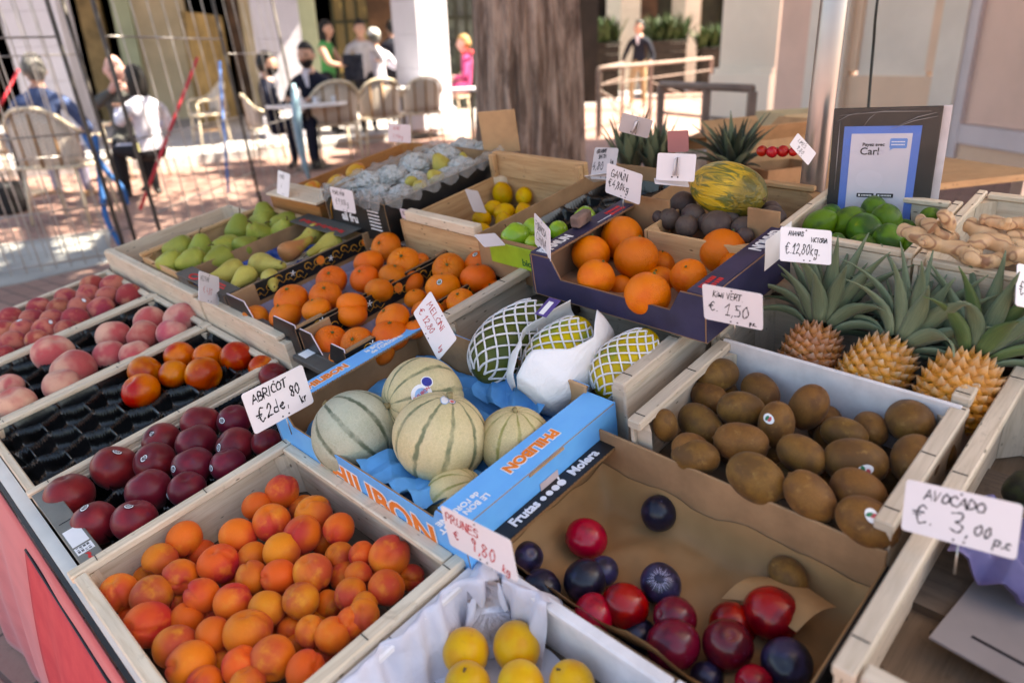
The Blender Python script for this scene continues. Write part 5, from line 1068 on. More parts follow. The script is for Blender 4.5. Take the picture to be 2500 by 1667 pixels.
def ginger(label, chains, h):
    "chains: lists of ((region, x, y), width in zoomed pixels, extra height); the first point of a later chain joins the nearest earlier point"
    vs = []; es = []; rs = []
    for ch in chains:
        pts = []
        for (p, wz, dh) in ch:
            loc, dep = at(R(*p), h + dh); pts.append((np.array(loc), wz / 2.6133 * dep / F / 2))
        fine = []
        for k in range(len(pts) - 1):
            for s in range(3): f = s / 3; fine.append((pts[k][0] * (1 - f) + pts[k + 1][0] * f + nrs.randn(3) * .0012, (pts[k][1] * (1 - f) + pts[k + 1][1] * f) * (1 + .1 * math.sin(6.28 * f + k) + .05 * nrs.randn())))
        fine.append(pts[-1]); st_ = None
        if vs:
            st_ = min(range(len(vs)), key=lambda i: np.linalg.norm(vs[i] - fine[0][0])); fine = fine[1:]
        for (p, r_) in fine:
            vs.append(p); rs.append(r_)
            if st_ is not None: es.append((st_, len(vs) - 1))
            st_ = len(vs) - 1
    me = skin_mesh('ginger_root', vs, es, rs); o = link('ginger_root', me, m, None, S.copy()); tag(o, label, 'ginger', 'ginger roots in the crate'); return o
ginger('ginger root with a long finger pointing left over the limes', [[((3, 1560, 1450), 85, .03), ((3, 1640, 1490), 105, .03), ((3, 1740, 1530), 115, .025), ((3, 1850, 1570), 115, .02), ((3, 1960, 1590), 110, .02), ((3, 2080, 1640), 110, .015)], [((3, 1960, 1590), 80, .02), ((3, 2010, 1640), 90, .02), ((3, 2060, 1690), 70, .01)], [((3, 1740, 1530), 50, .03), ((3, 1690, 1560), 48, .03)]], .205)
ginger('ginger root with two blunt knobs standing up beside the payment board', [[((3, 1760, 1430), 115, .045), ((3, 1820, 1490), 125, .035), ((3, 1900, 1540), 120, .02)], [((3, 1820, 1490), 80, .035), ((3, 1880, 1450), 95, .045), ((3, 1850, 1390), 85, .06), ((3, 1825, 1345), 70, .07)], [((3, 1760, 1430), 60, .045), ((3, 1700, 1410), 75, .03), ((3, 1680, 1385), 60, .03)]], .205)
ginger('large branching ginger root in the middle of its crate', [[((3, 1985, 1430), 95, .04), ((3, 2060, 1470), 120, .035), ((3, 2150, 1520), 150, .03), ((3, 2230, 1580), 120, .02), ((3, 2330, 1640), 110, .02)], [((3, 2150, 1520), 110, .03), ((3, 2060, 1550), 120, .03), ((3, 1990, 1580), 90, .02)], [((3, 2230, 1580), 100, .02), ((3, 2290, 1560), 120, .025), ((3, 2380, 1600), 110, .02)]], .205)
ginger('knobbly ginger root at the back of its crate', [[((3, 2060, 1405), 70, .05), ((3, 2140, 1410), 85, .05), ((3, 2230, 1430), 95, .05), ((3, 2330, 1420), 90, .05), ((3, 2430, 1440), 90, .05)], [((3, 2230, 1430), 60, .05), ((3, 2250, 1400), 50, .06)]], .205)
ginger('pale ginger root at the right edge of the photo', [[((3, 2230, 1490), 85, .035), ((3, 2310, 1490), 100, .035), ((3, 2400, 1520), 110, .03)], [((3, 2310, 1490), 70, .035), ((3, 2350, 1450), 70, .04)]], .205)
ginger('ginger root lying along the front rail of its crate', [[((6, 1880, 250), 110, .0), ((6, 1990, 330), 110, .0), ((6, 2100, 370), 100, .0), ((6, 2250, 330), 120, .0), ((6, 2380, 330), 110, .0)]], .215)

# avocados and paper at the right edge
AV = fruit('avocado_skin', (.03, .035, .012), (.012, .012, .008), 1.5, .4, .6, rough=.45, bscale=20, bstr=.4)
o = put('pear', 'avocado', (2495, 1190), 90, .03, AV, axis=(1, .3, .2)); tag(o, 'dark green avocado at the right edge of the stall', 'avocado')
o = MB().grid(crumple(60, 60, .055, .05, 33, .014)).build('violet_paper', plain('violet_tissue', (.16, .14, .30), .55, .1, 8, .2, 30), None, S @ T(at((2455, 1350), .0)[0]) @ Rx(.3)); tag(o, 'crumpled violet blue tissue paper in the crate at the right edge', 'tissue paper')
o = MB().bbox((-.08, -.06, 0), (.08, .06, .004), .001).build('paper_sheet', plain('printed_paper', (.22, .20, .21), .7, .05), None, S @ T(at((2490, 1540), -.03)[0]) @ Rz(-.1) @ Ry(.12)); tag(o, 'pale printed sheet lying in the crate at the right edge', 'paper')
MB().box((-.05, -.03, .0042), (-.046, .03, .0046)).build('print', BLACK_INK, o)
# ------------------------------------------------------------------ handwriting: strokes on a 1 high grid
GL = {
 'A': [[(0, 0), (.3, 1), (.6, 0)], [(.1, .38), (.52, .42)]], 'B': [[(.05, 0), (.05, 1), 's', (.42, .92), (.42, .62), (.08, .52), (.5, .4), (.48, .06), (.05, 0)]],
 'C': [['s', (.55, .85), (.3, 1), (.04, .6), (.12, .12), (.55, .1)]], 'D': [['s', (.05, 0), (.05, 1), (.5, .8), (.55, .3), (.05, 0)]], 'E': [[(.5, 1), (.05, 1), (.05, 0), (.5, 0)], [(.05, .5), (.4, .52)]],
 'F': [[(.5, 1), (.05, 1), (.05, 0)], [(.05, .5), (.4, .52)]], 'G': [['s', (.55, .85), (.3, 1), (.03, .6), (.12, .08), (.5, .1), (.55, .42), (.3, .44)]], 'H': [[(.05, 1), (.05, 0)], [(.5, 1), (.5, 0)], [(.05, .5), (.5, .52)]],
 'I': [[(.1, 1), (.1, 0)]], 'K': [[(.1, 1), (.0, 0)], [(.5, .95), (.06, .5), (.55, .02)]], 'L': [[(.05, 1), (.05, 0), (.5, .03)]], 'M': [[(0, 0), (.08, 1), (.3, .35), (.52, 1), (.62, 0)]], 'N': [[(.03, 0), (.05, 1), (.5, 0), (.55, 1)]],
 'O': [['s', (.3, 1), (.03, .6), (.15, .05), (.5, .15), (.55, .7), (.28, 1)]], 'P': [['s', (.05, 0), (.05, 1), (.5, .9), (.45, .5), (.05, .45)]], 'R': [['s', (.05, 0), (.05, 1), (.48, .92), (.42, .55), (.08, .48)], [(.15, .48), (.55, 0)]],
 'S': [['s', (.5, .88), (.2, 1), (.06, .72), (.45, .4), (.42, .05), (.02, .08)]], 'T': [[(-.02, .95), (.6, 1)], [(.3, .98), (.25, 0)]], 'U': [['s', (.05, 1), (.06, .2), (.3, 0), (.5, .3), (.52, 1)]], 'V': [[(0, 1), (.22, 0), (.52, 1)]],
 'W': [['s', (.0, .8), (.1, .1), (.28, .5), (.45, .08), (.6, .85)]], 'X': [[(0, 1), (.5, 0)], [(.5, 1), (0, 0)]], 'Y': [[(0, 1), (.25, .5)], [(.5, 1), (.2, 0)]], 'Z': [[(0, 1), (.5, 1), (0, 0), (.5, 0)]],
 'i': [[(.08, .62), (.06, .0)], [(.1, .9), (.12, .94)]], 'w': [['s', (.0, .62), (.1, .05), (.26, .4), (.4, .04), (.52, .65)]], 'c': [['s', (.4, .5), (.12, .55), (.05, .15), (.42, .05)]], 'p': [[(.08, -.4), (.08, .55)], ['s', (.08, .5), (.42, .5), (.38, .08), (.1, .1)]],
 'k': [[(.06, 1), (.04, 0)], [(.4, .6), (.07, .3), (.42, 0)]], 'g': [['s', (.42, .5), (.1, .55), (.08, .1), (.4, .2), (.42, .55), (.4, -.3), (.1, -.42), (.05, -.2)]], 'd': [['s', (.4, 1), (.42, .05)], ['s', (.4, .4), (.1, .45), (.08, .05), (.4, .12)]], 'e': [['s', (.08, .3), (.4, .38), (.25, .58), (.05, .3), (.2, 0), (.45, .1)]], 'r': [['s', (.05, 0), (.06, .55), (.12, .4), (.38, .55)]],
 '0': [['s', (.28, 1), (.04, .55), (.2, 0), (.46, .35), (.4, .9), (.24, 1)]], '1': [[(.02, .62), (.3, 1), (.22, 0)], [(.05, 0), (.42, .02)]], '2': [['s', (.05, .75), (.28, 1), (.45, .7), (.05, .03), (.2, .1), (.55, .03)]], '3': [['s', (.05, .9), (.4, .98), (.38, .62), (.15, .52), (.46, .35), (.35, .02), (.0, .1)]],
 '4': [[(.3, 1), (.02, .35), (.5, .4)], [(.4, .62), (.36, 0)]], '5': [[(.48, 1), (.15, .97), (.1, .58)], ['s', (.1, .58), (.42, .55), (.42, .1), (.03, .05)]], '7': [[(.02, .95), (.48, 1), (.2, 0)], [(.1, .5), (.42, .52)]], '8': [['s', (.42, .85), (.2, 1), (.1, .72), (.42, .35), (.25, 0), (.05, .28), (.4, .7), (.4, .88)]], '9': [['s', (.42, .8), (.2, 1), (.06, .65), (.4, .6), (.42, .9), (.3, 0)]],
 '€': [['s', (.6, .92), (.3, 1), (.1, .5), (.3, 0), (.62, .12)], [(-.08, .6), (.42, .6)], [(-.06, .42), (.36, .42)]], '.': [[(.06, .0), (.09, .03)]], ',': [[(.1, .06), (.03, -.16)]], '-': [[(0, .4), (.3, .42)]], '~': [['s', (0, .3), (.15, .45), (.3, .3), (.5, .42)]]}
ADV = {'I': .3, 'i': .26, '.': .24, ',': .24, ' ': .38, '1': .5, 'M': .76, 'W': .72, '€': .8, 'T': .66}
def handwriting(lines, parent, z=.0007, wd=.0011):
    "lines: (string, x, y, letter height, slope in degrees, ink, width factor)"
    for (s, x, y, hgt, ang, ink, xs) in lines:
        q = MB(); r = np.random.RandomState(len(s) * 7 + int(abs(x) * 1e4)); cx = 0; M = T((x, y, z)) @ Rz(math.radians(ang))
        for ch in s:
            for stroke in GL.get(ch, []):
                pts = []; sm = False; cur = []
                for p in stroke:
                    if p == 's': sm = True; continue
                    cur.append((p[0] * xs * .92 + .03 * r.randn() * xs, p[1] + .025 * r.randn()))
                pts = smooth_pts(cur, 6) if sm and len(cur) > 2 else cur
                P3 = [M @ Vector(((cx + p[0] + .12 * p[1]) * hgt, p[1] * hgt, 0)) for p in pts]
                for i in range(len(P3) - 1):
                    a, b = P3[i], P3[i + 1]; d = b - a
                    if d.length < 1e-7: continue
                    d.normalize(); n = Vector((-d.y, d.x, 0)) * wd * (.42 + .16 * math.sin(i + len(q.v))); e = d * wd * .3
                    q.add([a - e + n, a - e - n, b + e - n, b + e + n], [(0, 1, 2, 3)])
            cx += ADV.get(ch, .62) * xs
        q.build('handwriting', ink, parent)

def pose(quad, depth, asp):
    "pose of a rectangle of the given aspect (width / height) whose corners TL, TR, BR, BL are seen at the pixels quad; scaled so its middle lies at depth"
    qd = np.array(quad, float); ob = np.array([(-asp / 2, .5, 0), (asp / 2, .5, 0), (asp / 2, -.5, 0), (-asp / 2, -.5, 0)])
    def rod(w):
        t = np.linalg.norm(w)
        if t < 1e-9: return np.eye(3)
        k = w / t; K = np.array([[0, -k[2], k[1]], [k[2], 0, -k[0]], [-k[1], k[0], 0]]); return np.eye(3) + math.sin(t) * K + (1 - math.cos(t)) * K @ K
    base = np.diag([1.0, -1.0, -1.0])
    def proj(x):
        X = (rod(x[:3]) @ base @ ob.T).T + x[3:]; return np.stack([CX + F * X[:, 0] / X[:, 2], CY + F * X[:, 1] / X[:, 2]], 1)
    wpx = (np.linalg.norm(qd[0] - qd[3]) + np.linalg.norm(qd[1] - qd[2])) / 2; z0 = F / wpx; c = qd.mean(0); roll = math.atan2(*(qd[1] - qd[0])[::-1]); best = None
    for rx in (-.7, 0, .7):
        for ry in (-.8, 0, .8):
            x = np.array([rx, ry, roll, (c[0] - CX) * z0 / F, (c[1] - CY) * z0 / F, z0]); lam = 1e-2; e = (proj(x) - qd).ravel()
            for it in range(40):
                J = np.zeros((8, 6))
                for k in range(6): d = np.zeros(6); d[k] = 1e-5 * (1 if k < 3 else z0); J[:, k] = ((proj(x + d) - qd).ravel() - e) / d[k]
                A = J.T @ J; st_ = np.linalg.solve(A + lam * np.diag(np.diag(A) + 1e-9), -J.T @ e); e2 = (proj(x + st_) - qd).ravel()
                if e2 @ e2 < e @ e: x = x + st_; e = e2; lam *= .4
                else: lam *= 3
            Rm = rod(x[:3]) @ base; front = Rm[:, 2] @ x[3:] < 0; up = (MW @ Rm[:, 1])[2]
            sc = e @ e + (0 if front else 1e9) - 2 * up
            if best is None or sc < best[0]: best = (sc, Rm, x[3:].copy(), e @ e)
    _, Rm, t, _ = best; s = depth / t[2]; Rw = MW @ Rm; o = CAM + MW @ (t * s)
    return Matrix(((Rw[0, 0], Rw[0, 1], Rw[0, 2], o[0]), (Rw[1, 0], Rw[1, 1], Rw[1, 2], o[1]), (Rw[2, 0], Rw[2, 1], Rw[2, 2], o[2]), (0, 0, 0, 1))), asp * s, s
CARDM = plain('white_plastic_card', (.74, .71, .76), .38, .03, 6, .0); CARDG = plain('grey_white_card', (.50, .47, .50), .5, .04, 6); CARDP = plain('dusty_red_card', (.36, .14, .14), .6, .05, 6)
def rrect(a, b, r, n=5):
    out = []
    for (cx, cy, a0) in ((a - r, b - r, 0), (-a + r, b - r, PI / 2), (-a + r, -b + r, PI), (a - r, -b + r, 3 * PI / 2)):
        for k in range(n): t = a0 + PI / 2 * k / (n - 1); out.append((cx + r * math.cos(t), cy + r * math.sin(t)))
    return out
def card(label, quad, hgt, asp=1.5, lines=(), mat=None, holes=True, pin=None, cat='price card', wd=1.0, handle=False, rr=.07):
    "lines: (string, left x and baseline y and letter height as shares of the card's height, slope, ink, width factor)"
    depth = hgt if hgt > .5 else at(np.mean(quad, 0), hgt)[1]
    M, w_, h_ = pose(quad, depth, asp); o = MB().prism(rrect(w_ / 2, h_ / 2, h_ * rr), -.0005, .0005).build('price_card', mat or CARDM, None, M); tag(o, label, cat, 'handwritten price cards on the stall')
    if lines: handwriting([(s, x * h_, y * h_, hh * h_, an, ink, xs) for (s, x, y, hh, an, ink, xs) in lines], o, .0007, .027 * h_ * wd)
    if holes:
        q = MB()
        for x, y in ((0, .44), (-.05, -.43), (.12, -.43)): q.prism([(x * h_ + .0016 * h_ / .07 * math.cos(t), y * h_ + .0016 * h_ / .07 * math.sin(t)) for t in np.linspace(0, 2 * PI, 9)[:-1]], .0006, .0009)
        q.build('punched_hole', plain('hole_rim', (.10, .09, .11), .6), o)
    if pin: MB().tube([(.03 * h_, -h_ * .42, -.0015), (.03 * h_, -h_ * .5 - pin, -.0015)], .0009, 5).build('pin', STEEL, o)
    if handle:
        MB().tube([(-.05 * h_, -h_ * .3, .004), (-.01 * h_, h_ * .3, .007), (.06 * h_, h_ * .36, .004), (.09 * h_, -h_ * .3, .004)], .0022, 6).build('wire_clip', plain('white_clip', (.72, .7, .75), .4), o)
        for x in (-.12, .1): MB().prism([(x * h_ + .0015 * math.cos(t), -.36 * h_ + .0015 * math.sin(t)) for t in np.linspace(0, 2 * PI, 8)[:-1]], .0006, .001).build('stud', BLACK_INK, o)
    return o, w_, h_
K_, Rr = BLACK_INK, plain('red_marker', (.55, .05, .06), .6, .1)
card('white card reading ABRICOT leaning on the blue carton corner', [(587.5, 963.8), (737, 889), (766.5, 982), (622.6, 1061)], .12, 1.62, [('ABRICOT', -.62, .17, .2, 2, K_, 1.15), ('€2de,', -.62, -.3, .3, 3, K_, .95), ('80', .30, -.1, .25, 4, K_, .9), ('kr', .5, -.36, .2, 8, K_, .8)], pin=.03, wd=1.25)
card('white card reading KIWI VERT pinned over the kiwi crate', [(1715, 692.5), (1860.7, 718.4), (1863.4, 806.8), (1719, 777)], .235, 1.5, [('KiWi VERT.', -.48, .2, .17, 0, K_, .9), ('€.', -.6, -.2, .24, 0, K_, 1.0), ('1,50', -.2, -.26, .34, 0, K_, .95), ('p.c.', .42, -.42, .12, 0, K_, .9)], pin=.02)
card('tilted white card with red writing MELONI above the blue carton', [(1050.6, 710.5), (1115.7, 827), (1069.8, 880.7), (1009.7, 764)], .15, 1.75, [('MELONi', -.66, .12, .22, 0, Rr, 1.3), ('€ 12,80', -.74, -.28, .24, 0, Rr, .95), ('kg', .6, -.26, .17, 0, Rr, .8)], wd=.9)
card('pinkish white card with red writing PRUNES on the blue carton corner', [(1075, 1230.6), (1246, 1319), (1266.6, 1420), (1099.8, 1330)], .10, 1.72, [('PRUNES', -.8, .16, .22, -3, Rr, 1.05), ('€', -.66, -.22, .2, 0, Rr, .9), ('9,80', -.25, -.28, .34, -5, Rr, .9), ('kg', .5, -.42, .2, -8, Rr, .8)], wd=1.1)
card('white card reading GAMIN above the navy carton', [(1483, 398), (1569, 426.7), (1561.5, 501), (1478, 468.8)], .255, 1.4, [('GAMiN', -.52, .1, .25, 0, K_, .95), ('€4,80kg', -.6, -.24, .25, 0, K_, .82)], pin=.03)
card('narrow seen white card reading FORMOSA at the corner of the navy carton', [(1304.3, 521), (1343.4, 559.3), (1344, 641.6), (1307, 592)], .225, 1.5, [('FORMOSA', -.62, .08, .24, 0, K_, .95), ('CHiNA', -.55, -.3, .3, 0, K_, 1.15)], pin=.02)
card('white card reading ANANAS VICTORIA above the pineapple crate', [(1906, 553.6), (2030.5, 563), (2029, 648.5), (1903, 636)], .235, 1.48, [('ANANAS', -.52, .26, .13, 0, K_, .95), ('ViCTORiA', .14, .12, .13, 0, K_, .85), ('€.12,80kg.', -.6, -.26, .3, 0, K_, .66)], wd=.9)
card('pale pink card reading CLEMENTINE on the rim of the clementine carton', [(974, 509), (1033.4, 522), (1048.7, 585.5), (995, 570)], .125, 1.25, [('CLEMENTiNE', -.52, .28, .14, -2, K_, .72), ('VAL', .18, .06, .16, 0, K_, .75), ('€ 4,8', -.36, -.28, .26, 0, K_, .85)], plain('pinkish_card', (.70, .60, .66), .5, .03), wd=.7)
card('white card with faint writing in front of the wrapped pears', [(805.7, 457), (859, 465), (870.8, 524), (815, 509)], .185, 1.2, [('POiRE MAN', -.5, .2, .17, 0, K_, .72), ('€9,80kg', -.42, -.22, .26, 0, K_, .66)], wd=.6)
card('white card standing on the pale plank beside the mangoes', [(678, 418), (709, 423), (704, 486), (677, 469)], .17, 1.3, [('MANGO', -.4, .2, .17, 0, K_, .9), ('€', -.2, -.2, .2, 0, K_, .7)], wd=.5)
card('white card with faint red writing on the front rail beside the nectarines', [(485, 660.7), (535, 676.8), (533.8, 746.8), (485, 732.7)], .105, 1.2, [('NECTAR', -.5, .2, .16, 0, K_, .8), ('€ 4,80', -.35, -.2, .22, 0, Rr, .72)], wd=.55)
card('pink tinted card on the pale crate end near the tree', [(948.5, 302), (1001, 305), (1004.7, 350), (947, 346)], .25, 1.3, [('KENT', -.35, .18, .17, 0, Rr, .9), ('7,90kg', -.4, -.28, .2, 0, Rr, .9)], plain('pinkish_card', (.7, .6, .66)), wd=.6)
card('grey white card reading GRANNY SMITH', [(1454, 359.7), (1509, 362), (1500, 440), (1440, 437)], .24, .8, [('GRANNY', -.3, .3, .12, 8, K_, .75), ('SMiTH', -.22, .14, .12, 8, K_, .75), ('4,80', -.38, -.22, .25, 4, K_, .72), ('kg', .2, .0, .14, 6, K_, .6)], CARDG, wd=.8)
card('blank grey back of a card behind the small pineapple crown', [(1519.4, 277.4), (1596, 293), (1580, 340), (1510, 318)], .33, 1.5, [], CARDG, handle=True)
card('blank white back of a card with a white wire clip', [(1605.7, 373), (1701.4, 377), (1694, 444), (1602, 440)], .285, 1.45, [], CARDM, holes=False, handle=True)
card('dusty red card standing behind the white card', [(1630, 321), (1680, 318), (1682, 371), (1630, 373)], .31, 1.0, [], CARDP, holes=False)
card('small tilted white card reading LIMES hanging by the steel pole', [(1946, 325), (1994, 375), (1971, 404), (1929, 354)], .31, 1.5, [('LiMES', -.5, .08, .25, 0, K_, .8), ('9,80', -.35, -.34, .28, 0, K_, .9)], wd=.8)
card('large white card reading AVOCADO over the kiwi crate', [(2212.6, 1169), (2500, 1231.5), (2480, 1367.4), (2200.8, 1290.9)], .15, 1.85, [('AVOCADO', -.6, .2, .19, -1, K_, 1.2), ('€.', -.74, -.26, .32, 0, K_, 1.1), ('3', -.14, -.3, .40, 0, K_, 1.1), (',', .12, -.3, .3, 0, K_, 1.0), ('00', .26, -.24, .2, -2, K_, 1.1), ('p.c', .56, -.34, .2, -4, K_, 1.0)], pin=.03, wd=1.1)
card('white card cut off by the right edge above the pineapples', [(2484, 643), (2580, 665), (2577, 768), (2478, 745)], .20, 1.25, [('€', -.55, -.22, .3, 0, K_, .8)], holes=False)
card('white card lying folded at the corner of the apple carton', [(1160, 575), (1205, 568), (1238, 600), (1180, 602)], .17, 1.2, [], CARDM, holes=False)
card('blank card flap leaning inside the lemon crate', [(1136, 460), (1165, 468), (1190, 520), (1155, 518)], .15, .75, [], CARDG, holes=False)
for lab, quad, dpt in (('white plastic card foot on the apple carton rim', [(1425, 430), (1500, 420), (1520, 435), (1450, 445)], .215), ('white plastic card foot under the wire clip card', [(1585, 432), (1690, 447), (1672, 453), (1610, 452)], .255)):
    card(lab, quad, dpt, 2.2, [], CARDM, holes=False, cat='card holder')

# ------------------------------------------------------------------ payment board in a clear sleeve
M, w_, h_ = pose([(2035, 263), (2306, 262), (2260, 545), (2018, 540)], at((2140, 530), .18)[1], .82)
pb = MB().bbox((-w_ / 2, -h_ / 2, -.006), (w_ / 2, h_ / 2, 0), .001).build('payment_board', plain('black_foam_board', (.018, .016, .016), .4, .2, 8), None, M); tag(pb, 'black board with a blue framed payment sheet standing among the limes', 'sign board')
MB().bbox((w_ / 2 - .001, -h_ / 2, -.009), (w_ / 2 + .012, h_ / 2, -.0065), .0005).build('board_back', plain('board_white', (.62, .58, .62), .5), pb)
a = w_ * .335; y0, y1 = -h_ / 2 + .002, h_ * .35
MB().box((-a - .008, y0, .0004), (a, y1, .0012)).build('blue_frame', plain('sheet_blue', (.10, .20, .62), .5, .05), pb)
MB().box((-a + .004, y0 + .0005, .0013), (a - .012, y1 - .012, .002)).build('white_sheet', plain('sheet_white', (.62, .60, .70), .5, .03), pb)
GI = plain('grey_ink', (.05, .05, .06), .6); BI = plain('light_blue_ink', (.12, .25, .62), .5)
u = h_
text('Payez avec', .04 * u, GI, pb, axes((1, 0, 0), (0, 1, 0), (-.075 * u, .195 * u, .0022)), .0002)
text('Carl', .088 * u, GI, pb, axes((1, 0, 0), (0, 1, 0), (-.10 * u, .135 * u, .0022)), .0002)
text('o', .088 * u, plain('faded_ink', (.55, .53, .64), .6), pb, axes((1, 0, 0), (0, 1, 0), (-.012 * u, .135 * u, .0022)), .0002)
bub = MB(); bub.prism([(p[0] + .115 * u, p[1] + .205 * u) for p in rrect(.066 * u, .042 * u, .012 * u)], .002, .0026); bub.prism([(.05 * u, .145 * u), (.09 * u, .17 * u), (.06 * u, .17 * u)], .0021, .0027); bb_ = bub.build('speech_bubble', BI, pb)
q = MB()
for r_, yy in enumerate((.215, .19)):
    for k in range(9): q.box((.062 * u + k * .0115 * u, yy * u, .0028), (.062 * u + (k + .75) * .0115 * u, (yy + .009) * u, .0031))
q.build('print', WHITE_INK, bb_)
for x in (-.10, .055):
    t_ = MB().prism([(p[0] + x * u, p[1] - .252 * u) for p in rrect(.068 * u, .018 * u, .004 * u)], .002, .0026).build('badge', BLACK_INK, pb); q = MB()
    for k in range(7): q.box(((x - .03 + k * .012) * u, -.258 * u, .0027), ((x - .03 + (k + .7) * .012) * u, -.246 * u, .003))
    q.box(((x - .055) * u, -.26 * u, .0027), ((x - .04) * u, -.243 * u, .003)); q.build('print', WHITE_INK, t_)
m, t, b = new_mat('clear_sleeve'); P_(b, rough=.06, alpha=.035, spec=.9); b.inputs['Base Color'].default_value = (.8, .8, .82, 1); v = coords(t, 'Object'); bump(t, b, noise(t, v, 18, 3, .6, 1.5), .5, .004)
P = np.zeros((24, 24, 3))
for i in range(24):
    for j in range(24):
        x = (i / 23 - .5) * w_ * 1.03; y = (j / 23 - .5) * h_ * 1.01; P[i, j] = (x, y, .0035 + .0015 * math.sin(x * 60 + y * 30) + .0012 * math.sin(y * 90 - x * 20))
MB().grid(P).build('clear_sleeve', m, pb)
q = MB()
for (x0, yy, x1, y2) in ((-.46, .40, -.25, .47), (-.2, .36, -.1, .46), (.05, .33, .46, .43), (.12, .36, .45, .46), (-.44, .45, .4, .47), (-.43, .4, -.43, -.2)):
    q.tube([(x0 * w_, yy * h_, .0062), ((x0 + x1) / 2 * w_, (yy + y2) / 2 * h_ + .003, .0062), (x1 * w_, y2 * h_, .0062)], [.0002, .0007, .0002], 4)
q.build('sleeve_creases', plain('plastic_crease', (.35, .33, .34), .3), pb)

# ------------------------------------------------------------------ steel pole with the canopy it carries, and the black cable
p0, dep = at((1984, 452), .19); p0 = S @ p0
pole = empty('parasol', T((p0.x, p0.y, 0))); tag(pole, 'shiny steel pole of the stall parasol beside the payment board', 'parasol')
MB().tube([(0, 0, 0.0), (0, 0, 2.55)], .0225, 24).build('pole', plain('brushed_steel', (.42, .38, .38), .32, .06, 4, metal=.85), pole)
m, t, b = new_mat('canopy_cloth'); b.inputs['Base Color'].default_value = (.62, .56, .50, 1); P_(b, rough=.9); tr = t.nodes.new('ShaderNodeBsdfTranslucent'); tr.inputs[0].default_value = (.78, .66, .56, 1); mx = t.nodes.new('ShaderNodeMixShader'); mx.inputs[0].default_value = .3
t.links.new(b.outputs[0], mx.inputs[1]); t.links.new(tr.outputs[0], mx.inputs[2]); t.links.new(mx.outputs[0], t.nodes['Material Output'].inputs[0])
P = np.zeros((21, 21, 3))
for i in range(21):
    for j in range(21):
        x = (i - 10) / 10; y = (j - 10) / 10; P[i, j] = (x * 1.25, y * 1.4, 2.4 - .35 * max(abs(x), abs(y)) ** 1.3)
MB().grid(P, 0, False).build('canopy', m, pole, Rz(.785) @ T((.45, .1, 0)))
for k in range(4):
    an = PI / 4 + k * PI / 2; MB().tube([(0, 0, 2.4), (1.1 * math.cos(an + .785), 1.1 * math.sin(an + .785), 2.1)], .008, 6).build('rib', STEEL, pole)
ctop = dp((2150, -60), 1.66); cmid = dp((2136, 120), 1.66); cend = dp((2119, 275), 1.66)
o = MB().tube([tuple(p) for p in smooth_pts([ctop + Vector((0, 0, .6)), ctop, cmid + Vector((-.004, 0, 0)), cend], 8)], .0033, 8).build('cable', plain('black_cable', (.015, .017, .014), .45)); tag(o, 'black cable hanging down behind the payment board', 'cable')
# ------------------------------------------------------------------ ground
def fp(p, Y):
    "point on the vertical plane y = Y seen at pixel p"
    r = ray(p); t = Y / r[1]; return Vector(CAM + r * t)
m, t, b = new_mat('brick_paving'); v = coords(t, 'Object', (1, 1, 1), False); mp = t.nodes.new('ShaderNodeMapping'); mp.inputs['Rotation'].default_value = (0, 0, .62); t.links.new(v, mp.inputs[0])
br = t.nodes.new('ShaderNodeTexBrick'); t.links.new(mp.outputs[0], br.inputs['Vector']); br.inputs['Scale'].default_value = 1; br.inputs['Brick Width'].default_value = .24; br.inputs['Row Height'].default_value = .12; br.inputs['Mortar Size'].default_value = .006; br.inputs['Mortar Smooth'].default_value = .3
br.inputs['Color1'].default_value = (.28, .155, .125, 1); br.inputs['Color2'].default_value = (.34, .20, .165, 1); br.inputs['Mortar'].default_value = (.07, .055, .05, 1)
n1 = noise(t, v, 2.2, 5, .7); n2 = noise(t, v, 40, 4, .7); col = mixc(t, math_(t, 'MULTIPLY', rng(t, n1, .4, .7), .5), br.outputs['Color'], (.34, .22, .18)); col = mixc(t, math_(t, 'MULTIPLY', rng(t, n2, .45, .75), .35), col, (.18, .10, .08))
t.links.new(col, b.inputs['Base Color']); P_(b, rough=.8); bump(t, b, math_(t, 'ADD', math_(t, 'MULTIPLY', br.outputs['Fac'], -1.5), n2), .5, .004)
g = MB().add([(-60, -25, 0), (60, -25, 0), (60, 90, 0), (-60, 90, 0)], [(0, 1, 2, 3)]).build('ground', m); tag(g, 'red brick paving of the square', 'paving', kind='structure')
STONE = plain('pale_stone_slab', (.42, .40, .40), .75, .1, 1.5, .1, 30)
A = [gp(p) for p in ((-420, 470), (-30, 440), (340, 415), (700, 378), (1150, 318))]
A = [(p.x, p.y) for p in A] + [(0.2, 17.0), (2.6, 19.0), (6, 24), (6, 40), (-30, 40), (-30, A[0].y)]
f = MB().prism(A[::-1] if False else A, .0, .12).build('arcade_floor', STONE); tag(f, 'pale stone floor of the arcade, one step above the bricks', 'pavement', kind='structure')
B = [gp(p) for p in ((-300, 640), (60, 590), (270, 560), (270, 640), (60, 690), (-300, 760))]
f = MB().prism([(p.x, p.y) for p in B][::-1], .0, .005).build('paving_band', plain('grey_stone_band', (.40, .39, .37), .75, .12, 2, .1, 30)); tag(f, 'grey stone band let into the brick paving', 'paving', kind='structure')

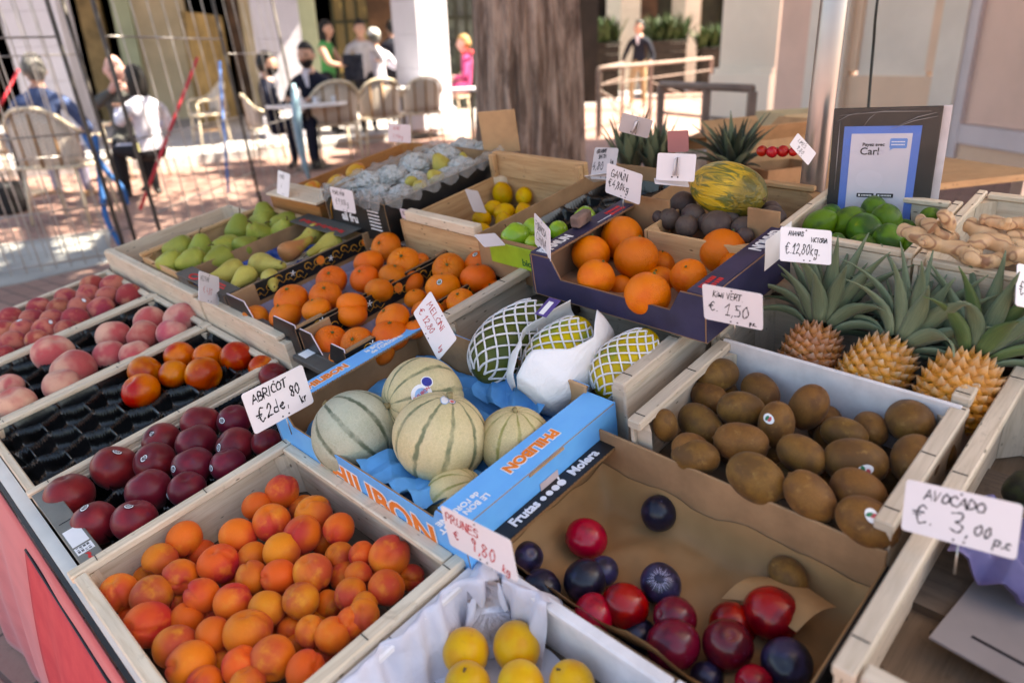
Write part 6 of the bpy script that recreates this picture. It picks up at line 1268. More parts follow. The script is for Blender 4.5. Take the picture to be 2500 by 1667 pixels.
# ------------------------------------------------------------------ buildings behind
COLW = plain('pale_column_stone', (.50, .485, .54), .7, .05, 1.2, .15, 18); COLC = plain('cream_plaster', (.62, .54, .42), .75, .06, 1.2)
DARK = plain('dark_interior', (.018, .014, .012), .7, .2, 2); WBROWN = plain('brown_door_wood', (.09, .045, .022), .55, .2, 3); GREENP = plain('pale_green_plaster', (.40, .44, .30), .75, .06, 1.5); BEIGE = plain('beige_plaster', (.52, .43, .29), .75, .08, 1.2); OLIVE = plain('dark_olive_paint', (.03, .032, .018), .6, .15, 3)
GLASS = plain('shop_window', (.10, .12, .09), .15, .4, 1.8); TAN = plain('ochre_panel', (.28, .19, .08), .6, .2, 2.5)
LAMPW = None
m, t, b = new_mat('lit_shop_window'); v = coords(t, 'Object', (1, 1, 1), False); n = noise(t, v, 1.6, 4, .6); cc = mixc(t, rng(t, n, .45, .7), (.09, .06, .02), (.75, .5, .16)); t.links.new(cc, b.inputs['Base Color']); t.links.new(cc, b.inputs['Emission Color']); b.inputs['Emission Strength'].default_value = .12; LIT = m
ab = empty('arcade_building', T((-5, 17.5, 0))); tag(ab, 'arcade building with pale stone columns behind the cafe terrace', 'building')
inv = ab.matrix_world.inverted()
def slab(name, x0p, x1p, Y, mat, parent, pinv, z0=.12, z1=4.6, th=.12, py=100, bev=False):
    a = fp((x0p, py), Y); c = fp((x1p, py), Y)
    return MB().box((a.x, Y, z0), (c.x, Y + th, z1)).build(name, mat, parent, pinv)
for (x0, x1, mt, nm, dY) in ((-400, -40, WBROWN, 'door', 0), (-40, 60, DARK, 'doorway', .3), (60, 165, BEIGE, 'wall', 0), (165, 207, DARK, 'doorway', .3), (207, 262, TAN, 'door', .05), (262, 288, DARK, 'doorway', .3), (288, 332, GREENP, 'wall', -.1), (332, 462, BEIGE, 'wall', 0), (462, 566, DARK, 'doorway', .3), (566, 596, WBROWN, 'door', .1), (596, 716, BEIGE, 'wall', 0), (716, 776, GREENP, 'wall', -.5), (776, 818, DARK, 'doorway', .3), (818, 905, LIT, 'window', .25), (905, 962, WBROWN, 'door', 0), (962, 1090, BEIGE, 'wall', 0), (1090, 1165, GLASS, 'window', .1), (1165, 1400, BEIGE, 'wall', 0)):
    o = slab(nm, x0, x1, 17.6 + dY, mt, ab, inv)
    if nm == 'window':
        a = fp((x0, 100), 17.5 + dY); c = fp((x1, 100), 17.5 + dY); q = MB()
        for k in range(4): x = a.x + (c.x - a.x) * k / 3; q.box((x - .03, 17.52 + dY, .12), (x + .03, 17.57 + dY, 4.5))
        for z in (.9, 2.0, 2.9): q.box((a.x, 17.525 + dY, z), (c.x, 17.565 + dY, z + .06))
        q.build('window_frame', OLIVE, o)
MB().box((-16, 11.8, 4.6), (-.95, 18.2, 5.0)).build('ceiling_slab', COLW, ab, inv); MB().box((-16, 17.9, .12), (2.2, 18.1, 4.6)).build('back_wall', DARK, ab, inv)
MB().box((-16, 11.7, 5.0), (-.95, 12.1, 9)).build('upper_wall', COLC, ab, inv)
MB().box((-6.0, 15, .12), (-5.9, 17, 2.2)).build('partition', TAN, ab, inv)
def column(x0p, x1p, Y, label, mat=COLW, ang=.0, z1=4.6, base=True, py=60):
    a = fp((x0p, py), Y); c = fp((x1p, py), Y); wd = (c.x - a.x); s = wd / (abs(math.cos(ang)) + abs(math.sin(ang))) / 2; ce = ((a.x + c.x) / 2, Y, .12 if Y > 10 else 0)
    o = empty('stone_column', T(ce) @ Rz(ang)); tag(o, label, 'column', 'columns of the arcades')
    q = MB(); n = 9; zz = z1 - ce[2]
    for k in range(n): q.bbox((-s, -s, zz * k / n), (s, s, zz * (k + 1) / n - .002), .006)
    q.build('shaft', mat, o)
    if base: MB().bbox((-s - .05, -s - .05, 0), (s + .05, s + .05, .35), .02).build('plinth', mat, o)
    return o
column(22, 172, 12.4, 'pale stone column at the far left behind the mesh panels', ang=.25)
column(604, 742, 12.6, 'lavender grey stone column behind the two men in navy suits', ang=.3)
column(957, 1093, 12.9, 'stone column with a blazing sunlit right face, left of the tree trunk', ang=.78)
MB().bbox((-.9, 0, 0), (.9, .12, .9), .02)
rb = empty('arcade_building', T((3, 27, 0))); tag(rb, 'shaded arcade building with doors and planting beyond the railing', 'building'); inv2 = rb.matrix_world.inverted()
GREENL = plain('sunlit_green_wall', (.22, .28, .10), .8, .25, 1.2)
for (x0, x1, mt, nm, dY) in ((1330, 1405, GREENL, 'wall', .3), (1405, 1446, GREENL, 'wall', .2), (1446, 1458, TAN, 'door_frame', 0), (1458, 1490, DARK, 'doorway', .3), (1490, 1562, BEIGE, 'wall', 0), (1562, 1602, WBROWN, 'door', 0), (1602, 1645, OLIVE, 'window', .2), (1645, 1708, BEIGE, 'wall', 0), (1708, 1765, OLIVE, 'doorway', .3), (1765, 2100, BEIGE, 'wall', 0)):
    slab(nm, x0, x1, 27 + dY, mt, rb, inv2, z1=6.5)
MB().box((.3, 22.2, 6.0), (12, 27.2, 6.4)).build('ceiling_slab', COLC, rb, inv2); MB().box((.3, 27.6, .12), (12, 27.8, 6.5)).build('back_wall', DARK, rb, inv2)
column(1481, 1561, 22.5, 'cream sided stone column just behind the man in the navy sweater', COLC, ang=.5, z1=6.4, base=False)
column(1640, 1706, 22.5, 'cream sided stone column right of the man in the navy sweater', COLC, ang=.5, z1=6.4, base=False)

PINK = plain('pink_plaster', (.86, .60, .50), .8, .04, 1.2, .08, 30); CREAM = plain('cream_pilaster', (.88, .78, .69), .8, .04, 1.2); PEACH = plain('peach_plaster', (.87, .62, .46), .8, .04, 1.2); LAV = plain('pale_lilac_trim', (.75, .66, .68), .7, .04, 2)
pk_b = empty('pink_building', T((5, 9, 0))); tag(pk_b, 'pink and cream building filling the right edge of the photo', 'building'); inv3 = pk_b.matrix_world.inverted()
def wallpiece(x0p, x1p, d0, d1, mat, name, z0=0, z1=9.5, th=.25, push=0.0, py=200):
    a = dp((x0p, py), d0); c = dp((x1p, py), d1); a = Vector((a.x, a.y, 0)); c = Vector((c.x, c.y, 0)); d = (c - a).normalized(); n = Vector((d.y, -d.x, 0))
    if n.dot(a) > 0: n = -n
    a += n * push; c += n * push; bk = -n * th
    return MB().prism([(a.x, a.y), (c.x, c.y), (c.x + bk.x, c.y + bk.y), (a.x + bk.x, a.y + bk.y)], z0, z1).build(name, mat, pk_b, inv3)
dd = lambda px: 9.6 + (px - 1900) * (7.0 - 9.6) / 600
def wp(x0, x1, mat, name, push=0, **k): return wallpiece(x0, x1, dd(x0), dd(x1), mat, name, push=push, **k)
wp(1893, 1972, PINK, 'wall', 0); wp(1972, 2062, CREAM, 'pilaster', .09); wp(2062, 2082, PEACH, 'reveal', -.02, z0=.95); wp(2082, 2250, CREAM, 'panel', -.06, z0=.9); wp(2250, 2288, PEACH, 'reveal', -.02, z0=.95); wp(2288, 2348, CREAM, 'pilaster', .09)
wp(2062, 2288, PEACH, 'wall_base', -.03, z1=.9); wp(2348, 2372, LAV, 'frame_trim', .06); wp(2372, 2760, PINK, 'wall', .0, z0=.45); wp(2372, 2760, LAV, 'plinth_band', .05, z0=.25, z1=.44); wp(2372, 2760, PEACH, 'wall_base', .02, z1=.24); wp(2760, 3600, CREAM, 'wall', .0)
MB().box((5.4, 1.0, 9.5), (12, 12, 9.8)).build('roof', LAV, pk_b, inv3)
# cream corner pillar left of the pink wall
a = dp((1757, 150), 10.6); c = dp((1893, 150), 9.9)
cp_ = empty('corner_pillar', T((a.x, a.y, 0))); tag(cp_, 'broad cream corner pillar with a stepped base, left of the pink wall', 'pillar'); iv = cp_.matrix_world.inverted()
d = Vector((c.x - a.x, c.y - a.y, 0)); dn = d.normalized(); nn = Vector((dn.y, -dn.x, 0)); nn = nn if nn.dot(Vector((a.x, a.y, 0))) < 0 else -nn
def quad(e, back, z0, z1, name):
    p = [Vector((a.x, a.y, 0)) - dn * e + nn * e, Vector((c.x, c.y, 0)) + nn * e, Vector((c.x, c.y, 0)) - nn * back, Vector((a.x, a.y, 0)) - dn * e - nn * back]
    MB().prism([(q.x, q.y) for q in p], z0, z1).build(name, plain('ivory_plaster', (.84, .77, .66), .8, .04, 1), cp_, iv)
quad(0, .8, .98, 5.5, 'shaft'); quad(.05, .8, .9, .979, 'base_moulding'); quad(.09, .8, 0, .899, 'plinth')
MB().box((a.x, a.y - .5, 2.02), (c.x, c.y - .2, 2.12)) 
o = MB().bbox((-.42, -.04, 0), (.42, .04, .5), .01).build('wall_sign', plain('black_sign', (.012, .012, .014), .5), cp_, iv @ T(dp((1885, -62), 9.6)) @ Rz(-.9))

# ------------------------------------------------------------------ tree
def bark():
    m, t, b = new_mat('bark'); v = coords(t, 'Object', (1, 1, .16), False); n1 = noise(t, v, 13, 5, .65, .8); n2 = noise(t, coords(t, 'Object', (1, 1, .5), False), 5, 4, .6); n3 = noise(t, coords(t, 'Object', (1, 1, .22), False), 55, 3, .6)
    col = mixc(t, rng(t, n1, .38, .62), (.15, .10, .078), (.52, .385, .315)); col = mixc(t, math_(t, 'MULTIPLY', rng(t, n2, .45, .7), .5), col, (.19, .11, .075)); col = mixc(t, math_(t, 'MULTIPLY', rng(t, n3, .5, .75), .4), col, (.10, .07, .06))
    t.links.new(col, b.inputs['Base Color']); P_(b, rough=.9); bump(t, b, math_(t, 'ADD', n1, math_(t, 'MULTIPLY', n3, .3)), .9, .03); return m
BARK = bark()
c0 = dp((1284, 200), 4.3); tr_ = empty('tree', T((c0.x, c0.y, 0))); tag(tr_, 'large tree with a thick fibrous brown trunk in the middle of the square', 'tree')
nz, na = 90, 120; P = np.zeros((nz, na + 1, 3)); r = np.random.RandomState(3); ks = [(r.randint(7, 46), r.rand() * 6.28, r.rand()) for _ in range(26)]
for i in range(nz):
    z = 4.6 * i / (nz - 1); R0 = .29 + .10 * math.exp(-z / .55) - .012 * z
    for j in range(na + 1):
        a_ = 2 * PI * j / na; dsp = sum(math.sin(k * a_ + ph + (.9 * math.sin(z * (1 + q) + ph))) * (.35 + .65 * q) for k, ph, q in ks) * .0055
        bigl = .02 * math.sin(3 * a_ + 1 + .3 * z) + .012 * math.sin(5 * a_ + .4 * z); rr = R0 + bigl + dsp - .006 * max(0, math.sin(17 * a_ + 2 * math.sin(z * 1.3)))
        P[i, j] = (rr * math.cos(a_) - .01 * z, rr * math.sin(a_), z)
MB().grid(P).build('trunk', BARK, tr_)
q = MB(); tips = []
for k in range(9):
    a_ = k * 2 * PI / 9 + r.rand() * .5; L_ = 3.6 + 2.6 * r.rand(); pts = [(0, 0, 4.3 + .03 * k), (L_ * .35 * math.cos(a_), L_ * .35 * math.sin(a_), 5.0 + .3 * r.rand()), (L_ * math.cos(a_ + .2), L_ * math.sin(a_ + .2), 6.0 + r.rand() * 1.2)]
    q.tube(smooth_pts(pts, 4), [.14 - .012 * i for i in range(9)], 8); tips += [np.array(p) for p in smooth_pts(pts, 4)[3:]]
q.build('limbs', BARK, tr_)
nl = 26000; q = MB(); LV = []; FC = []
clu = [tips[r.randint(len(tips))] + r.normal(size=3) * np.array([1.2, 1.2, .6]) for _ in range(240)]
for i in range(nl):
    c = clu[r.randint(len(clu))] + r.normal(size=3) * .3; x = r.normal(size=3); x /= np.linalg.norm(x); y = np.cross(x, r.normal(size=3)); y /= np.linalg.norm(y); s = .06 + .05 * r.rand(); b0 = len(LV)
    LV += [c - x * s, c - y * s * .45, c + x * s, c + y * s * .45]; FC.append((b0, b0 + 1, b0 + 2, b0 + 3))
link('crown', npmesh('crown', LV, FC, False), plain('tree_leaf', (.06, .10, .025), .6, .3, 3), tr_)

# ------------------------------------------------------------------ wire mesh panels on the left
WM = plain('mesh_wire', (.42, .39, .38), .35, .1, 6, metal=.8); PM = plain('dark_mesh_post', (.10, .085, .075), .5, .15, 5)
def panel(label, A, Bp, z1, nv, zs, posts=(1, 1), lean=0.0, wire=.0045, matp=None, tiltx=0.0):
    A = Vector((A.x, A.y, 0)); Bp = Vector((Bp.x, Bp.y, 0)); d = Bp - A; o = empty('mesh_panel', T(A)); tag(o, label, 'mesh panel', 'wire mesh panels beside the stall')
    off = Vector((-.16 * lean, .02, 0)); q = MB()
    for k in range(nv + 1):
        p = d * (k / nv); 
        if (k == 0 and posts[0]) or (k == nv and posts[1]): MB().tube([p, p + Vector((off.x, off.y, z1))], .0145, 10).build('post', matp or PM, o)
        else: q.tube([p + Vector((0, 0, .08)), p + Vector((off.x, off.y, z1 - .02))], wire, 6, cap=False)
    for z in zs: f_ = z / z1; q.tube([Vector((off.x * f_, off.y * f_, z)), d + Vector((off.x * f_, off.y * f_, z))], wire * 1.5, 6)
    q.build('wire_grid', WM, o); return o
PA = gp((318, 655)); dL = (gp((318, 655)) - gp((-140, 735))); PL0 = gp((-160, 738))
panel('wire mesh panel at the left edge, nearest the peach crates', PL0, PA, 2.05, 13, (.12, .45, .92, 1.5, 1.98), lean=1)
panel('second wire mesh panel standing just behind the left one', PL0 + Vector((-.1, .45, 0)), PA + Vector((-.12, .4, 0)), 2.05, 11, (.2, .75, 1.4, 1.98), lean=1, wire=.0035)
PB = gp((412, 640)); PC = gp((640, 512)); PD = gp((757, 442))
panel('wire mesh panel between the two dark posts, behind the green pears', PB, PC, 2.05, 8, (.35, .85, 1.5, 1.98), lean=1)
panel('wire mesh panel ending at the post with the pale blue folded cloth', PC, PD, 2.05, 7, (.15, .72, 1.38, 1.98), posts=(0, 1), lean=1, wire=.004)
def rib(pts, wd, mat, name, lab, cat, parent=None):
    q = MB(); P = np.zeros((len(pts), 2, 3)); rt = np.array(MW @ np.array([1, 0, 0]))
    for i, p in enumerate(pts): w_ = wd[i] if isinstance(wd, (list, tuple)) else wd; P[i, 0] = np.array(p) - rt * w_; P[i, 1] = np.array(p) + rt * w_
    o = q.grid(P).build(name, mat); solidify(o, .004, 0); tag(o, lab, cat); return o
BS = plain('blue_strap_cloth', (.03, .12, .33), .7, .15, 6)
rib(smooth_pts([dp((205, 328), 5.55), dp((232, 375), 5.5), dp((262, 420), 5.5), dp((295, 455), 5.5), dp((310, 500), 5.5)], 6), .025, BS, 'blue_strap', 'blue strap knotted round the mesh panels by the rattan chair', 'strap')
rib(smooth_pts([dp((232, 330), 5.52), dp((240, 400), 5.5), dp((250, 480), 5.5), dp((262, 540), 5.5), dp((295, 600), 5.5)], 6), .022, BS, 'blue_strap', 'blue strap hanging down the left mesh panel to the paving', 'strap')
rib([dp((536, 150), 7.2), dp((545, 300), 7.1), dp((558, 470), 7.0)], .014, plain('blue_ribbon_cloth', (.10, .2, .5), .7), 'blue_ribbon', 'thin blue ribbon hanging on the mesh panel right of the red rod', 'ribbon')
o = MB().tube([dp((482, 142), 6.6), dp((412, 325), 6.4), dp((342, 512), 6.3)], .014, 8).build('red_rod', plain('red_paint', (.60, .03, .05), .5)); tag(o, 'red rod leaning diagonally across the mesh panels', 'rod')
o = MB().tube([dp((45, 170), 6.4), dp((-20, 300), 6.3)], .013, 8).build('red_rod', plain('red_paint', (.6, .03, .05), .5)); tag(o, 'faded red rod leaning at the far left by the man in denim', 'rod')
tp = [fp((716, 205), PD.y - .12), fp((722, 262), PD.y - .12), fp((730, 330), PD.y - .12), fp((742, 395), PD.y - .1), fp((754, 440), PD.y - .08)]
o = MB().tube(smooth_pts(tp, 4), list(np.interp(np.linspace(0, 1, 17), [0, .15, .35, .6, .9, 1], [.02, .04, .05, .045, .02, .008])), 10).build('folded_parasol', plain('pale_blue_cloth', (.30, .48, .60), .6, .12, 4)); tag(o, 'pale blue folded parasol cloth hanging on the mesh post', 'parasol')
o = MB().bbox((-.02, -.012, 0), (.02, .012, .07), .004).build('padlock', plain('pale_brass', (.5, .46, .2), .4), None, T(dp((336, 372), 5.9))); MB().tube([(-.013, 0, .07), (-.013, 0, .1), (0, 0, .115), (.013, 0, .1), (.013, 0, .07)], .004, 6).build('shackle', STEEL, o); tag(o, 'small brass padlock on the dark mesh post', 'padlock')

# ------------------------------------------------------------------ railings
RB = plain('brown_railing_paint', (.26, .19, .16), .5, .1, 6)
def railing(label, pts, z1, brace=True):
    "pts: ground positions of the posts"
    o = empty('railing', T((pts[0].x, pts[0].y, 0))); tag(o, label, 'railing', 'brown metal railings'); b0 = Vector((pts[0].x, pts[0].y, 0)); L_ = [Vector((p.x, p.y, 0)) - b0 for p in pts]
    for i, p in enumerate(L_): MB().bbox((-.03, -.03, 0), (.03, .03, z1), .004).build('post', RB, o, T(p))
    MB().tube([L_[0] + Vector((0, 0, z1 + .02)), L_[-1] + Vector((0, 0, z1 + .02))], .03, 8).build('top_rail', RB, o)
    MB().tube([L_[0] + Vector((0, 0, z1 * .78)), L_[-1] + Vector((0, 0, z1 * .78))], .013, 6).build('mid_rail', RB, o)
    for i in range(len(L_) - 1): MB().tube([L_[i] + Vector((0, 0, z1 * .72)), L_[i + 1] + Vector((0, 0, .06))], .014, 6).build('brace', RB, o)
    return o
r1a, r1b, r1c = gp((1461, 168), 1.02), gp((1590, 156), 1.02), gp((1738, 142), 1.02)
railing('farther brown metal railing in front of the man in the navy sweater', [r1a, r1b, r1c], 1.0)
r1d = gp((1520, 158), 1.02); railing('short brown railing side piece turning away beside the tree', [r1a + Vector((.05, .2, 0)), r1d + Vector((.1, .6, 0))], 1.0)
railing('nearer brown metal railing beside the cream corner pillar', [gp((1614, 207), 1.0), gp((1726, 212), 1.0), gp((1838, 217), 1.0)], .98)

# ------------------------------------------------------------------ planters
PLB = plain('dark_planter_wood', (.035, .028, .02), .6, .2, 4); LG = plain('planter_leaf', (.05, .09, .03), .6, .3, 6)
def planter(x0p, x1p, Y, ztop, label, hgt, seed):
    a = fp((x0p, 150), Y); c = fp((x1p, 150), Y); o = empty('planter', T(((a.x + c.x) / 2, Y, .12))); tag(o, label, 'planter', 'dark planters along the arcade'); hw = (c.x - a.x) / 2
    q = MB()
    for k in range(6): q.bbox((-hw, -.3, (ztop - .12) * k / 6), (hw, .3, (ztop - .12) * (k + 1) / 6 - .012), .006)
    q.build('box', PLB, o); MB().bbox((-hw - .03, -.33, ztop - .12), (hw + .03, .33, ztop - .06), .01).build('rim', PLB, o); r = np.random.RandomState(seed); q = MB()
    for k in range(240):
        b0 = np.array([r.uniform(-hw, hw), r.uniform(-.2, .2), ztop - .1]); a_ = r.rand() * 6.28; L_ = hgt * (.4 + .7 * r.rand()); s = .25 + .5 * r.rand()
        P = np.array([[b0 + np.array([math.cos(a_) * s * L_ * f - math.sin(a_) * y * .05 * (1 - f * f) , math.sin(a_) * s * L_ * f + math.cos(a_) * y * .05 * (1 - f * f), L_ * f - .3 * L_ * f * f * s]) for y in (-1, 1)] for f in np.linspace(0, 1, 5)]); q.grid(P)
    q.build('foliage', LG, o)
planter(1396, 1508, 19.5, 1.35, 'dark planter of ferns between the tree and the cream column', .75, 3)
planter(1585, 1668, 20.5, 1.35, 'dark planter of shrubs behind the man in the navy sweater', .8, 5)
planter(1706, 1790, 20.5, 1.15, 'dark planter of leafy plants by the cream corner pillar', .7, 7)

# ------------------------------------------------------------------ cafe furniture
RATT = plain('pale_rattan', (.66, .56, .42), .55, .1, 12); RATB = plain('brown_rattan_binding', (.34, .19, .09), .55, .15, 10)
m, t, b = new_mat('cane_weave'); v = coords(t, 'UV', (34, 34, 1), False); ck = t.nodes.new('ShaderNodeTexChecker'); t.links.new(v, ck.inputs[0]); ck.inputs[1].default_value = (.60, .53, .47, 1); ck.inputs[2].default_value = (.42, .34, .28, 1); ck.inputs['Scale'].default_value = 1.0; t.links.new(ck.outputs[0], b.inputs['Base Color']); P_(b, rough=.6); CANE = m
def make_chair():
    o = empty('rattan_chair', Matrix()); tag(o, 'pale rattan chair', 'chair', 'rattan cafe chairs')
    hoop = [(-.27, .2, .62), (-.29, .12, .66), (-.285, -.05, .67), (-.26, -.2, .76), (-.15, -.27, .87), (0, -.29, .90), (.15, -.27, .87), (.26, -.2, .76), (.285, -.05, .67), (.29, .12, .66), (.27, .2, .62)]
    H = smooth_pts(hoop, 4); MB().tube(H, .016, 8).build('frame', RATT, o)
    for x in (-1, 1): MB().tube([(.27 * x, .2, .62), (.26 * x, .2, .45)], .014, 7).build('arm_post', RATT, o)
    for x, y in ((0, -.275), (-.14, -.25), (.14, -.25)): MB().tube([(x, y + .02, .46), (x * 1.04, y - .01, .86)], .011, 6).build('back_rod', RATB, o)
    P = np.array([[(h[0] * (.93 + .0 * s) * (1 - .06 * s), h[1] * (1 - .1 * s) + .012, .47 + (h[2] - .49) * (1 - s)) for s in np.linspace(0, 1, 5)] for h in H[10:31]]); bk = MB().grid(P).build('backrest', CANE, o); solidify(bk, .006, 0)
    MB().prism(rrect(.25, .23, .09), .44, .465).build('seat', CANE, o); MB().tube([(p[0], p[1], .452) for p in rrect(.255, .235, .09)] + [(.255, .145, .452)], .015, 7).build('seat_frame', RATT, o)
    for sx in (-1, 1):
        for sy in (-1, 1): MB().tube([(sx * .21, sy * .19, .45), (sx * .24, sy * .22, 0)], [.015, .012], 8).build('leg', RATT, o)
    q = MB()
    for sx in (-1, 1): q.tube([(sx * .225, -.2, .22), (sx * .225, .2, .22)], .009, 6)
    q.tube([(-.22, 0, .22), (.22, 0, .22)], .009, 6); q.build('stretcher', RATB, o); return o
ch0 = make_chair(); first = [True]
def chair(p, face, label, z=0.0, sc=1.0):
    g_ = gp(p, z); M = T((g_.x, g_.y, z)) @ Rz(face) @ Matrix.Scale(sc, 4)
    if first[0]: first[0] = False; ch0.matrix_world = M; ch0['label'] = label; return ch0
    return dup(ch0, M, label)
chair((190, 535), -.05, 'rattan chair seen from behind, between the blue straps and the man in denim', sc=1.12)
chair((-15, 470), -.9, 'rattan chair cut off by the left edge of the photo'); chair((350, 432), .9, 'rattan chair under the woman in the pale shirt', .0)
chair((825, 402), .5, 'rattan chair nearest the two men, first of the row of three', sc=1.16); chair((930, 378), .5, 'rattan chair in the middle of the row of three', sc=1.14); chair((1030, 360), .5, 'rattan chair at the right end of the row of three, in the sun', sc=1.12)
chair((520, 352), 2.2, 'rattan chair standing empty behind the red rod', .12); chair((668, 395), -1.1, 'rattan chair under the bearded man in the navy jacket', .0)
chair((1110, 300), 1.2, 'rattan chair in the sun beside the woman in pink', .12)
def table(p, z, rad, label, cloth):
    c = gp(p, z); o = empty('cafe_table', T((c.x, c.y, 0))); tag(o, label, 'table', 'cafe tables')
    n = 32; MB().prism([(rad * math.cos(2 * PI * k / n), rad * math.sin(2 * PI * k / n)) for k in range(n)], z - .03, z).build('table_top', cloth, o); MB().tube([(0, 0, .02), (0, 0, z - .03)], .03, 10).build('pedestal', PM, o); MB().prism([(.22 * math.cos(2 * PI * k / 16), .22 * math.sin(2 * PI * k / 16)) for k in range(16)], .0, .02).build('base', PM, o); return c
WT = plain('white_table_top', (.78, .77, .80), .4, .03)
tc = table((748, 252), .80, .50, 'white round table in front of the two men in suits', WT); table((20, 312), .72, .42, 'white table at the left edge beside the man in denim', WT); table((980, 215), .84, .5, 'white table glaring in the sun behind the row of chairs', WT); table((1150, 215), .8, .35, 'white table beside the woman in pink', WT)
CUP = plain('white_porcelain', (.75, .74, .8), .25)
for i, (dx, dy, lab) in enumerate(((-.03, -.18, 'white cup on the table in front of the bearded man'), (.15, -.12, 'white cup in the middle of the round table'), (.34, .0, 'white cup at the right side of the round table'))):
    o = MB().tube([(0, 0, 0), (0, 0, .01), (0, 0, .075)], [.025, .032, .04], 14).build('cup', CUP, None, T((tc.x + dx, tc.y + dy, .801))); MB().tube([(.038, 0, .06), (.062, 0, .05), (.058, 0, .025), (.034, 0, .02)], .005, 6).build('handle', CUP, o); tag(o, lab, 'cup', 'white cups on the round table')

# ------------------------------------------------------------------ people
SKIN = plain('skin', (.52, .30, .22), .55, .06, 6); SKINP = plain('pink_skin', (.62, .36, .31), .55, .06, 6); HAIRD = plain('dark_hair', (.012, .01, .01), .5, .2, 20); HAIRG = plain('grey_hair', (.16, .15, .14), .6, .25, 20); HAIRB = plain('blond_hair', (.35, .22, .09), .6, .2, 20); EYE = plain('eye', (.02, .015, .015), .3)
def cloth_(n, c): return plain(n, c, .85, .1, 7, .1, 60)
def person(label, base, face, sit, top, legs, skin, hair, hairkind='short', scale=1.0, hands=None, headturn=0.0, headtilt=0.0, lean=0.0, sleeves=True, extra=None, zb=0.0, collar=None, cap=None, beard=False):
    o = empty('person', T((base[0], base[1], zb)) @ Rz(face) @ Matrix.Scale(scale, 4)); tag(o, label, 'person', 'people at the cafe')
    hip = .50 if sit else .93; fw = math.sin(lean); 
    def tor(z, y=0.0): return (0, fw * z + y, hip + z * math.cos(lean))
    V = [tor(0), tor(.16), tor(.34), tor(.46), tor(.545, .01), tor(.61, .03)]; E = [(0, 1), (1, 2), (2, 3), (3, 4), (4, 5)]; Rd = [(.155, .12), (.145, .105), (.175, .115), (.135, .09), (.066, .066), (.064, .066)]; lab = [0] * 4 + [2, 2]
    hd = hands or {}
    for s in (-1, 1):
        sh = Vector(tor(.43)) + Vector((s * .19, 0, 0)); hp = Vector(hd.get(s, (s * .24, .10 if not sit else .3, (.84 if not sit else .66)))); d = hp - sh; ml = (sh + hp) / 2; L_ = d.length; k = math.sqrt(max(.0004, .29 ** 2 - (L_ / 2) ** 2)) if L_ < .58 else .03
        el = ml + Vector((s * .55, -.55, -.6)).normalized() * k; wr = hp - (hp - el).normalized() * .08; i = len(V); V += [tuple(sh), tuple(el), tuple(wr), tuple(hp)]; E += [(3, i), (i, i + 1), (i + 1, i + 2), (i + 2, i + 3)]; Rd += [(.075, .07), (.052, .052), (.032, .03), (.042, .018)]; lab += [0, 0 if sleeves else 2, 0 if sleeves else 2, 2]
        hx = s * .1
        if sit: pts = [(hx, .02, hip), (s * .13, .43, hip + .02), (s * .13, .42, .08), (s * .14, .56, .04)]
        else: st_ = s * (.1 if extra == 'walk' else .0); pts = [(hx, 0, hip - .04), (s * .105, .04 + st_ * .8, .5), (s * .1, -.02 + st_ * 1.4, .08), (s * .115, .13 + st_ * 1.4, .035)]
        i = len(V); V += pts; E += [(0, i), (i, i + 1), (i + 1, i + 2), (i + 2, i + 3)]; Rd += [(.095, .1), (.065, .068), (.042, .045), (.045, .03)]; lab += [1, 1, 1, 3]
    me = skin_mesh('person', V, E, Rd, 1); segs = [(np.array(V[a]), np.array(V[b]), max(lab[a], lab[b]) if 2 not in (lab[a], lab[b]) or (a, b) not in ((3, 4),) else 0) for a, b in E]
    mats = [top, legs, skin, plain('dark_shoe', (.02, .016, .014), .4), EYE, plain('lips', (.40, .16, .14), .5), skin]
    bm = bmesh.new(); bm.from_mesh(me)
    for f in bm.faces:
        c = np.array(f.calc_center_median()); best = (9, 0)
        for a, b, l in segs:
            ab_ = b - a; t_ = np.clip((c - a) @ ab_ / (ab_ @ ab_ + 1e-9), 0, 1); dd_ = np.linalg.norm(c - a - ab_ * t_)
            if dd_ < best[0] - 1e-4: best = (dd_, l)
        f.material_index = best[1]
        if best[1] == 1 and c[2] > hip + .06: f.material_index = 0
    hc = Vector(tor(.70, .04)); HM = T(hc) @ Rz(headturn) @ Rx(headtilt) @ Matrix.Scale(1.12, 4)
    def hf(D, th, ph):
        x, y, z = D[:, 0], D[:, 1], D[:, 2]; jaw = np.clip(-z, 0, 1); r = np.ones(len(D))
        X = x * .078 * (1 - .30 * jaw ** 1.5); Y = y * .098 * (1 - .12 * jaw * (y < 0)); Zz = z * .122
        Y = Y + .012 * g_(x, .28) * g_(z + .12, .22) * (y > 0) * 1.6 - .008 * g_(abs(x) - .36, .16) * g_(z - .12, .12) * (y > 0) + .006 * g_(x, .4) * g_(z + .75, .2) * (y > 0)
        return np.stack([X, Y, Zz], 1)
    hv, hfc = sph(26, 20, hf); vs = [bm.verts.new(HM @ Vector(v)) for v in hv]
    for f in hfc:
        try: ff = bm.faces.new([vs[i] for i in f]); ff.smooth = True; ff.material_index = 2
        except ValueError: continue
        c = (HM.inverted() @ ff.calc_center_median())
        if c.y > .055 and abs(abs(c.x) - .03) < .011 and abs(c.z - .014) < .009: ff.material_index = 4
        if c.y > .06 and abs(c.x) < .022 and abs(c.z + .052) < .009: ff.material_index = 5
    def blob(M, sx, sy, sz, mi, nu=10, nv=8):
        bv, bf = sph(nu, nv); ws = [bm.verts.new(M @ Vector((v[0] * sx, v[1] * sy, v[2] * sz))) for v in bv]
        for f in bf: ff = bm.faces.new([ws[i] for i in f]); ff.smooth = True; ff.material_index = mi
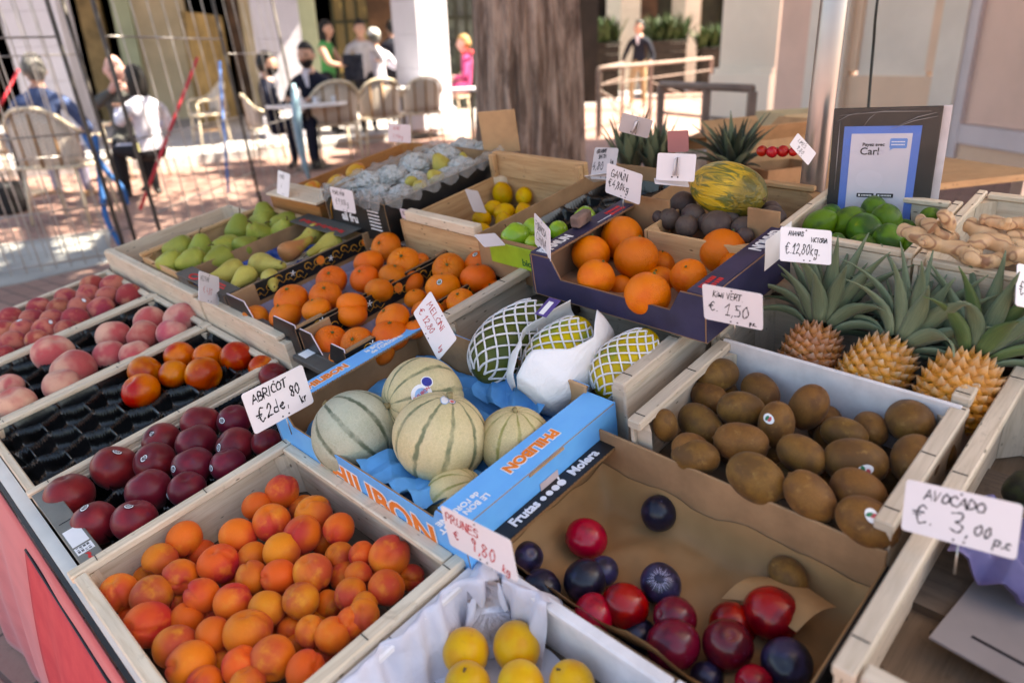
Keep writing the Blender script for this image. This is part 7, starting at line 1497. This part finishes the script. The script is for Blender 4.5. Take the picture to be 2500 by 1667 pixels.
    for s in (-1, 1):
        blob(HM @ T((s * .079, -.008, -.002)), .012, .02, .032, 2)
        hi = 9 if s == -1 else 17; hp = Vector(V[hi]); wr = Vector(V[hi - 1]); d = (hp - wr).normalized(); sd = d.cross(Vector((0, 0, 1))); sd = sd.normalized() if sd.length > .1 else Vector((1, 0, 0)); up_ = sd.cross(d)
        for k in range(5):
            if k < 4: a = hp + sd * (k - 1.5) * .019 + d * .03; ln = (.062, .07, .066, .05)[k]; pts = [a, a + d * ln * .5 - up_ * .004, a + d * ln * .8 - up_ * .018, a + d * ln * .95 - up_ * .03]
            else: a = hp - sd * .03 * s; pts = [a - d * .01, a - sd * .022 * s + d * .02, a - sd * .028 * s + d * .045]
            tb = MB().tube(pts, [.0095] * (len(pts) - 1) + [.006], 6); ws = [bm.verts.new(v) for v in tb.v]
            for f in tb.f: ff = bm.faces.new([ws[i] for i in f]); ff.smooth = True; ff.material_index = 2
    me2 = bpy.data.meshes.new('person_body'); bm.to_mesh(me2); bm.free(); link('body', me2, mats, o)
    if hairkind != 'bald':
        def hr(D, th, ph):
            x, y, z = D[:, 0], D[:, 1], D[:, 2]; k = 1.08 + .03 * np.sin(D @ np.array([9, 7, 11.])); X = x * .082 * k; Y = (y * .102 - .006) * k; Zz = z * .126 * k + .006
            front = (y > .22) & (z < .42); cut = (z < (-.75 if hairkind == 'long' else -.35)); sh_ = np.where(front, .8, 1.0); X = X * sh_; Y = np.where(front, Y * .6, Y); 
            if hairkind == 'long': Zz = np.where((z < 0) & (y < .35), Zz * 2.1, Zz); Y = np.where((z < 0) & (y >= .35), Y * .5, Y); X = np.where(z < 0, X * 1.05, X)
            else: low_ = z < -.25; X = np.where(low_, X * .8, X); Y = np.where(low_, np.minimum(Y, .0) * .9, Y); Zz = np.where(low_, np.maximum(Zz, -.07), Zz)
            return np.stack([X, Y, Zz], 1)
        link('hair', npmesh('hair', *sph(26, 18, hr)), hair, o, HM)
    if beard: link('beard', npmesh('beard', *sph(24, 16, lambda D, th, ph: np.stack([D[:, 0] * .077, np.where(D[:, 1] > -.1, D[:, 1] * .104 + .003, -.01), np.minimum(D[:, 2], -.28 - .25 * g_(D[:, 0], .35) * (D[:, 1] > .3)) * .124], 1))), hair, o, HM)
    if cap: MB().grid(np.array([[(.09 * math.sin(a) * math.cos(b_), .11 * math.sin(a) * math.sin(b_), .04 + .10 * math.cos(a)) for b_ in np.linspace(0, 2 * PI, 20)] for a in np.linspace(0.01, 1.6, 8)])).build('cap', cap, o, HM)
    if collar:
        cv = Vector(tor(.50, .1)); q = MB(); q.prism([(-.04, .055), (.04, .055), (.01, -.13), (-.01, -.13)], 0, .012); q.build('shirt_front', collar, o, T(cv) @ Rx(PI / 2 - .25 + 0) @ T((0, -.02, -.03)))
        MB().tube([tuple(Vector(tor(.535)) + Vector((.066 * math.cos(a), .066 * math.sin(a) + .01, .012 * math.sin(a)))) for a in np.linspace(0, 2 * PI, 16)], .017, 6).build('collar', collar, o)
    return o
def seat(px, Y): p = fp((px, 200), Y); return (p.x, p.y)
NAVYC, DEN, WHT, GRYC = cloth_('navy_suit', (.008, .010, .026)), cloth_('denim_shirt', (.06, .09, .20)), cloth_('white_shirt', (.68, .67, .78)), cloth_('grey_jacket', (.10, .10, .095)); LILT = cloth_('lilac_trousers', (.30, .28, .42)); DKT = cloth_('dark_trousers', (.015, .015, .02)); KHK = cloth_('khaki_trousers', (.42, .31, .18)); GRN = cloth_('green_top', (.07, .32, .09)); PNK = cloth_('magenta_jacket', (.40, .05, .17)); LGS = cloth_('pale_grey_shirt', (.45, .42, .44)); NVS = cloth_('navy_sweater', (.012, .014, .026)); LTBL = cloth_('light_blue_shirt', (.35, .40, .65))
person('grey haired man in a denim shirt seated with his back turned at the far left', seat(88, 7.6), .35, True, DEN, LILT, SKIN, HAIRG, scale=1.08, headturn=.2, zb=0)
person('pink faced man in a grey jacket with hands clasped before his mouth', seat(285, 8.3), PI + .5, True, GRYC, DKT, SKINP, HAIRG, 'bald', scale=1.06, hands={-1: (-.03, .2, 1.06), 1: (.03, .2, 1.06)}, headtilt=-.1)
person('dark haired woman in a pale lilac shirt seated behind the mesh panel', seat(335, 7.7), 1.0, True, WHT, DKT, SKIN, HAIRD, 'long', scale=.98, hands={-1: (-.1, .3, .95), 1: (.1, .3, .8)})
person('bearded dark haired man in a navy jacket, seated left at the round table', seat(650, 9.6), -1.35, True, NAVYC, NAVYC, SKIN, HAIRD, scale=1.05, beard=True, hands={-1: (-.15, .38, .78), 1: (.15, .38, .78)}, collar=LTBL)
person('bearded man in a navy suit facing the camera, seated right of the other one', seat(758, 10.0), PI - .15, True, NAVYC, NAVYC, SKIN, HAIRD, scale=1.12, beard=True, hands={-1: (-.15, .36, .76), 1: (.15, .36, .76)}, collar=WHT)
person('woman with long black hair in a green top standing behind the seated men', seat(805, 12.6), -1.7, False, GRN, DKT, SKIN, HAIRD, 'long', scale=.98, hands={-1: (-.1, .42, 1.12), 1: (.12, .4, 1.08)}, sleeves=False, zb=.12)
person('woman in a pale grey shirt standing with a dark apron over her arm', seat(890, 12.8), PI + .4, False, LGS, DKT, SKIN, HAIRD, scale=.98, hands={-1: (-.2, .25, 1.15), 1: (.15, .25, 1.15)}, zb=.12)
a_ = fp((862, 130), 12.5); o = MB().grid(crumple(16, 20, .16, .2, 5, .03)).build('dark_apron', NVS, None, T((a_.x, 12.4, 1.15)) @ Rx(PI / 2)); solidify(o, .01); tag(o, 'dark folded apron held by the woman in the grey shirt', 'apron')
person('man in white with a white cap, seen from behind beside the sunlit column', seat(925, 13.4), .5, True, WHT, WHT, SKIN, HAIRG, scale=1.08, hands={-1: (-.25, .35, .8), 1: (.28, .4, .8)}, zb=.3, cap=plain('white_cap', (.75, .75, .75), .7))
person('person in a dark waistcoat half hidden by the sunlit column', seat(968, 14.2), .3, False, NVS, DKT, SKIN, HAIRD, zb=.12)
person('woman in a magenta jacket seated at the left edge of the tree trunk', seat(1142, 13.5), PI / 2, True, PNK, PNK, SKINP, HAIRB, 'short', zb=.25)
o = MB().tube([tuple(fp((1144, 128), 13.35) + Vector((.1 * math.cos(k), .1 * math.sin(k), .01 * math.sin(3 * k)))) for k in np.linspace(0, 2 * PI, 16)], .03, 6).build('red_scarf', plain('red_scarf_cloth', (.6, .06, .07), .8)); tag(o, 'red scarf round the neck of the woman in magenta', 'scarf')
g_m = gp((1556, 266)); person('man in a navy sweater and khaki trousers walking behind the railing', (g_m.x, g_m.y), PI - .5, False, NVS, KHK, SKIN, HAIRD, scale=1.03, extra='walk', headturn=-.5, headtilt=.2, hands={-1: (-.28, .16, .92), 1: (.3, .2, .92)}, collar=WHT)
o = MB().bbox((-.2, -.15, 0), (.2, .15, .3), .03).build('black_bag', plain('black_bag_cloth', (.012, .012, .014), .6), None, T(gp((10, 520)))); MB().tube([(-.1, 0, .3), (-.06, 0, .4), (.06, 0, .4), (.1, 0, .3)], .012, 6).build('handle', DARK, o); tag(o, 'black bag standing on the paving at the left edge', 'bag')

# ------------------------------------------------------------------ boxes and apples on the trestle behind the stall
TZ = dp((1900, 445), 2.3).z
bt = empty('trestle_table', T((1.05, 2.45, 0)) @ Rz(.3)); tag(bt, 'trestle table with cardboard boxes behind the stall', 'table'); MB().box((-.55, -.32, TZ - .02), (.6, .4, TZ)).build('table_top', W_WARM, bt)
for (u, v) in ((-.5, -.28), (.55, -.28), (-.5, .36), (.55, .36)): MB().box((u - .02, v - .02, 0), (u + .02, v + .02, TZ - .021)).build('leg', STEEL, bt)
def cbox(label, p, h, sx, sy, sz, yaw, mat=None, lid=0):
    loc = dp(p, h); t = .004; o = empty('cardboard_box', T((loc.x, loc.y, TZ + .001)) @ Rz(yaw + .3)); tag(o, label, 'cardboard box', 'cardboard boxes behind the stall'); m_ = mat or CARD_L
    for s in (-1, 1):
        MB().box((-sx, min(s * sy, s * (sy - t)), 0), (sx, max(s * sy, s * (sy - t)), sz)).build('side_panel', m_, o)
        xs = sorted((s * (sx - .0005), s * (sx - t))); MB().box((xs[0], -sy + t + .0005, 0.0005), (xs[1], sy - t - .0005, sz - .0005)).build('end_panel', m_, o)
    MB().box((-sx + t, -sy + t, .001), (sx - t, sy - t, .004)).build('bottom', m_, o)
    if lid:
        for s in (-1, 1): MB().box((-sx, 0, 0), (sx, sy * .7, .003)).build('flap', m_, o, T((0, s * sy, sz)) @ (Rx(lid) if s > 0 else (Rz(PI) @ Rx(lid))))
        MB().box((0, -sy + .01, 0), (sx * .6, sy - .01, .003)).build('flap', m_, o, T((sx, 0, sz)) @ Ry(-lid * .7))
    return o
cbox('open brown cardboard box behind the small pineapple crowns', (1672, 335), 2.7, .075, .05, .085, .3, CARD, .3)
cbox('large brown cardboard box with raised flaps behind the pineapple crown', (1840, 395), 2.45, .13, .09, .12, .2, CARD_L, .9)
cbox('pale cardboard box behind the steel pole', (1945, 395), 2.75, .13, .1, .17, -.1, plain('pale_card', (.60, .47, .30), .85, .06, 9), 0)
cbox('low brown carton of red apples beside the steel pole', (1900, 440), 2.2, .11, .075, .07, .1, CARD, 0)
cbox('white printed fruit box behind the dusty red card', (1705, 385), 2.5, .06, .05, .07, .1, plain('white_box_print', (.62, .56, .52), .7, .15, 30), 0)
L = [(3, 680, 965, 70), (3, 745, 970, 75), (3, 815, 965, 75), (3, 880, 968, 60)]
batch('apple', 'red_apple', 'apple', 'red apples behind the stall', L, .29, 'red apple', 'in the carton behind the stall', rows=1, matf=lambda i: FM['redapple'], adjs=('blurred',))
L = [(3, 250, 930, 70), (3, 300, 985, 80)]
o = MB().bbox((-.035, -.12, 0), (.05, .12, .006), .001).build('wooden_plank', W_PALE, None, S @ T(at((735, 478), .135)[0]) @ Rz(.05)); tag(o, 'pale planks lying at the near end of the mango crate', 'plank')
o = MB().bbox((-.003, -.05, -.03), (.003, .05, .08), .001).build('card_tab', CARD_L, None, S @ T(at((1222, 345), .19)[0]) @ Rz(.5)); tag(o, 'brown card tab sticking up at the far end of the wrapped pears', 'card tab')
